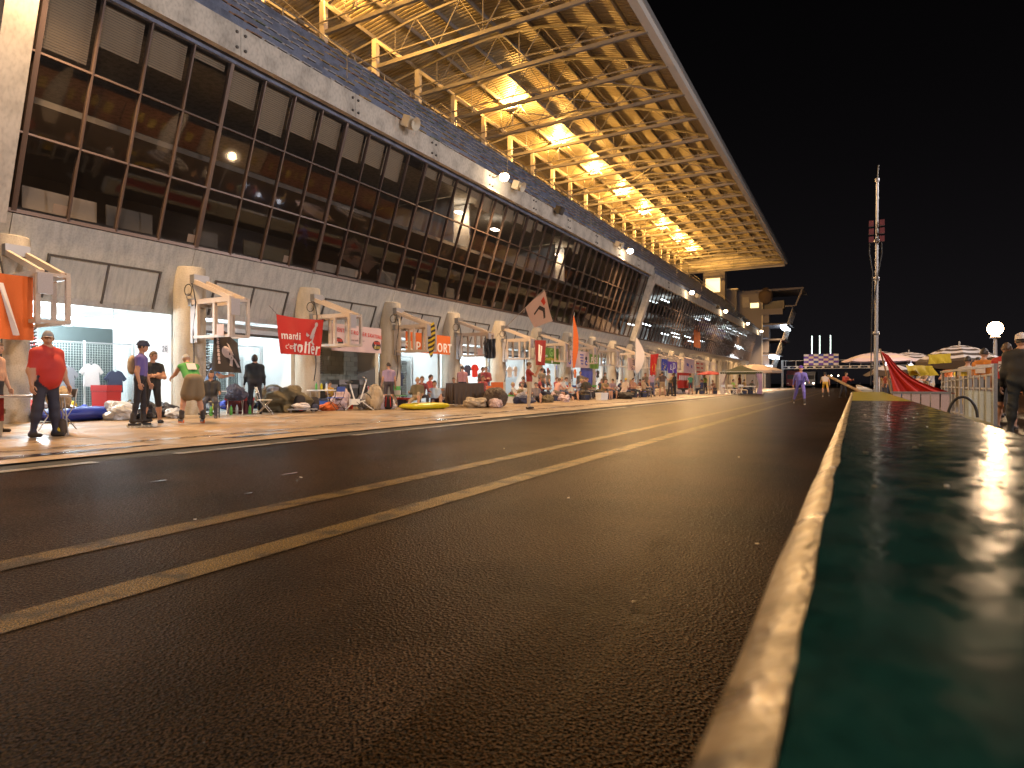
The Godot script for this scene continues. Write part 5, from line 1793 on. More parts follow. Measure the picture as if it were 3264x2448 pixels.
func make_banners() -> void:
	var b := banner("banner", "red banner with a white skating figure tied in front of a column", "banner", -16.5, -14.2, -16.25, 1.92, 3.2, M.red_cloth, 0.03, 0.16, 0.05)
	letter(b, "mardi", 0.23, -0.45, -0.02, M.print_white, 0.02)
	letter(b, "c'est", 0.16, -0.52, -0.38, M.print_white, 0.0, false, Vector2.ONE, false)
	letter(b, "roller", 0.38, 0.28, -0.4, M.print_white, -0.05)
	mark(b, ellipse(Vector2(0.72, 0.46), Vector2(0.075, 0.085), 14), M.print_bone)
	mark(b, [Vector2(0.66, 0.4), Vector2(0.74, 0.36), Vector2(0.66, 0.12), Vector2(0.5, -0.06), Vector2(0.4, -0.04), Vector2(0.46, 0.1), Vector2(0.55, 0.28)], M.print_bone)
	mark(b, [Vector2(0.6, 0.1), Vector2(0.67, 0.08), Vector2(0.58, -0.16), Vector2(0.7, -0.24), Vector2(0.64, -0.3), Vector2(0.48, -0.18)], M.print_bone)
	mark(b, [Vector2(0.44, 0.02), Vector2(0.5, -0.05), Vector2(0.1, -0.32), Vector2(-0.1, -0.38), Vector2(0.06, -0.26)], M.print_white)
	mark(b, [Vector2(0.5, -0.12), Vector2(0.56, -0.16), Vector2(0.3, -0.28), Vector2(0.2, -0.3)], M.print_white)
	mark(b, [Vector2(0.24, 0.16), Vector2(0.4, 0.06), Vector2(0.3, 0.0), Vector2(0.22, 0.05)], M.print_bone)

	b = banner("banner", "long white banner with red lettering between two columns", "banner", -17.15, -17.3, -20.1, 2.18, 3.2, M.pink_cloth, 0.015)
	letter(b, "VENTE DE ROLLER SKATING", 0.15, 0.1, 0.22, M.print_red, -0.06)
	letter(b, "une seule adresse", 0.07, 0.0, -0.06, M.print_black, 0.0, false, Vector2.ONE, false)
	for x in [-1.05, 1.1]:
		mark(b, ellipse(Vector2(x, -0.2), Vector2(0.27, 0.2)), M.print_black)
		var f: Callable = b[1]
		for e in [[0.1, M.print_red], [-0.08, M.print_olive]]:
			var bars := Mb.new()
			for q in 5: bars.add(poly_mb([Vector2(x - 0.17 + q * 0.08, -0.2 + e[0] - 0.06), Vector2(x - 0.12 + q * 0.08, -0.2 + e[0] - 0.06), Vector2(x - 0.115 + q * 0.08, -0.2 + e[0] + 0.06), Vector2(x - 0.165 + q * 0.08, -0.2 + e[0] + 0.05)]), Transform3D.IDENTITY)
			part("print", mapped(bars, func(p: float, q: float) -> Vector3: return f.call(p, q) + Vector3(0.004, 0, 0), Vector2.ZERO), e[1], b[0])

	b = banner("banner", "orange banner with big white letters under the raked concrete", "banner", -17.2, -21.75, -25.2, 2.33, 3.22, M.orange_cloth, 0.015)
	letter(b, "SUPER", 0.4, -0.85, -0.17, M.print_white, 0.0, false, Vector2(1.12, 1))
	letter(b, "SPORT", 0.42, 0.85, -0.15, M.print_white, 0.0, false, Vector2(1.12, 1))

	b = banner("banner", "green banner with pale yellow lettering and round emblem", "banner", -16.4, -33.4, -36.3, 2.15, 3.12, M.green_cloth, 0.01)
	letter(b, "GQ", 0.5, 0.35, 0.2, M.print_green)
	letter(b, "Ville de", 0.14, -0.75, -0.02, M.print_white)
	letter(b, "Grand Quevilly", 0.19, 0.1, -0.2, M.print_yellow)
	mark(b, ellipse(Vector2(0.25, -0.36), Vector2(0.11, 0.09)), M.print_white)
	mark(b, ellipse(Vector2(0.25, -0.36), Vector2(0.05, 0.04), 10), M.print_black)

	b = banner("banner", "white sheet with blue drawn figures and lines of writing", "banner", -16.2, -36.9, -40.6, 2.0, 3.1, M.pink_cloth, 0.03)
	for q in 4:
		mark(b, [Vector2(-1.0, 0.3 - q * 0.2), Vector2(0.95, 0.28 - q * 0.2), Vector2(0.95, 0.36 - q * 0.2), Vector2(-1.0, 0.38 - q * 0.2)], M.print_blue)
	for x in [-1.45, 1.4]:
		mark(b, ellipse(Vector2(x, 0.1), Vector2(0.2, 0.13)), M.print_black)
		mark(b, ellipse(Vector2(x, -0.2), Vector2(0.22, 0.18)), M.print_blue)
	b = banner("banner", "small dark green banner with white letters beside the white sheet", "banner", -16.2, -40.8, -42.6, 1.98, 3.0, M.green_cloth, 0.02)
	letter(b, "PASC", 0.4, 0.05, 0.1, M.print_white)
	banner("blue_sheet", "plain blue sheet hung as a screen in a garage opening", "sheet", -16.6, -40.2, -42.4, 0.78, 2.05, M.blue_cloth, 0.03)
	b = banner("banner", "white cloth with dark hand-painted letters hanging from a boom", "banner", -15.9, -48.2, -51.2, 2.0, 3.0, M.pink_cloth, 0.04)
	letter(b, "ISLE", 0.4, 0.2, 0.12, M.print_black, -0.04)
	letter(b, "S.C", 0.32, -0.2, -0.32, M.print_black, 0.04)
	b = banner("banner", "violet flag with large white letters on the boom row", "flag", -12.6, -47.6, -50.8, 1.75, 2.65, M.violet_cloth, 0.07)
	letter(b, "E", 0.42, -0.55, 0.0, M.print_white)
	letter(b, "P", 0.72, 0.5, -0.05, M.print_white, 0.0, true)
	b = banner("banner", "blue flag with yellow spots next to the violet flag", "flag", -12.5, -45.8, -47.3, 1.9, 2.75, M.blue_cloth, 0.07)
	for e in [[-0.4, 0.1], [0.0, -0.2], [-0.3, -0.3], [0.2, 0.0]]: mark(b, ellipse(Vector2(e[0], e[1]), Vector2(0.15, 0.1), 9), M.print_yellow)
	b = banner("banner", "red banner with a row of white bars low on the apron", "banner", -12.9, -52.0, -57.0, 0.55, 1.85, M.red_cloth, 0.03)
	for q in 8: mark(b, [Vector2(-1.9 + q * 0.5, 0.02), Vector2(-1.55 + q * 0.5, 0.02), Vector2(-1.55 + q * 0.5, 0.42), Vector2(-1.9 + q * 0.5, 0.42)], M.print_white)
	b = banner("banner", "white flag with faint violet print in the far boom row", "banner", -13.4, -56.5, -60.5, 1.9, 3.2, M.pink_cloth, 0.06)
	mark(b, [Vector2(-1.2, 0.0), Vector2(1.2, -0.2), Vector2(1.2, 0.05), Vector2(-1.2, 0.25)], M.print_blue)
	b = banner("banner", "white and red striped flag in the far boom row", "banner", -13.4, -61.0, -65.5, 1.9, 3.1, M.cream_cloth, 0.05)
	for q in 3: mark(b, [Vector2(-2.0, -0.5 + q * 0.4), Vector2(2.0, -0.5 + q * 0.4), Vector2(2.0, -0.36 + q * 0.4), Vector2(-2.0, -0.36 + q * 0.4)], M.print_red)
	banner("banner", "plain orange banner at the foot of the far glazing", "banner", -16.9, -76.0, -79.5, 5.3, 8.0, M.orange_cloth, 0.02)
	b = banner("banner", "orange cloth with a white stripe beside the first column", "banner", -16.0, -5.6, -7.1, 1.9, 3.3, M.orange_cloth, 0.05)
	mark(b, [Vector2(0.1, 0.5), Vector2(0.2, 0.5), Vector2(0.5, -0.6), Vector2(0.4, -0.62)], M.print_white)

	# black flag with a skull and bones, hanging by one corner below the boom
	var t := thing("pirate_flag", "black flag with pale skull and crossed bones hanging from a boom", "flag")
	var rt := Vector3(0.80, 0, -0.6).normalized()
	var f := func(x: float, y: float) -> Vector3:
		var a := x / 0.85 + 0.5; var c := y / 1.4 + 0.5
		var d := Vector3(x * (0.72 + 0.28 * (1.0 - c)), y - a * (0.62 * c - 0.05) - 0.1 * (1.0 - c) * a, 0)
		return Vector3(-16.15, 2.0, -12.1) + rt * d.x + Vector3.UP * d.y + Vector3(0.6, 0, 0.8) * (0.05 * sin(a * 7.0 + c * 2.0))
	var o := Mb.new()
	o.grid(14, 12, func(a: float, c: float) -> Vector3: return f.call((a - 0.5) * 0.85, (c - 0.5) * 1.4))
	o.grid(14, 12, func(a: float, c: float) -> Vector3: return f.call((a - 0.5) * 0.85, (c - 0.5) * 1.4) - Vector3(0.003, 0, 0.004), true)
	part("cloth", o, M.black_cloth, t)
	var g := func(x: float, y: float) -> Vector3: return f.call(x, y) + Vector3(0.005, 0, 0.006)
	for e in [ellipse(Vector2(0.0, 0.02), Vector2(0.16, 0.2)), ellipse(Vector2(0.12, -0.1), Vector2(0.1, 0.12)), [Vector2(-0.02, 0.36), Vector2(0.07, 0.33), Vector2(0.24, 0.02), Vector2(0.17, 0.0)], [Vector2(0.1, -0.2), Vector2(0.18, -0.18), Vector2(0.16, -0.46), Vector2(0.07, -0.44)], [Vector2(0.2, -0.1), Vector2(0.27, -0.12), Vector2(0.4, -0.44), Vector2(0.32, -0.46)]]:
		part("print", mapped(poly_mb(e), g, Vector2.ZERO), M.print_bone, t)
	var g2 := func(x: float, y: float) -> Vector3: return f.call(x, y) + Vector3(0.009, 0, 0.011)
	for e in [ellipse(Vector2(-0.06, 0.02), Vector2(0.04, 0.05), 10), ellipse(Vector2(0.07, 0.0), Vector2(0.04, 0.05), 10), ellipse(Vector2(0.13, -0.12), Vector2(0.02, 0.04), 8)]:
		part("print", mapped(poly_mb(e), g2, Vector2.ZERO), M.print_black, t)
	for q in 7:
		part("print", mapped(poly_mb([Vector2(-0.035, -0.05), Vector2(0.03, -0.045), Vector2(0.04, 0.0), Vector2(0.01, 0.01), Vector2(0.035, 0.05), Vector2(-0.03, 0.055)]), g, Vector2(-0.3 + 0.016 * q, 0.33 - q * 0.12)), M.print_bone, t)

	# striped scarf, shiny sack, tall feather flags, flag on a long pole
	t = thing("striped_scarf", "yellow and black striped cloth twisted and hanging from a boom end", "scarf", Vector3(-15.55, 2.05, -21.4))
	for q in 14:
		o = Mb.new()
		o.grid(4, 2, func(a: float, c: float) -> Vector3:
			var s: float = (q + c) / 14.0
			var w := 0.17 * (1.0 - pow(absf(s - 0.55) * 1.7, 2.0))
			return Vector3((a - 0.5) * w * 1.4, s * 1.4 + (a - 0.5) * 0.16, -(a - 0.5) * w * 1.4 + 0.04 * sin(a * 6.0 + s * 5.0)))
		part("stripe", o, M.yellow_cloth if q % 2 else M.black_cloth, t)
	o = Mb.new()
	o.grid(18, 10, func(a: float, c: float) -> Vector3: return Vector3((a - 0.5) * 0.62, c * 0.95 - 0.06 * sin(a * 3.0), 0.06 * sin(a * 23.0) + 0.04 * sin(c * 9.0 + a * 12.0)))
	solo("black_sack", o, M.dark_bag, "shiny black plastic sheet draped over a boom end", "sack", Vector3(-15.5, 2.2, -26.1), 0.9)
	for e in [[Vector3(-15.2, 1.9, -35.5), 3.3, 0.14, M.orange_cloth, "tall narrow orange feather flag standing among the booms"], [Vector3(-15.4, 1.8, -48.6), 2.9, 0.3, M.white_cloth, "white curved feather flag behind the hand-painted cloth"]]:
		t = thing("feather_flag", e[4], "flag", e[0])
		o = Mb.new()
		o.tube([Vector3(0, -1.8, 0), Vector3(0, e[1] * 0.8, 0), Vector3(0.1, e[1] + 0.1, -0.05)], 0.018, 6)
		part("pole", o, M.galv, t)
		o = Mb.new()
		o.grid(4, 14, func(a: float, c: float) -> Vector3: return Vector3(a * e[2] * 2.0 * sin(PI * (0.12 + 0.88 * c)) + 0.05 * c * c, c * e[1], -a * e[2] * 1.6 * sin(PI * (0.12 + 0.88 * c)) + 0.03 * sin(c * 8.0)))
		part("sail", o, e[3], t)
	t = thing("pole_flag", "white flag printed with a dark running figure on a long slanting pole", "flag")
	var pa := Vector3(-15.6, 3.3, -26.9); var pb := Vector3(-11.7, 4.95, -24.2)
	o = Mb.new()
	o.tube([pa, pb], 0.015, 6)
	part("pole", o, M.galv, t)
	var fl := func(x: float, y: float) -> Vector3:
		var a := x + 0.5; var c := 0.5 - y
		return pb.lerp(pa, 0.36 * (1.0 - a)) + Vector3(0.02 + 0.15 * c, -1.35 * c * (0.55 + 0.45 * a) - 0.15 * c * (1.0 - a), 0.06 * sin(a * 5.0 + c * 4.0)) + Vector3(0.22, 0, -0.1) * c
	o = Mb.new()
	o.grid(10, 10, func(a: float, c: float) -> Vector3: return fl.call(a - 0.5, c - 0.5))
	o.grid(10, 10, func(a: float, c: float) -> Vector3: return fl.call(a - 0.5, c - 0.5) - Vector3(0.003, 0, 0.004), true)
	part("cloth", o, M.pink_cloth, t)
	var fg := func(x: float, y: float) -> Vector3: return fl.call(x, y) + Vector3(0.005, 0, 0.006)
	part("print", mapped(poly_mb([Vector2(-0.25, 0.05), Vector2(0.1, 0.2), Vector2(0.3, 0.0), Vector2(0.22, -0.3), Vector2(0.1, -0.32), Vector2(0.16, -0.05), Vector2(0.0, 0.1), Vector2(-0.25, -0.02)]), fg, Vector2.ZERO), M.print_black, t)
	part("print", mapped(poly_mb([Vector2(0.2, 0.3), Vector2(0.38, 0.36), Vector2(0.4, 0.14), Vector2(0.28, 0.1)]), fg, Vector2.ZERO), M.print_red, t)
	t = thing("red_pennant", "red banner with a white vertical word at a boom end", "flag", Vector3(-14.9, 1.95, -30.4))
	var rb := cloth(Vector3(0, 0.65, 0), Vector3(0.77, 0, -0.64), Vector3.UP, 0.62, 1.35, 0.05, 1.5, 0.0, 0.15)
	part("cloth", rb[0], M.dark_red_cloth, t)
	part("print", mapped(poly_mb([Vector2(-0.14, -0.45), Vector2(0.02, -0.5), Vector2(0.1, 0.35), Vector2(-0.1, 0.45)]), rb[1], Vector2.ZERO), M.print_white, t)
	# number plate on the side of the second garage column
	o = Mb.new()
	o.box(Vector3.ZERO, Vector3(0.3, 0.3, 0.02))
	t = thing("number_plate", "grey garage number plate fixed beside the column", "sign", Vector3(-18.5, 2.0, -11.72))
	part("plate", o, M.boom_plate, t)
	part("number", text_mb("26", 0.17), M.print_black, t, Transform3D(Basis.IDENTITY, Vector3(0, 0, 0.013)))
	# small notices on two booms
	for k in [1, 4]:
		o = Mb.new()
		o.box(Vector3.ZERO, Vector3(0.3, 0.32, 0.012))
		solo("notice", o, M.pink_cloth, "small pale notice taped to a boom end", "notice", Vector3(-15.95, 2.48, column_z(k) + 0.38), 0.0, "notices on the booms")

# ---------------------------------------------------------------- camps in and before the garages
func to_camera(at: Vector3, off := 0.0) -> float:
	return atan2(-at.x, -at.z) + deg_to_rad(off)

func make_camp() -> void:
	var c: Node3D
	# --- first garage
	table("brown topped folding table with a red cloth end before the first garage", Vector3(-13.0, 0.0, -5.55), 1.2, 1.5, 0.7, 0.74, M.table_top)
	var o := Mb.new()
	o.grid(16, 5, func(a: float, b: float) -> Vector3: return Vector3((a - 0.5) * 0.72, 0.75 - (1.0 - b) * 0.45, 0.02 * sin(a * 20.0)))
	o.grid(16, 5, func(a: float, b: float) -> Vector3: return Vector3((a - 0.5) * 0.72, 0.75 - (1.0 - b) * 0.45, 0.02 * sin(a * 20.0) - 0.004), true)
	solo("red_cloth", o, M.dark_red_cloth, "dark red cloth hanging over the folding table edge", "cloth", Vector3(-13.1, 0.0, -5.0), 0.9)
	box_thing("cardboard_box", "tall cream box under the red draped table", "box", Vector3(-13.45, 0.004, -5.1), 0.6, Vector3(0.6, 0.5, 0.5), M.plastic_cream, M.cardboard)
	chair_folding("grey folding chair with a tan coat over it before the first garage", Vector3(-14.1, 0.004, -6.7), 0.4, M.brown_cloth, M.galv)
	lump("tan_coat", "tan coat heaped over the chair behind the table", "coat", Vector3(-14.05, 0.462, -6.68), Vector3(0.24, 0.24, 0.22), M.beige_cloth, 31, 0.4)
	bag_with_straps("brown and yellow bag lying at the red shirted man's feet", Vector3(-12.55, 0.004, -6.0), 0.3, M.brown_cloth, M.yellow_cloth, 0.6)
	air_bed("deep blue inflated mattress on the garage threshold", Vector3(-17.3, 0.012, -8.7), 1.75, 2.0, 1.0, 0.34, M.vinyl_blue)
	for e in [[-16.7, -9.35, 0.34, "plastic_bag", "pale plastic rubbish bag beside the blue mattress"], [-16.9, -10.1, 0.36, "dark_bag", "dark sports bag heap behind the skater"], [-17.0, -10.7, 0.3, "dark_bag", "dark bag by the door guide"], [-16.2, -10.5, 0.2, "plastic_bag", "small crumpled clear bag near the skater"]]:
		lump("rubbish_bag", e[4], "bag", Vector3(e[0], 0.005, e[1]), Vector3(e[2] * 1.15, e[2] * 0.75, e[2]), M[e[3]], int(e[0] * -10), 0.5)
	box_thing("red_crate", "tall red drinks crate in the first garage", "crate", Vector3(-18.3, 0.01, -9.9), 0.3, Vector3(0.5, 0.9, 0.5), M.plastic_red, M.plastic_red)
	fence("wire mesh fence with hanging kit across the first garage", -20.6, -7.6, -11.95, 2.2, 0.075)
	fence("wire mesh fence across the second garage", -20.2, -12.3, -16.6, 2.35, 0.075)
	fence("wire mesh fence across the garage of the orange banner", -20.2, -21.8, -26.0, 2.3, 0.09)
	var hang := [[-20.4, 1.75, -8.3, "red_cloth", "red jacket hung on the first garage fence"], [-20.4, 1.6, -9.2, "white_cloth", "white shirt hung at the fence middle post"], [-20.4, 1.45, -9.9, "grey_cloth", "grey shirt hung low on the first fence"], [-20.4, 1.55, -10.6, "white_cloth", "white jersey hung beside the grey shirt"], [-20.4, 1.35, -11.3, "navy_cloth", "navy shirt hung at the fence end"], [-20.0, 1.7, -12.9, "white_cloth", "white towel shirt on the second garage fence"], [-20.0, 1.75, -13.6, "pink_cloth", "pale pink shirt on the second garage fence"], [-20.0, 1.7, -14.3, "black_cloth", "black vest on the second garage fence"], [-20.0, 2.05, -15.2, "red_cloth", "red vest with white square print on a hanger"], [-19.9, 1.9, -22.6, "orange_cloth", "orange bib hung on the third fence"], [-19.9, 1.95, -24.0, "yellow_cloth", "bright yellow bib hung on the third fence"], [-19.9, 1.5, -23.2, "black_cloth", "black jacket below the orange bib"], [-19.9, 1.5, -24.7, "navy_cloth", "navy jacket below the yellow bib"]]
	for e in hang: shirt(e[4], Vector3(e[0], e[1], e[2]), PI / 2, M[e[3]], 0.95, M.print_white if e[4].contains("square") else null)
	rng.seed = 8
	var heap := ["navy_cloth", "red_cloth", "grey_cloth", "plastic_bag", "yellow_cloth", "blue_cloth", "white_cloth", "olive_cloth"]
	for k in 20:   # kit bags and clothes along the foot of the fences
		var z := -7.9 - k * 0.45
		if z < -11.6: z -= 0.9
		lump("kit_heap", "soft kit bag or bundled clothing at the foot of the garage fences", "bag", Vector3(-19.6 + rng.randf_range(-0.4, 0.5), 0.01, z), Vector3(rng.randf_range(0.18, 0.32), rng.randf_range(0.14, 0.34), rng.randf_range(0.16, 0.3)), M[heap[k % 8]], 200 + k, 0.5, "kit bundles at the fences")
	# --- second garage
	chair_folding("folding chair with a bright green back", Vector3(-15.6, 0.004, -11.2), 0.9, M.plastic_cream, M.black_plastic, M.plastic_green)
	chair_folding("cream folding chair facing the lane before the second garage", Vector3(-15.5, 0.004, -12.9), 2.3, M.plastic_cream, M.chrome)
	c = chair_folding("folding chair draped with a navy fleece", Vector3(-16.1, 0.004, -12.35), 0.8, M.navy_cloth, M.galv)
	lump("navy_fleece", "navy fleece thrown over a folding chair back", "fleece", Vector3(-16.0, 0.463, -12.3), Vector3(0.28, 0.26, 0.22), M.navy_cloth, 61, 0.35)
	table("small white camp table in the second garage", Vector3(-17.4, 0.004, -12.4), 0.2, 1.2, 0.6, 0.72, M.plastic_white)
	box_thing("maroon_cooler", "maroon cool box behind the navy fleece chair", "cool box", Vector3(-17.0, 0.004, -13.2), 0.3, Vector3(0.7, 0.5, 0.45), M.maroon_cloth, M.plastic_red)
	lump("blanket_heap", "large grey-green blanket heap with a pillow beside the column", "blanket", Vector3(-16.6, 0.004, -14.6), Vector3(0.75, 0.5, 0.55), M.olive_cloth, 44, 0.45)
	lump("pillow", "pale grey pillow resting on the blanket heap", "pillow", Vector3(-16.75, 0.62, -14.35), Vector3(0.34, 0.13, 0.22), M.grey_cloth, 45, 0.2)
	bag_with_straps("black backpack with red stripes leaning on the blankets", Vector3(-15.95, 0.004, -14.65), 1.2, M.black_cloth, M.red_cloth, 1.1)
	bag_with_straps("small black backpack standing before the banner column", Vector3(-15.9, 0.004, -15.25), 1.0, M.black_cloth, M.navy_cloth, 0.95)
	o = Mb.new()
	o.box(Vector3(0, 0.12, 0), Vector3(0.9, 0.03, 0.3))
	for s in [-0.35, 0.35]: o.tube([Vector3(s, 0.1, -0.1), Vector3(s, 0.012, -0.1)], 0.012, 5)
	for s in [-0.35, 0.35]: o.tube([Vector3(s, 0.1, 0.1), Vector3(s, 0.012, 0.1)], 0.012, 5)
	solo("low_bench", o, M.galv, "low metal bench carrying a white towel", "bench", Vector3(-15.5, 0.004, -14.35), 1.0)
	lump("white_towel", "crumpled white towel on the low bench", "towel", Vector3(-15.5, 0.135, -14.3), Vector3(0.26, 0.11, 0.16), M.white_cloth, 47, 0.5)
	for k in 5: bottle("plastic water bottle standing near the second garage chairs", Vector3(-16.3 - 0.17 * (k % 2), 0.01, -11.7 - k * 0.33), M.plastic_bag if k % 2 else M.plastic_green, 0.3, "bottles by the second garage")
	# --- third bay: table, exercise bike, cushions
	table("small white table before the grey block wall", Vector3(-16.8, 0.004, -16.5), 0.3, 0.9, 0.6, 0.72, M.plastic_white)
	box_thing("blue_cooler", "dark blue cool box under the white table", "cool box", Vector3(-16.75, 0.01, -16.5), 0.3, Vector3(0.5, 0.4, 0.35), M.plastic_blue, M.navy_cloth)
	for k in 3: bottle("drink bottle on the white table by the block wall", Vector3(-16.95 + k * 0.15, 0.722, -16.35 - k * 0.1), [M.plastic_green, M.plastic_yellow, M.plastic_bag][k], 0.26, "bottles on the block wall table")
	lump("orange_sack", "orange and black sleeping bag on the ground", "sleeping bag", Vector3(-16.0, 0.004, -16.0), Vector3(0.42, 0.16, 0.26), M.orange_cloth, 52, 0.3)
	lump("white_bundle", "pale pink jacket bundle propped behind the exercise bike", "bundle", Vector3(-15.95, 0.004, -16.55), Vector3(0.34, 0.42, 0.3), M.pink_cloth, 53, 0.3)
	make_bike(Vector3(-15.35, 0.0, -16.75))
	for e in [[-15.1, -17.3, 0.3, 0.5, "beige_cloth", "striped yellow deck chair cushion"], [-15.2, -17.75, 0.34, 0.3, "pink_cloth", "pink cushion in the pile"], [-15.0, -18.0, 0.26, 0.22, "white_cloth", "white cushion at the pile end"], [-15.6, -17.5, 0.4, 0.36, "grey_cloth", "grey quilt in the pile"]]:
		lump("cushion", e[5], "cushion", Vector3(e[0], 0.004, e[1]), Vector3(e[2], e[3], 0.26), M[e[4]], int(e[1] * -7.0), 0.3)
	box_thing("juice_carton", "small yellow carton on the ground beside the pink cushion", "carton", Vector3(-14.85, 0.004, -18.1), 0.2, Vector3(0.14, 0.2, 0.14), M.plastic_yellow, M.plastic_orange)
	for k in 4:   # workshop equipment in the dark bay
		box_thing("tool_cabinet", ["dark workshop cabinet nearest the grey block wall", "tall dark cabinet second from the block wall", "low dark cabinet third from the block wall", "tall dark cabinet beside the lilac shirted person"][k], "cabinet", Vector3(-18.9, 0.012, -18.9 - k * 0.6), 1.57, Vector3(0.5, 0.9 + 0.2 * (k % 2), 0.5), M.dark_frame, M.grey_steel)
	# --- yellow mattress group
	air_bed("bright yellow inflated mattress with people lounging on it", Vector3(-13.75, 0.006, -18.5), 1.35, 2.0, 0.85, 0.24, M.vinyl_yellow)
	table("table under a grey draped cloth with bottles", Vector3(-15.2, 0.004, -22.1), 0.9, 1.1, 0.7, 0.74, M.table_top, M.grey_cloth)
	for k in 5: bottle("bottle on the grey draped table", Vector3(-15.4 + k * 0.13, 0.752, -22.25 + 0.09 * k), [M.plastic_bag, M.plastic_white, M.plastic_orange, M.plastic_blue, M.plastic_red][k], 0.22, "bottles on the grey draped table")
	table("tall table hung with dark brown cloth", Vector3(-13.9, 0.004, -21.4), 1.0, 1.3, 0.8, 0.95, M.table_top, M.brown_cloth)
	chair_folding("orange canvas folding chair by the brown draped table", Vector3(-13.7, 0.004, -23.3), 1.1, M.orange_cloth, M.chrome, M.orange_cloth)
	o = Mb.new()
	o.box(Vector3(0, 0.5, 0), Vector3(0.56, 0.62, 0.03))
	solo("sun_chair_canvas", o, M.orange_cloth, "orange canvas panel of a sun chair standing on end", "panel", Vector3(-13.25, 0.19, -22.9), 1.0)
	lump("beanbag", "round dark brown bean bag on the apron", "bean bag", Vector3(-12.55, 0.004, -21.5), Vector3(0.5, 0.45, 0.48), M.brown_cloth, 71, 0.15)
	lump("pink_pillow", "pink and lilac pillow leaning on the bean bag", "pillow", Vector3(-12.2, 0.004, -21.0), Vector3(0.42, 0.22, 0.24), M.pink_cloth, 72, 0.3)
	lump("tan_bundle", "tan blanket bundle beside the brown draped table", "blanket", Vector3(-12.85, 0.004, -20.5), Vector3(0.4, 0.22, 0.26), M.beige_cloth, 73, 0.6)
	for e in [[-14.5, -27.4, 0.5, 0.34, "olive_cloth", "olive blanket heap at the camp before column five"], [-14.0, -26.6, 0.5, 0.3, "grey_cloth", "pale green pop-up sheet at the camp"], [-13.6, -26.0, 0.55, 0.2, "navy_cloth", "navy sleeping bag spread on the apron"], [-13.3, -28.0, 0.4, 0.22, "olive_cloth", "olive bag at the apron edge"], [-13.0, -29.4, 0.42, 0.2, "pink_cloth", "pink tray shaped cushion"], [-14.8, -30.0, 0.3, 0.35, "black_cloth", "black rucksack before the green banner"]]:
		lump("camp_heap", e[5], "bundle", Vector3(e[0], 0.004, e[1]), Vector3(e[2], e[3], e[2] * 0.6), M[e[4]], int(e[1] * -11.0), 0.4)
	chair_folding("red canvas chair in the camp under the white sheet", Vector3(-14.2, 0.004, -32.6), 1.3, M.red_cloth, M.chrome)
	chair_folding("brown canvas chair seen from behind at the camp", Vector3(-13.4, 0.004, -33.2), -2.0, M.brown_cloth, M.black_plastic)
	table("low camp table among the seated group", Vector3(-13.9, 0.004, -34.3), 0.5, 0.9, 0.5, 0.5, M.table_top)
	box_thing("blue_cooler", "bright blue cool box used as a seat", "cool box", Vector3(-13.0, 0.004, -34.75), 1.2, Vector3(0.6, 0.42, 0.4), M.plastic_blue, M.plastic_blue)
	box_thing("white_cooler", "white cool box beside the bright blue one", "cool box", Vector3(-12.6, 0.004, -33.6), 1.2, Vector3(0.6, 0.42, 0.42), M.plastic_white, M.plastic_white)
	lump("recliner", "long dark sun lounger cushion under the man in pale overalls", "lounger", Vector3(-12.5, 0.004, -37.0), Vector3(0.4, 0.24, 0.9), M.black_cloth, 83, 0.15)
	# --- kit in the garages further along: partitions, shelving, hung clothing
	rng.seed = 77
	for k in range(0, 13):
		if k == 2: continue
		var zc := column_z(k) - BAY / 2
		var sh := thing("steel_shelf", "steel shelving with boxes standing inside a garage", "shelf", Vector3(-21.6 if k < 2 else -20.4, 0.01, zc - (0.9 if k % 2 else -0.9)), PI / 2, "shelving in the garages")
		for y in [0.3, 0.9, 1.5, 2.0]:
			o = Mb.new()
			o.box(Vector3(0, y, 0), Vector3(1.7, 0.03, 0.45))
			part("shelf_board", o, M.grey_steel, sh)
			for q in 4:
				if rng.randf() < 0.25: continue
				o = Mb.new()
				var bh := rng.randf_range(0.15, 0.4)
				o.box(Vector3(-0.6 + q * 0.4, y + 0.016 + bh / 2, 0), Vector3(rng.randf_range(0.2, 0.34), bh, 0.35))
				part("stored_box", o, [M.cardboard, M.plastic_blue, M.plastic_red, M.dark_frame, M.plastic_white, M.olive_cloth][rng.randi() % 6], sh)
		for x in [-0.85, 0.85]:
			o = Mb.new()
			o.bar(Vector3(x, 0, 0), Vector3(x, 2.1, 0), 0.04, 0.4)
			part("shelf_frame", o, M.dark_frame, sh)
		if k > 3:
			for q in 4:
				shirt("shirt hung on a line across a far garage opening", Vector3(-18.5, 1.95 + 0.05 * (q % 2), zc + 1.4 - q * 0.75), PI / 2 + rng.randf_range(-0.3, 0.3), [M.red_cloth, M.white_cloth, M.black_cloth, M.lilac_cloth, M.navy_cloth, M.orange_cloth][rng.randi() % 6], rng.randf_range(0.75, 1.0))
				get_child(-1).set_meta("group", "washing in the far garages")
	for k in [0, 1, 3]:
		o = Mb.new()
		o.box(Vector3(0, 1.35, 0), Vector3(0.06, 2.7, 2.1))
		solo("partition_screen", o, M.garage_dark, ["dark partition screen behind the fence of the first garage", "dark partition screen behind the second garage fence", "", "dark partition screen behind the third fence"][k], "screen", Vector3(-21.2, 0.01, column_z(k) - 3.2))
	# --- gazebo and parasols far along
	make_gazebo(Vector3(-8.9, 0.0, -58.5))
	parasol("small red parasol over a seated group", Vector3(-11.4, 0.0, -57.5), 1.2, 1.75, 2.05, [M.red_cloth, M.red_cloth])
	parasol("wide cream parasol beyond the gazebo", Vector3(-9.3, 0.0, -70.0), 2.7, 2.3, 2.95, [M.cream_cloth, M.cream_cloth], 0.25)
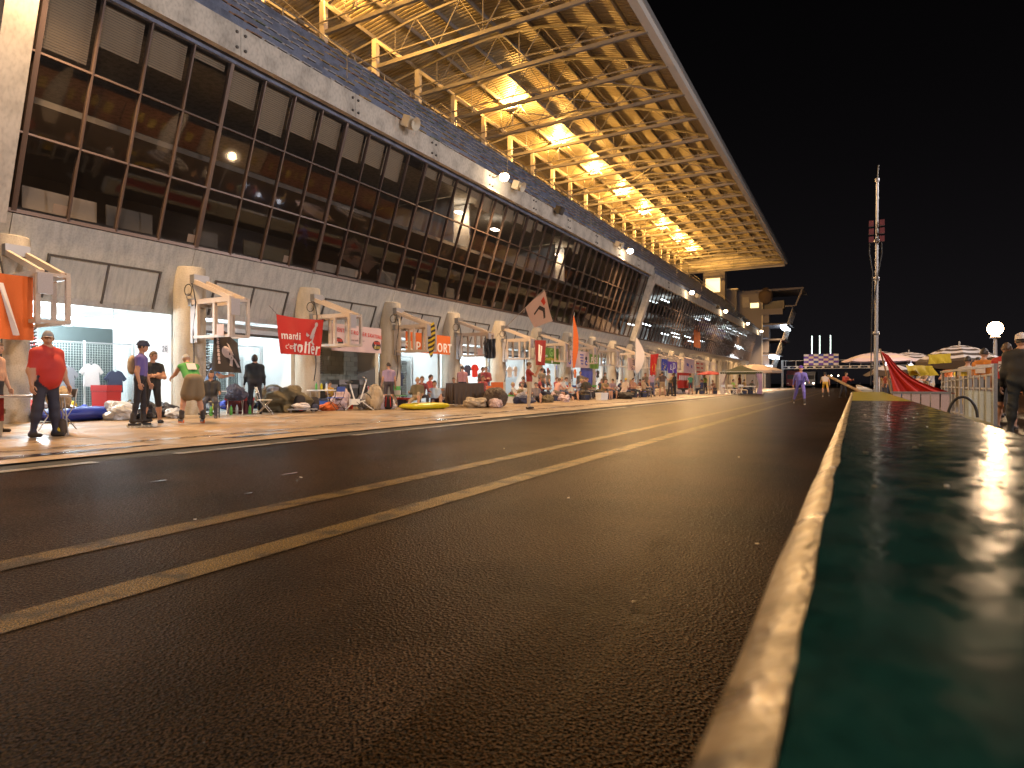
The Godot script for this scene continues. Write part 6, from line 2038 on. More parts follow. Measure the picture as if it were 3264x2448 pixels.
	for k in 5: chair_folding("white plastic chair beside the gazebo", Vector3(-9.2 + 0.5 * (k % 2), 0.004, -52.5 - k * 1.3), 1.0 + k, M.plastic_white, M.plastic_white).set_meta("group", "white chairs by the gazebo")
	table("white camp table at the gazebo edge", Vector3(-8.0, 0.004, -55.3), 0.3, 1.4, 0.7, 0.72, M.plastic_white)
	chair_folding("navy folding chair alone on the far apron", Vector3(-9.3, 0.004, -66.0), 1.0, M.navy_cloth, M.chrome)

func make_bike(at: Vector3) -> void:
	var b := thing("exercise_bike", "white exercise bike with a spoked flywheel on the apron", "exercise bike", at, 0.8)
	var o := Mb.new()
	var pts := []
	for q in 20: pts.append(Vector3(0.2 + 0.26 * cos(TAU * q / 20.0), 0.36 + 0.26 * sin(TAU * q / 20.0), 0))
	o.tube(pts, 0.016, 6, true)
	part("flywheel_rim", o, M.black_rubber, b)
	for q in 8:
		o = Mb.new()
		o.tube([Vector3(0.2, 0.36, 0), Vector3(0.2 + 0.25 * cos(TAU * q / 8.0), 0.36 + 0.25 * sin(TAU * q / 8.0), 0)], 0.004, 4)
		part("spoke", o, M.chrome, b)
	o = Mb.new()
	o.box(Vector3(-0.12, 0.3, 0), Vector3(0.36, 0.2, 0.12))
	part("drive_cover", o, M.plastic_white, b)
	for s in [[Vector3(-0.1, 0.3, 0), Vector3(-0.28, 0.95, 0), "seat_post"], [Vector3(0.1, 0.4, 0), Vector3(0.3, 1.1, 0), "handlebar_post"], [Vector3(-0.1, 0.25, 0), Vector3(0.25, 0.34, 0), "frame_tube"]]:
		o = Mb.new()
		o.tube([s[0], s[1]], 0.025, 8)
		part(s[2], o, M.plastic_white, b)
	for x in [-0.42, 0.5]:
		o = Mb.new()
		o.tube([Vector3(x, 0.03, -0.25), Vector3(x, 0.03, 0.25)], 0.024, 8)
		part("foot_bar", o, M.plastic_white, b)
		o = Mb.new()
		o.tube([Vector3(x, 0.03, 0), Vector3(x * 0.35, 0.28, 0)], 0.02, 8)
		part("foot_strut", o, M.plastic_white, b)
	o = Mb.new()
	o.ball(Vector3(-0.3, 0.98, 0), Vector3(0.14, 0.04, 0.09))
	part("saddle", o, M.black_rubber, b)
	o = Mb.new()
	o.tube([Vector3(0.18, 1.18, -0.22), Vector3(0.3, 1.12, -0.2), Vector3(0.3, 1.1, 0.2), Vector3(0.18, 1.18, 0.22)], 0.014, 6)
	part("handlebar", o, M.chrome, b)
	for s in [-1, 1]:
		o = Mb.new()
		o.tube([Vector3(-0.05, 0.3, s * 0.07), Vector3(-0.05 + s * 0.12, 0.3 - s * 0.1, s * 0.09)], 0.01, 5)
		o.box(Vector3(-0.05 + s * 0.12, 0.3 - s * 0.1, s * 0.14), Vector3(0.1, 0.025, 0.08))
		part("pedal", o, M.black_rubber, b)

func make_gazebo(at: Vector3) -> void:
	var g := thing("gazebo", "dark green party gazebo with white curtains standing on the apron", "gazebo", at, 0.15)
	var o := Mb.new()
	var h := 1.95; var r := 1.75
	var cs := [Vector3(-r, h, r), Vector3(r, h, r), Vector3(r, h, -r), Vector3(-r, h, -r)]
	for k in 4:
		o = Mb.new()
		var a: Vector3 = cs[k]; var b: Vector3 = cs[(k + 1) % 4]
		var tip := Vector3(0, h + 0.62, 0)
		o.grid(10, 6, func(u: float, v: float) -> Vector3: return a.lerp(b, u).lerp(tip, v) - Vector3(0, 0.07 * sin(PI * v), 0), false)
		o.grid(10, 1, func(u: float, v: float) -> Vector3: return a.lerp(b, u) - Vector3(0, 0.18 * (1.0 - v), 0), false)
		part("roof_panel", o, M.gazebo_cloth, g)
		o = Mb.new()
		o.tube([Vector3(a.x, 0.0, a.z), a], 0.025, 6)
		part("leg", o, M.plastic_white, g)
		o = Mb.new()
		o.tube([a, b], 0.02, 6)
		part("roof_rail", o, M.plastic_white, g)
		o = Mb.new()   # tied curtain
		o.grid(10, 8, func(u: float, v: float) -> Vector3:
			var w := 0.24 * (0.5 + absf(v - 0.42) * 1.2)
			return Vector3(a.x * (0.97 - u * w), v * (h - 0.1) + 0.05, a.z * (0.985 + 0.025 * sin(u * 20.0))))
		part("curtain", o, M.lilac_cloth if k % 2 else M.white_cloth, g)

# ---------------------------------------------------------------- the people along the garages
func make_people() -> void:
	var C := func(r: float, g: float, b: float) -> Color: return Color(r, g, b)
	var pale := Color(0.55, 0.31, 0.2)
	var p := Vector3(-14.4, 0.004, -5.75)
	person("bare chested person in dark shorts at the draped table", p, to_camera(p, 60), {"pose": "stand", "top": pale, "skin": pale, "leg": C.call(0.03, 0.03, 0.035), "cut": 0.8, "fat": 1.15, "hair": "hair_brown"})
	p = Vector3(-12.5, 0.004, -5.75)
	person("heavy person in a big red shirt and dark trousers with a pale cap", p, to_camera(p, 42), {"pose": "stand", "top": C.call(0.5, 0.035, 0.025), "leg": C.call(0.03, 0.03, 0.05), "fat": 1.7, "h": 1.88, "sleeve": 0.85, "hat": "cap", "hat_mat": "grey_cloth", "head": [2, -40], "cell": 0.02})
	p = Vector3(-13.5, 0.004, -8.0)
	person("inline skater in a violet jersey, black tights and blue helmet", p, to_camera(p, 75), {"pose": "stand", "top": C.call(0.13, 0.1, 0.34), "leg": C.call(0.015, 0.015, 0.02), "skates": true, "hat": "helmet", "hat_mat": "navy_cloth", "pack": "beige_cloth", "h": 1.76, "cell": 0.02, "sleeve": 0.6})
	p = Vector3(-14.55, 0.004, -8.9)
	person("person in black shirt and long black shorts talking to the skater", p, to_camera(p, 20), {"pose": "fold", "top": C.call(0.02, 0.02, 0.022), "leg": C.call(0.02, 0.022, 0.025), "cut": 1.25, "fat": 1.25, "h": 1.72, "head": [6, 35], "hair": "hair_brown", "cell": 0.02})
	p = Vector3(-13.6, 0.004, -9.3)
	person("skater bending over in a green vest and patterned shorts", p, to_camera(p, 200), {"pose": "bend", "top": C.call(0.06, 0.3, 0.07), "leg": C.call(0.2, 0.15, 0.09), "sleeve": 0.0, "cut": 1.0, "skates": true, "orange_wheels": true, "skirt": true, "bib": "", "hair": "hair_grey", "cell": 0.02, "fat": 1.15})
	p = Vector3(-16.0, 0.004, -10.95)
	person("dark haired person sitting on the green backed chair", Vector3(-15.62, 0.004, -11.2), 0.9, {"pose": "sit", "top": C.call(0.025, 0.025, 0.03), "long": true, "sleeve": 2.0})
	p = Vector3(-16.9, 0.004, -12.0)
	person("person in a blue and white shirt leaning at the camp table", p, to_camera(p, 80), {"pose": "lean_rail", "top": C.call(0.1, 0.2, 0.45), "leg": C.call(0.3, 0.3, 0.32), "hat": "cap", "hat_mat": "white_cloth"})
	p = Vector3(-16.3, 0.004, -13.2)
	person("person in a long black hooded jacket seen from behind", p, to_camera(p, 185), {"pose": "stand", "top": C.call(0.014, 0.016, 0.022), "leg": C.call(0.015, 0.015, 0.02), "sleeve": 2.0, "fat": 1.35, "h": 1.85, "hair": "hair_dark", "long": true})
	p = Vector3(-17.0, 0.004, -17.05)
	person("child in a yellow top sitting behind the white table", p, to_camera(p, 30), {"pose": "sit", "top": C.call(0.5, 0.28, 0.02), "h": 1.35, "leg": C.call(0.06, 0.06, 0.12)})
	p = Vector3(-15.5, 0.004, -18.6)
	person("person in a lilac shirt and dark shorts standing by the third column", p, to_camera(p, 195), {"pose": "stand", "top": C.call(0.34, 0.24, 0.34), "leg": C.call(0.06, 0.045, 0.05), "cut": 0.9, "fat": 1.15})
	# lounging group
	person("fair haired person in an olive jacket lounging on the yellow mattress", Vector3(-14.0, 0.18, -18.35), 0.5, {"pose": "floor", "top": C.call(0.13, 0.1, 0.05), "leg": C.call(0.4, 0.3, 0.19), "sleeve": 2.0, "cut": 1.2, "hair": "hair_blond"})
	person("person in a maroon top sitting behind the yellow mattress", Vector3(-14.7, 0.004, -19.5), 0.9, {"pose": "sit_fwd", "top": C.call(0.16, 0.03, 0.04), "sleeve": 2.0, "hair": "hair_brown"})
	person("person in a pale blue shirt sitting with bare legs stretched out", Vector3(-14.25, 0.004, -19.85), 0.75, {"pose": "floor", "top": C.call(0.36, 0.45, 0.55), "leg": C.call(0.06, 0.02, 0.03), "cut": 0.8, "shoe": SKIN, "h": 1.85})
	person("person in a red and white jersey sitting at the grey draped table", Vector3(-15.3, 0.004, -21.0), 1.6, {"pose": "sit", "top": C.call(0.5, 0.08, 0.07), "sleeve": 0.8})
	p = Vector3(-15.4, 0.004, -23.5)
	person("cyclist in a pink and red jersey standing with back turned", p, to_camera(p, 170), {"pose": "stand", "top": C.call(0.45, 0.22, 0.24), "leg": C.call(0.015, 0.015, 0.02), "cut": 0.85})
	p = Vector3(-15.2, 0.004, -25.2)
	person("person in a red and black striped pullover with folded arms", p, to_camera(p, 10), {"pose": "fold", "top": C.call(0.26, 0.04, 0.045), "leg": C.call(0.13, 0.16, 0.24), "sleeve": 2.0, "fat": 1.2, "hair": "hair_brown"})
	p = Vector3(-10.6, 0.004, -20.7)
	person("person in a dark red shirt and beige trousers taking a photograph", p, to_camera(p, 95), {"pose": "photo", "top": C.call(0.3, 0.03, 0.02), "leg": C.call(0.47, 0.36, 0.24), "sleeve": 0.7, "shoe": C.call(0.03, 0.02, 0.02), "hair": "hair_brown", "cell": 0.02, "fat": 1.05})
	var cam := box_thing("photo_camera", "small black camera held up by the person in dark red", "camera", p + Vector3(0, 1.42, 0) + Vector3(sin(to_camera(p, 95)), 0, cos(to_camera(p, 95))) * 0.42, 0.3, Vector3(0.12, 0.08, 0.05), M.black_plastic, M.black_plastic)
	# camp groups further on
	var seats := [[-14.7, -27.9, 0.8, "sit_fwd", 0.05, 0.05, 0.06, "dark clad person crouching in the camp before the fifth column"], [-15.0, -28.6, 1.2, "sit", 0.2, 0.05, 0.05, "person in a dark red top sitting in the shadow of a boom"], [-14.5, -27.0, 1.8, "floor", 0.42, 0.4, 0.36, "person in a white top sitting on the pale green chair"], [-13.6, -27.3, 0.6, "floor", 0.14, 0.11, 0.12, "person in grey trousers lying beside the photographer"], [-14.1, -30.6, 2.6, "sit_fwd", 0.55, 0.3, 0.25, "person in a pink vest leaning forward with bare knees"], [-14.5, -32.3, 0.9, "sit", 0.45, 0.42, 0.42, "person in a white top on the red canvas chair"], [-14.7, -33.4, 1.5, "sit", 0.3, 0.4, 0.5, "person in a pale blue scarf and dark cap sitting back"], [-13.45, -33.2, -2.0, "sit", 0.06, 0.05, 0.03, "person in brown sitting with back to the lane"], [-14.6, -34.8, 1.8, "sit_fwd", 0.36, 0.36, 0.45, "person in pale grey sitting at the low camp table"], [-14.6, -36.4, 1.0, "sit", 0.05, 0.07, 0.06, "person in dark green sitting at a column foot"], [-13.0, -34.8, 1.1, "sit_fwd", 0.3, 0.2, 0.09, "person in an ochre shirt sitting on the blue cool box"], [-13.2, -36.8, 0.8, "sit_fwd", 0.3, 0.2, 0.22, "person in a brown hat and pink shirt sitting"], [-13.0, -40.6, 1.0, "sit", 0.4, 0.2, 0.12, "person in an orange tan jacket sitting with the card group"], [-12.6, -41.6, 2.4, "sit", 0.5, 0.36, 0.24, "person in a cream pullover sitting with the card group"], [-13.6, -41.2, 1.4, "sit_fwd", 0.22, 0.05, 0.05, "person in dark red sitting with the card group"]]
	var k := 0
	for e in seats:
		var q := {"pose": e[3], "top": C.call(e[4], e[5], e[6]), "sleeve": [0.6, 2.0, 0.6, 2.0][k % 4], "cut": [2.0, 0.9, 2.0, 0.85][(k / 2) % 4], "hair": ["hair_dark", "hair_brown", "hair_blond"][k % 3], "leg": [C.call(0.04, 0.04, 0.06), C.call(0.16, 0.13, 0.1), C.call(0.08, 0.1, 0.16)][k % 3], "cell": 0.03}
		if e[7].contains("hat") or e[7].contains("cap "): q.merge({"hat": "cap", "hat_mat": "brown_cloth"})
		if e[7].contains("bare knees"): q.merge({"cut": 0.6}, true)
		if e[3] == "sit" or e[3] == "sit_fwd":
			if not (e[7].contains("cool box") or e[7].contains("chair")):
				var st := box_thing("camp_stool", "low folding camp stool under one of the seated people", "stool", Vector3(e[0], 0.004, e[1]), e[2], Vector3(0.36, 0.36, 0.34), M.navy_cloth, M.olive_cloth)
				st.set_meta("group", "stools under the seated people")
		person(e[7], Vector3(e[0], 0.004, e[1]), e[2], q)
		k += 1
	# more people settled among the kit, as far as the gazebo
	rng.seed = 919
	var kinds := [["sit", 0.3, 0.05, 0.05, "person in red sitting among the camping kit along the garages"], ["sit_fwd", 0.05, 0.06, 0.09, "person in dark blue sitting among the camping kit along the garages"], ["floor", 0.4, 0.38, 0.34, "person in white sitting on the ground among the camping kit"], ["stand", 0.18, 0.14, 0.1, "person in brown standing among the camping kit along the garages"]]
	for e in kinds:
		var src: Node3D = null
		for j in 9:
			var at := Vector3(rng.randf_range(-16.6, -13.7), 0.004, -23.5 - j * 4.4 - rng.randf_range(0.0, 4.0))
			if e[0].begins_with("sit"):
				var st := box_thing("camp_stool", "low folding camp stool under one of the seated people", "stool", at, 0.4, Vector3(0.36, 0.36, 0.34), M.navy_cloth, M.olive_cloth)
				st.set_meta("group", "stools under the seated people")
			if src == null:
				src = person(e[4], at, rng.randf_range(0.2, 2.6), {"pose": e[0], "top": C.call(e[1], e[2], e[3]), "cell": 0.03, "cut": 0.9 if e[0] == "floor" else 2.0, "hair": "hair_brown"}, "people settled among the camping kit")
			else:
				copy_of(src, at, rng.randf_range(0.0, 3.0))
	for j in 22:
		lump("camp_bundle", "bundle of bags and bedding in the camps along the garages", "bundle", Vector3(rng.randf_range(-16.6, -13.3), 0.004, -24.0 - j * 1.7), Vector3(rng.randf_range(0.25, 0.5), rng.randf_range(0.14, 0.34), rng.randf_range(0.2, 0.4)), M[["navy_cloth", "olive_cloth", "grey_cloth", "maroon_cloth", "pink_cloth", "black_cloth", "blue_cloth", "beige_cloth"][j % 8]], 500 + j, 0.45, "bundles in the camps")
	var hues := [M.plastic_blue, M.plastic_red, M.plastic_green, M.plastic_cream, M.navy_cloth, M.orange_cloth, M.plastic_white]
	for j in 16:
		var cz := -15.0 - j * 2.6 - rng.randf_range(0.0, 1.2)
		var ch := chair_folding("folding chair in the camps along the garages", Vector3(rng.randf_range(-16.9, -14.2), 0.004, cz), rng.randf_range(0.0, 6.0), hues[j % 7], M.chrome if j % 2 else M.black_plastic)
		ch.set_meta("group", "folding chairs in the camps")
		var bx := box_thing("cool_box", "plastic cool box in the camps along the garages", "cool box", Vector3(rng.randf_range(-17.0, -14.0), 0.004, cz - 1.1), rng.randf_range(0.0, 3.0), Vector3(0.52, 0.38, 0.36), hues[(j * 3 + 1) % 7], hues[(j * 5 + 3) % 7])
		bx.set_meta("group", "cool boxes in the camps")
		if j % 2 == 0:
			var bp := bag_with_straps("rucksack standing in the camps along the garages", Vector3(rng.randf_range(-16.8, -14.4), 0.004, cz - 1.8), rng.randf_range(0.0, 6.0), [M.black_cloth, M.navy_cloth, M.maroon_cloth, M.olive_cloth][(j / 2) % 4], [M.red_cloth, M.grey_cloth, M.yellow_cloth][(j / 2) % 3])
			bp.set_meta("group", "rucksacks in the camps")
	person("person in pale overalls reclining with legs stretched out", Vector3(-12.6, 0.2, -37.6), 0.1, {"pose": "recline", "top": C.call(0.55, 0.42, 0.32), "leg": C.call(0.6, 0.45, 0.36), "sleeve": 2.0, "shoe": C.call(0.5, 0.38, 0.3), "hat": "cap", "hat_mat": "yellow_cloth"})
	p = Vector3(-12.3, 0.004, -45.2)
	person("person in a dark brown shirt and beige shorts standing with hands down", p, to_camera(p, 190), {"pose": "hips", "top": C.call(0.1, 0.06, 0.05), "leg": C.call(0.36, 0.25, 0.13), "cut": 1.0, "fat": 1.25, "h": 1.82})
	p = Vector3(-11.5, 0.004, -45.6)
	person("slim person all in black standing with folded arms", p, to_camera(p, -70), {"pose": "fold", "top": C.call(0.01, 0.01, 0.012), "leg": C.call(0.01, 0.01, 0.012), "sleeve": 2.0, "skin": C.call(0.12, 0.07, 0.05)})
	p = Vector3(-12.9, 0.004, -44.6)
	person("person in a lilac shirt holding the red and yellow flag", p, to_camera(p, 30), {"pose": "raise", "top": C.call(0.4, 0.28, 0.36), "leg": C.call(0.12, 0.12, 0.2), "hat": "cap", "hat_mat": "red_cloth"})
	p = Vector3(-12.1, 0.004, -46.6)
	person("person in an ochre jacket beside the person in black", p, to_camera(p, 60), {"pose": "lean_rail", "top": C.call(0.26, 0.18, 0.08), "sleeve": 2.0})
	var f := thing("hand_flag", "red flag with a yellow sun held up over the apron", "flag", Vector3(-12.55, 0, -44.5))
	var o := Mb.new()
	o.tube([Vector3(0, 1.0, 0), Vector3(0.05, 3.0, -0.1)], 0.014, 6)
	part("staff", o, M.wood, f)
	var cl := cloth(Vector3(-0.16, 2.3, 0.1), Vector3(0.8, 0.1, -0.6).normalized(), Vector3(0.1, 1, 0).normalized(), 0.62, 1.5, 0.07, 1.2, 0.0, 0.3)
	part("cloth", cl[0], M.red_cloth, f)
	part("print", mapped(poly_mb(ellipse(Vector2(0.08, -0.25), Vector2(0.2, 0.3))), cl[1], Vector2.ZERO), M.print_yellow, f)
	# far groups by the gazebo
	var far := [[-12.4, -54.5, "stand", 0.05, 0.2, 0.12, "person in a green shirt standing near the red parasol"], [-11.9, -56.5, "sit", 0.04, 0.05, 0.12, "person in navy sitting under the red parasol"], [-11.0, -57.8, "sit_fwd", 0.4, 0.22, 0.14, "person in tan sitting under the red parasol"], [-12.0, -58.6, "hips", 0.3, 0.5, 0.1, "person in a lime vest standing behind the red parasol"], [-9.4, -57.6, "sit", 0.35, 0.55, 0.1, "person in a lime shirt sitting under the gazebo"], [-8.6, -58.4, "sit", 0.45, 0.28, 0.1, "person in an amber shirt sitting under the gazebo"], [-9.2, -59.6, "stand", 0.3, 0.08, 0.05, "person in a rust shirt standing under the gazebo"], [-8.2, -59.2, "sit_fwd", 0.15, 0.14, 0.1, "person in dark olive sitting under the gazebo"]]
	for e in far:
		p = Vector3(e[0], 0.004, e[1])
		if e[2] != "stand" and e[2] != "hips":
			var st := box_thing("camp_stool", "low folding camp stool under one of the seated people", "stool", p, 0.4, Vector3(0.36, 0.36, 0.34), M.navy_cloth, M.olive_cloth)
			st.set_meta("group", "stools under the seated people")
		person(e[6], p, to_camera(p, e[0] * 70.0), {"pose": e[2], "top": C.call(e[3], e[4], e[5]), "cell": 0.034, "cut": 0.9 if k % 2 else 2.0})
		k += 1
	# skaters out on the lane
	p = Vector3(-2.15, 0.0, -30.5)
	person("skater in a violet blue outfit gliding along the lane", p, 0.2, {"pose": "skate", "top": C.call(0.16, 0.13, 0.45), "leg": C.call(0.14, 0.11, 0.4), "sleeve": 2.0, "skates": true, "fat": 1.15, "hat": "helmet", "hat_mat": "violet_cloth"})
	p = Vector3(-1.85, 0.0, -49.0)
	person("skater in a white shirt and yellow shorts seen from behind", p, PI + 0.1, {"pose": "skate", "top": C.call(0.55, 0.48, 0.44), "leg": C.call(0.55, 0.33, 0.04), "cut": 0.8, "skates": true, "hat": "helmet", "hat_mat": "black_cloth"})
	p = Vector3(-0.7, 0.0, -46.5)
	person("person in a red jacket leaning at the barrier end", p, 0.8, {"pose": "lean_rail", "top": C.call(0.36, 0.05, 0.03), "leg": C.call(0.015, 0.015, 0.02), "sleeve": 2.0})

# ---------------------------------------------------------------- behind the pit wall: mast, fence, flag, parasols, spectators
func make_wall_side() -> void:
	var o := Mb.new()
	var t := thing("signal_mast", "tall slim telescopic mast with red reflector cluster and hanging cables", "mast", Vector3(0.42, 0, -17.3))
	var secs := [[0.0, 2.1, 0.05], [2.1, 3.4, 0.042], [3.4, 4.3, 0.035], [4.3, 5.75, 0.028]]
	for e in secs:
		o = Mb.new()
		o.tube([Vector3(0.02 * e[0] * 0.3, e[0], 0), Vector3(0.02 * e[1] * 0.3, e[1] + 0.05, 0)], e[2], 10)
		part("mast_section", o, M.galv, t)
		o = Mb.new()
		o.lathe([Vector2(e[2], 0.0), Vector2(e[2] + 0.02, 0.01), Vector2(e[2] + 0.02, 0.08), Vector2(e[2], 0.09)], 10, Transform3D(Basis.IDENTITY, Vector3(0.006 * e[1], e[1], 0)))
		part("clamp_ring", o, M.grey_steel, t)
	o = Mb.new()
	o.tube([Vector3(0.035, 5.75, 0), Vector3(0.06, 6.15, 0)], 0.012, 5)
	part("antenna", o, M.dark_frame, t)
	for y in 3:
		for s in [-1, 1]:
			o = Mb.new()
			o.box(Vector3(0.02 + s * 0.11, 4.75 - y * 0.19, 0.08), Vector3(0.1, 0.13, 0.1))
			part("reflector", o, M.maroon_cloth, t)
	for s in [-1, 1]:
		o = Mb.new()
		o.tube([Vector3(0.12 * s, 4.35, 0.06), Vector3(0.13 * s, 4.05, 0.08), Vector3(0.06 * s, 3.6, 0.06), Vector3(-0.08, 2.6, 0.05), Vector3(-0.1, 0.9, 0.05)], 0.012, 5)
		part("cable", o, M.black_rubber, t)
	o = Mb.new()
	o.box(Vector3(0, 0.05, 0), Vector3(0.5, 0.1, 0.5))
	part("base_plate", o, M.grey_steel, t)
	o = Mb.new()
	o.tube([Vector3(-0.55, 1.12, 0.25), Vector3(0.18, 0.72, 1.5)], 0.03, 8)
	solo("wooden_pole", o, M.wood, "short wooden pole leaning towards the yellow wall end", "pole", Vector3(0.0, 0, -16.4))
	# short slatted barrier across the walkway
	t = thing("slat_barrier", "low barrier of pale upright boards behind the yellow wall end", "barrier", Vector3(0.47, 0, -10.9))
	for k in 6:
		o = Mb.new()
		o.box(Vector3(0.07 + k * 0.118, 0.43, 0), Vector3(0.1, 0.74, 0.02))
		part("slat", o, M.pink_cloth, t)
	o = Mb.new()
	o.box(Vector3(0.36, 0.815, -0.005), Vector3(0.74, 0.03, 0.05))
	part("top_rail", o, M.galv, t)
	o = Mb.new()
	o.box(Vector3(0.36, 0.06, -0.02), Vector3(0.74, 0.05, 0.04))
	part("bottom_rail", o, M.galv, t)
	# red flag slumped over the barrier
	t = thing("red_flag", "big red flag draped in folds over the slatted barrier", "flag", Vector3(0.5, 0, -11.15))
	o = Mb.new()
	o.grid(26, 14, func(a: float, b: float) -> Vector3:
		var foot := Vector3(0.0 + a * 0.78, 0.8, 0.12 - a * 0.05)
		var head := Vector3(-0.16 + a * 0.1, 1.44 - a * 0.06, 0.0)
		var ins := sin(PI * b) * 0.07 * (a - 0.2)
		return foot.lerp(head, b) + Vector3(-ins * 2.0, -ins, 0.045 * sin(a * 19.0 + b * 2.0) * (1.1 - b)))
	part("cloth", o, M.red_cloth, t)
	o = Mb.new()
	o.tube([Vector3(-0.17, 1.48, -0.02), Vector3(0.05, 0.5, 0.0), Vector3(0.14, 0.05, 0.02)], 0.014, 6)
	part("staff", o, M.wood, t)
	# steel railing along the walkway
	t = thing("steel_railing", "grey steel railing with wide uprights between wall and spectators", "railing", Vector3(1.95, 0, -12.4))
	for e in [[1.24, 0.05], [1.1, 0.03], [0.86, 0.03], [0.3, 0.04]]:
		o = Mb.new()
		o.bar(Vector3(0, e[0], 0), Vector3(0, e[0] - (0.12 if e[0] == 1.1 else 0.0), -7.2), e[1], e[1])
		part("rail", o, M.galv, t)
	for k in 12:
		o = Mb.new()
		o.box(Vector3(0, 0.62, -0.08 - k * 0.62), Vector3(0.05, 1.22 if k == 0 or k == 11 else 0.96, 0.14))
		part("upright", o, M.galv, t)
	o = Mb.new()
	var pts := []
	for q in 11: pts.append(Vector3(0.16 * cos(PI * q / 10.0), 0.5 + 0.27 * sin(PI * q / 10.0), 0.0))
	o.tube(pts, 0.018, 7)
	solo("hose_arch", o, M.black_rubber, "black hose arching up beside the railing foot", "hose", Vector3(1.25, 0.0, -10.2))
	o = Mb.new()
	for k in 60: o.box(Vector3(0.0, 0.42, -k * 0.05), Vector3(0.005, 0.8, 0.006))
	for k in 10: o.box(Vector3(0.004, 0.05 + k * 0.08, -1.5), Vector3(0.005, 0.005, 3.0))
	solo("wire_screen", o, M.wire, "fine wire screen on the lower part of the railing", "screen", Vector3(1.92, 0.0, -12.4))
	# parasols and tarpaulins
	var st := []
	for k in 9: st.append(M.white_cloth if k % 2 else M.brown_cloth)
	parasol("wide parasol with brown and white stripes and a deep valance", Vector3(2.75, 0, -23.1), 1.12, 1.62, 2.1, st, 0.22)
	parasol("round striped parasol standing well behind the red flag", Vector3(2.4, 0, -38.0), 1.5, 2.05, 2.55, st, 0.0)
	parasol("pinkish striped parasol beside the mast", Vector3(0.95, 0, -33.0), 1.55, 1.95, 2.4, [M.pink_cloth, M.brown_cloth, M.pink_cloth, M.cream_cloth, M.pink_cloth], 0.0)
	parasol("low umbrella in brown and white segments by the mast foot", Vector3(0.95, 0, -22.0), 0.75, 1.2, 1.52, [M.white_cloth, M.white_cloth, M.brown_cloth], 0.0)
	var tp := cloth(Vector3(2.0, 1.62, -20.6), Vector3(0.5, 0.05, -0.85).normalized(), Vector3(-0.2, 0.98, 0.1).normalized(), 1.2, 0.26, 0.06, 2.0)
	solo("yellow_tarpaulin", tp[0], M.yellow_cloth, "yellow tarpaulin tied below the wide striped parasol", "tarpaulin")
	tp = cloth(Vector3(1.7, 1.32, -21.5), Vector3(0.4, 0, -0.9).normalized(), Vector3(-0.3, 0.95, 0.1).normalized(), 2.0, 0.3, 0.06, 3.0)
	solo("yellow_tarpaulin", tp[0], M.yellow_cloth, "second yellow tarpaulin lower down on the railing", "tarpaulin")
	tp = cloth(Vector3(2.05, 0.85, -16.6), Vector3(0, 0, -1), Vector3.UP, 0.5, 0.7, 0.05, 2.0)
	solo("yellow_jacket", tp[0], M.yellow_cloth, "yellow and white jacket hung over the railing", "jacket")
	for e in [Vector3(1.2, 1.75, -30.0), Vector3(1.9, 1.55, -29.0), Vector3(3.0, 1.6, -28.5)]:
		var l := thing("camp_lantern", "small bluish white camp lantern among the parasols", "lantern", e, 0.0, "camp lanterns")
		o = Mb.new()
		o.ball(Vector3.ZERO, Vector3(0.13, 0.16, 0.13), 10, 8)
		part("lamp_globe", o, M.sign_light, l)
		o = Mb.new()
		o.tube([Vector3(0, 0.16, 0), Vector3(0, 0.3, 0), Vector3(0.05, 0.34, 0)], 0.01, 5)
		part("hook", o, M.galv, l)
		omni(Vector3.ZERO, Color(0.6, 0.7, 1.0), 1.2, 0.1, "lantern_source", l)
	# spectators
	var C := func(r: float, g: float, b: float) -> Color: return Color(r, g, b)
	person("person in a red shirt with a race number on the back", Vector3(2.72, 0.0, -16.2), PI - 0.4, {"pose": "stand", "top": C.call(0.42, 0.03, 0.02), "leg": C.call(0.015, 0.015, 0.02), "cut": 1.0, "bib": "201", "h": 1.8, "fat": 1.15, "cell": 0.02, "hair": "hair_brown"})
	person("dark clad person with a round white helmet beside the railing", Vector3(2.62, 0.0, -14.3), PI - 0.2, {"pose": "stand", "top": C.call(0.03, 0.026, 0.022), "leg": C.call(0.03, 0.028, 0.025), "sleeve": 2.0, "h": 1.85, "fat": 1.3, "hat": "helmet", "hat_mat": "white_cloth", "cell": 0.02})
	person("person in an orange shirt with a white back print behind the railing", Vector3(2.6, 0.0, -18.0), PI - 0.6, {"pose": "stand", "top": C.call(0.5, 0.17, 0.02), "leg": C.call(0.05, 0.04, 0.04), "bib": "", "h": 1.78})
	person("person in a white shirt and pale trousers behind the railing", Vector3(2.5, 0.0, -19.6), PI - 0.5, {"pose": "stand", "top": C.call(0.5, 0.46, 0.42), "leg": C.call(0.4, 0.32, 0.24), "h": 1.66})
	var crowd := [["person in a dark red jumper among the spectators", 0.2, 0.03, 0.025, "stand"], ["person in a grey hooded top among the spectators", 0.16, 0.16, 0.17, "fold"], ["person in a yellow rain jacket among the spectators", 0.5, 0.36, 0.03, "hips"], ["person in a black coat among the spectators", 0.02, 0.02, 0.022, "stand"], ["person in a tan coat among the spectators", 0.34, 0.22, 0.11, "lean_rail"], ["person in a white shirt among the spectators", 0.5, 0.48, 0.45, "raise"], ["person in an orange fleece among the spectators", 0.5, 0.14, 0.03, "fold"], ["person in olive green among the spectators", 0.1, 0.12, 0.05, "hips"]]
	rng.seed = 404
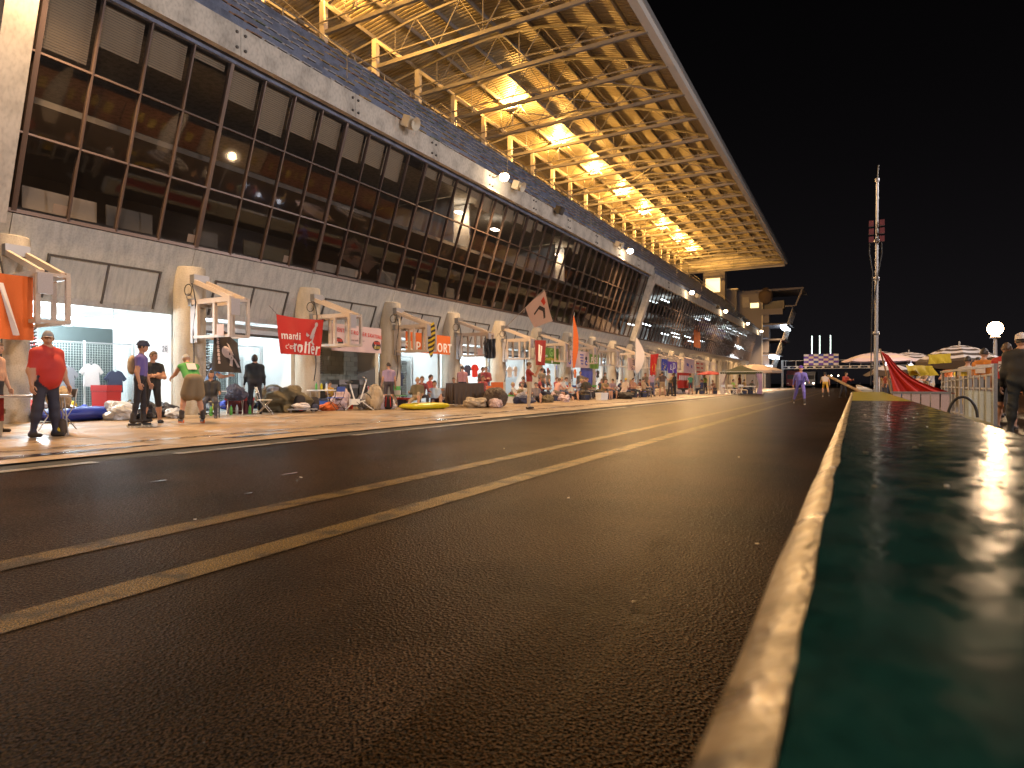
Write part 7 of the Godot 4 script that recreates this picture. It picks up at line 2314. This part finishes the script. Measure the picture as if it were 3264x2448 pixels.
	for k in crowd.size():
		var e: Array = crowd[k]
		var src := person(e[0], Vector3(2.9 + 0.5 * (k % 3), 0, -20.6 - k * 1.1), -PI / 2 + rng.randf_range(-0.6, 0.6), {"pose": e[4], "top": C.call(e[1], e[2], e[3]), "leg": [C.call(0.04, 0.04, 0.06), C.call(0.2, 0.16, 0.12), C.call(0.1, 0.12, 0.18)][k % 3], "sleeve": 2.0 if k % 2 else 0.6, "hair": ["hair_dark", "hair_brown", "hair_blond"][k % 3], "cell": 0.03, "h": 1.66 + 0.04 * (k % 4)}, "spectators along the pit wall walkway")
		for j in 6:   # they line the walkway as far as one can see, also towards the near end
			var z: float = [-13.0, -30.0, -39.0, -48.0, -60.0, -72.0][j] - k * 1.06 + rng.randf_range(-0.4, 0.4)
			if j == 0: z = 6.0 - k * 1.9
			copy_of(src, Vector3(rng.randf_range(1.6, 4.4) + (1.4 if j == 0 else 0.0), 0, z), -PI / 2 + rng.randf_range(-0.7, 0.7))
	# feather flags on the walkway, mirrored in the glazing
	for k in 4:
		t = thing("feather_flag", "tall white feather flag on the spectators' walkway", "flag", Vector3(5.2, 0, -6.0 - k * 6.2), 0.0, "feather flags on the walkway")
		o = Mb.new()
		o.tube([Vector3.ZERO, Vector3(0, 3.6, 0), Vector3(0.1, 4.6, 0)], 0.02, 6)
		part("pole", o, M.galv, t)
		o = Mb.new()
		o.grid(5, 14, func(a: float, b: float) -> Vector3: return Vector3(0.03 * sin(b * 7.0), 1.0 + b * 3.6, a * 0.95 * sin(PI * (0.2 + 0.8 * b))))
		part("sail", o, M.white_cloth, t)

# ---------------------------------------------------------------- all together
func _ready() -> void:
	rng.seed = 1
	make_materials()
	make_camera()
	make_ground()
	make_pit_wall()
	var b := make_section(-3, 10, 0.0, "near part of the long concrete pit building with raked dark glazing")
	raking_pillar(b, column_z(0) + 0.62)
	raking_pillar(b, column_z(10) + 0.3)
	var b2 := make_section(10, 25, -0.55, "far part of the pit building, stepped down, with lit rooms")
	make_blinds(b)
	make_rooms(b, b2)
	make_garages(b, b2)
	make_stand()
	make_roof()
	make_fascia_lamps()
	make_tower()
	make_gantry()
	make_street_lamps()
	var boom := make_boom()
	boom.position = Vector3(COL_X + 0.1, 0, column_z(1))
	boom.set_meta("label", "beige steel boom frame above the black skull flag")
	for k in range(0, 17):
		if k != 1: copy_of(boom, Vector3(COL_X + 0.1, 0, column_z(k)), rng.randf_range(-0.05, 0.05), {0: "beige steel boom frame beside the orange cloth with a white stripe", 2: "beige steel boom frame behind the red skating banner", 3: "beige steel boom frame hung with the striped scarf", 4: "beige steel boom frame hung with the shiny black sheet", 5: "beige steel boom frame holding the red banner with a vertical word", 6: "beige steel boom frame beside the green banner", 7: "beige steel boom frame over the white sheet with drawn figures"}.get(k, "beige steel boom frame in the far row along the garages"))
	make_people_templates()
	make_banners()
	make_camp()
	make_people()
	make_wall_side()
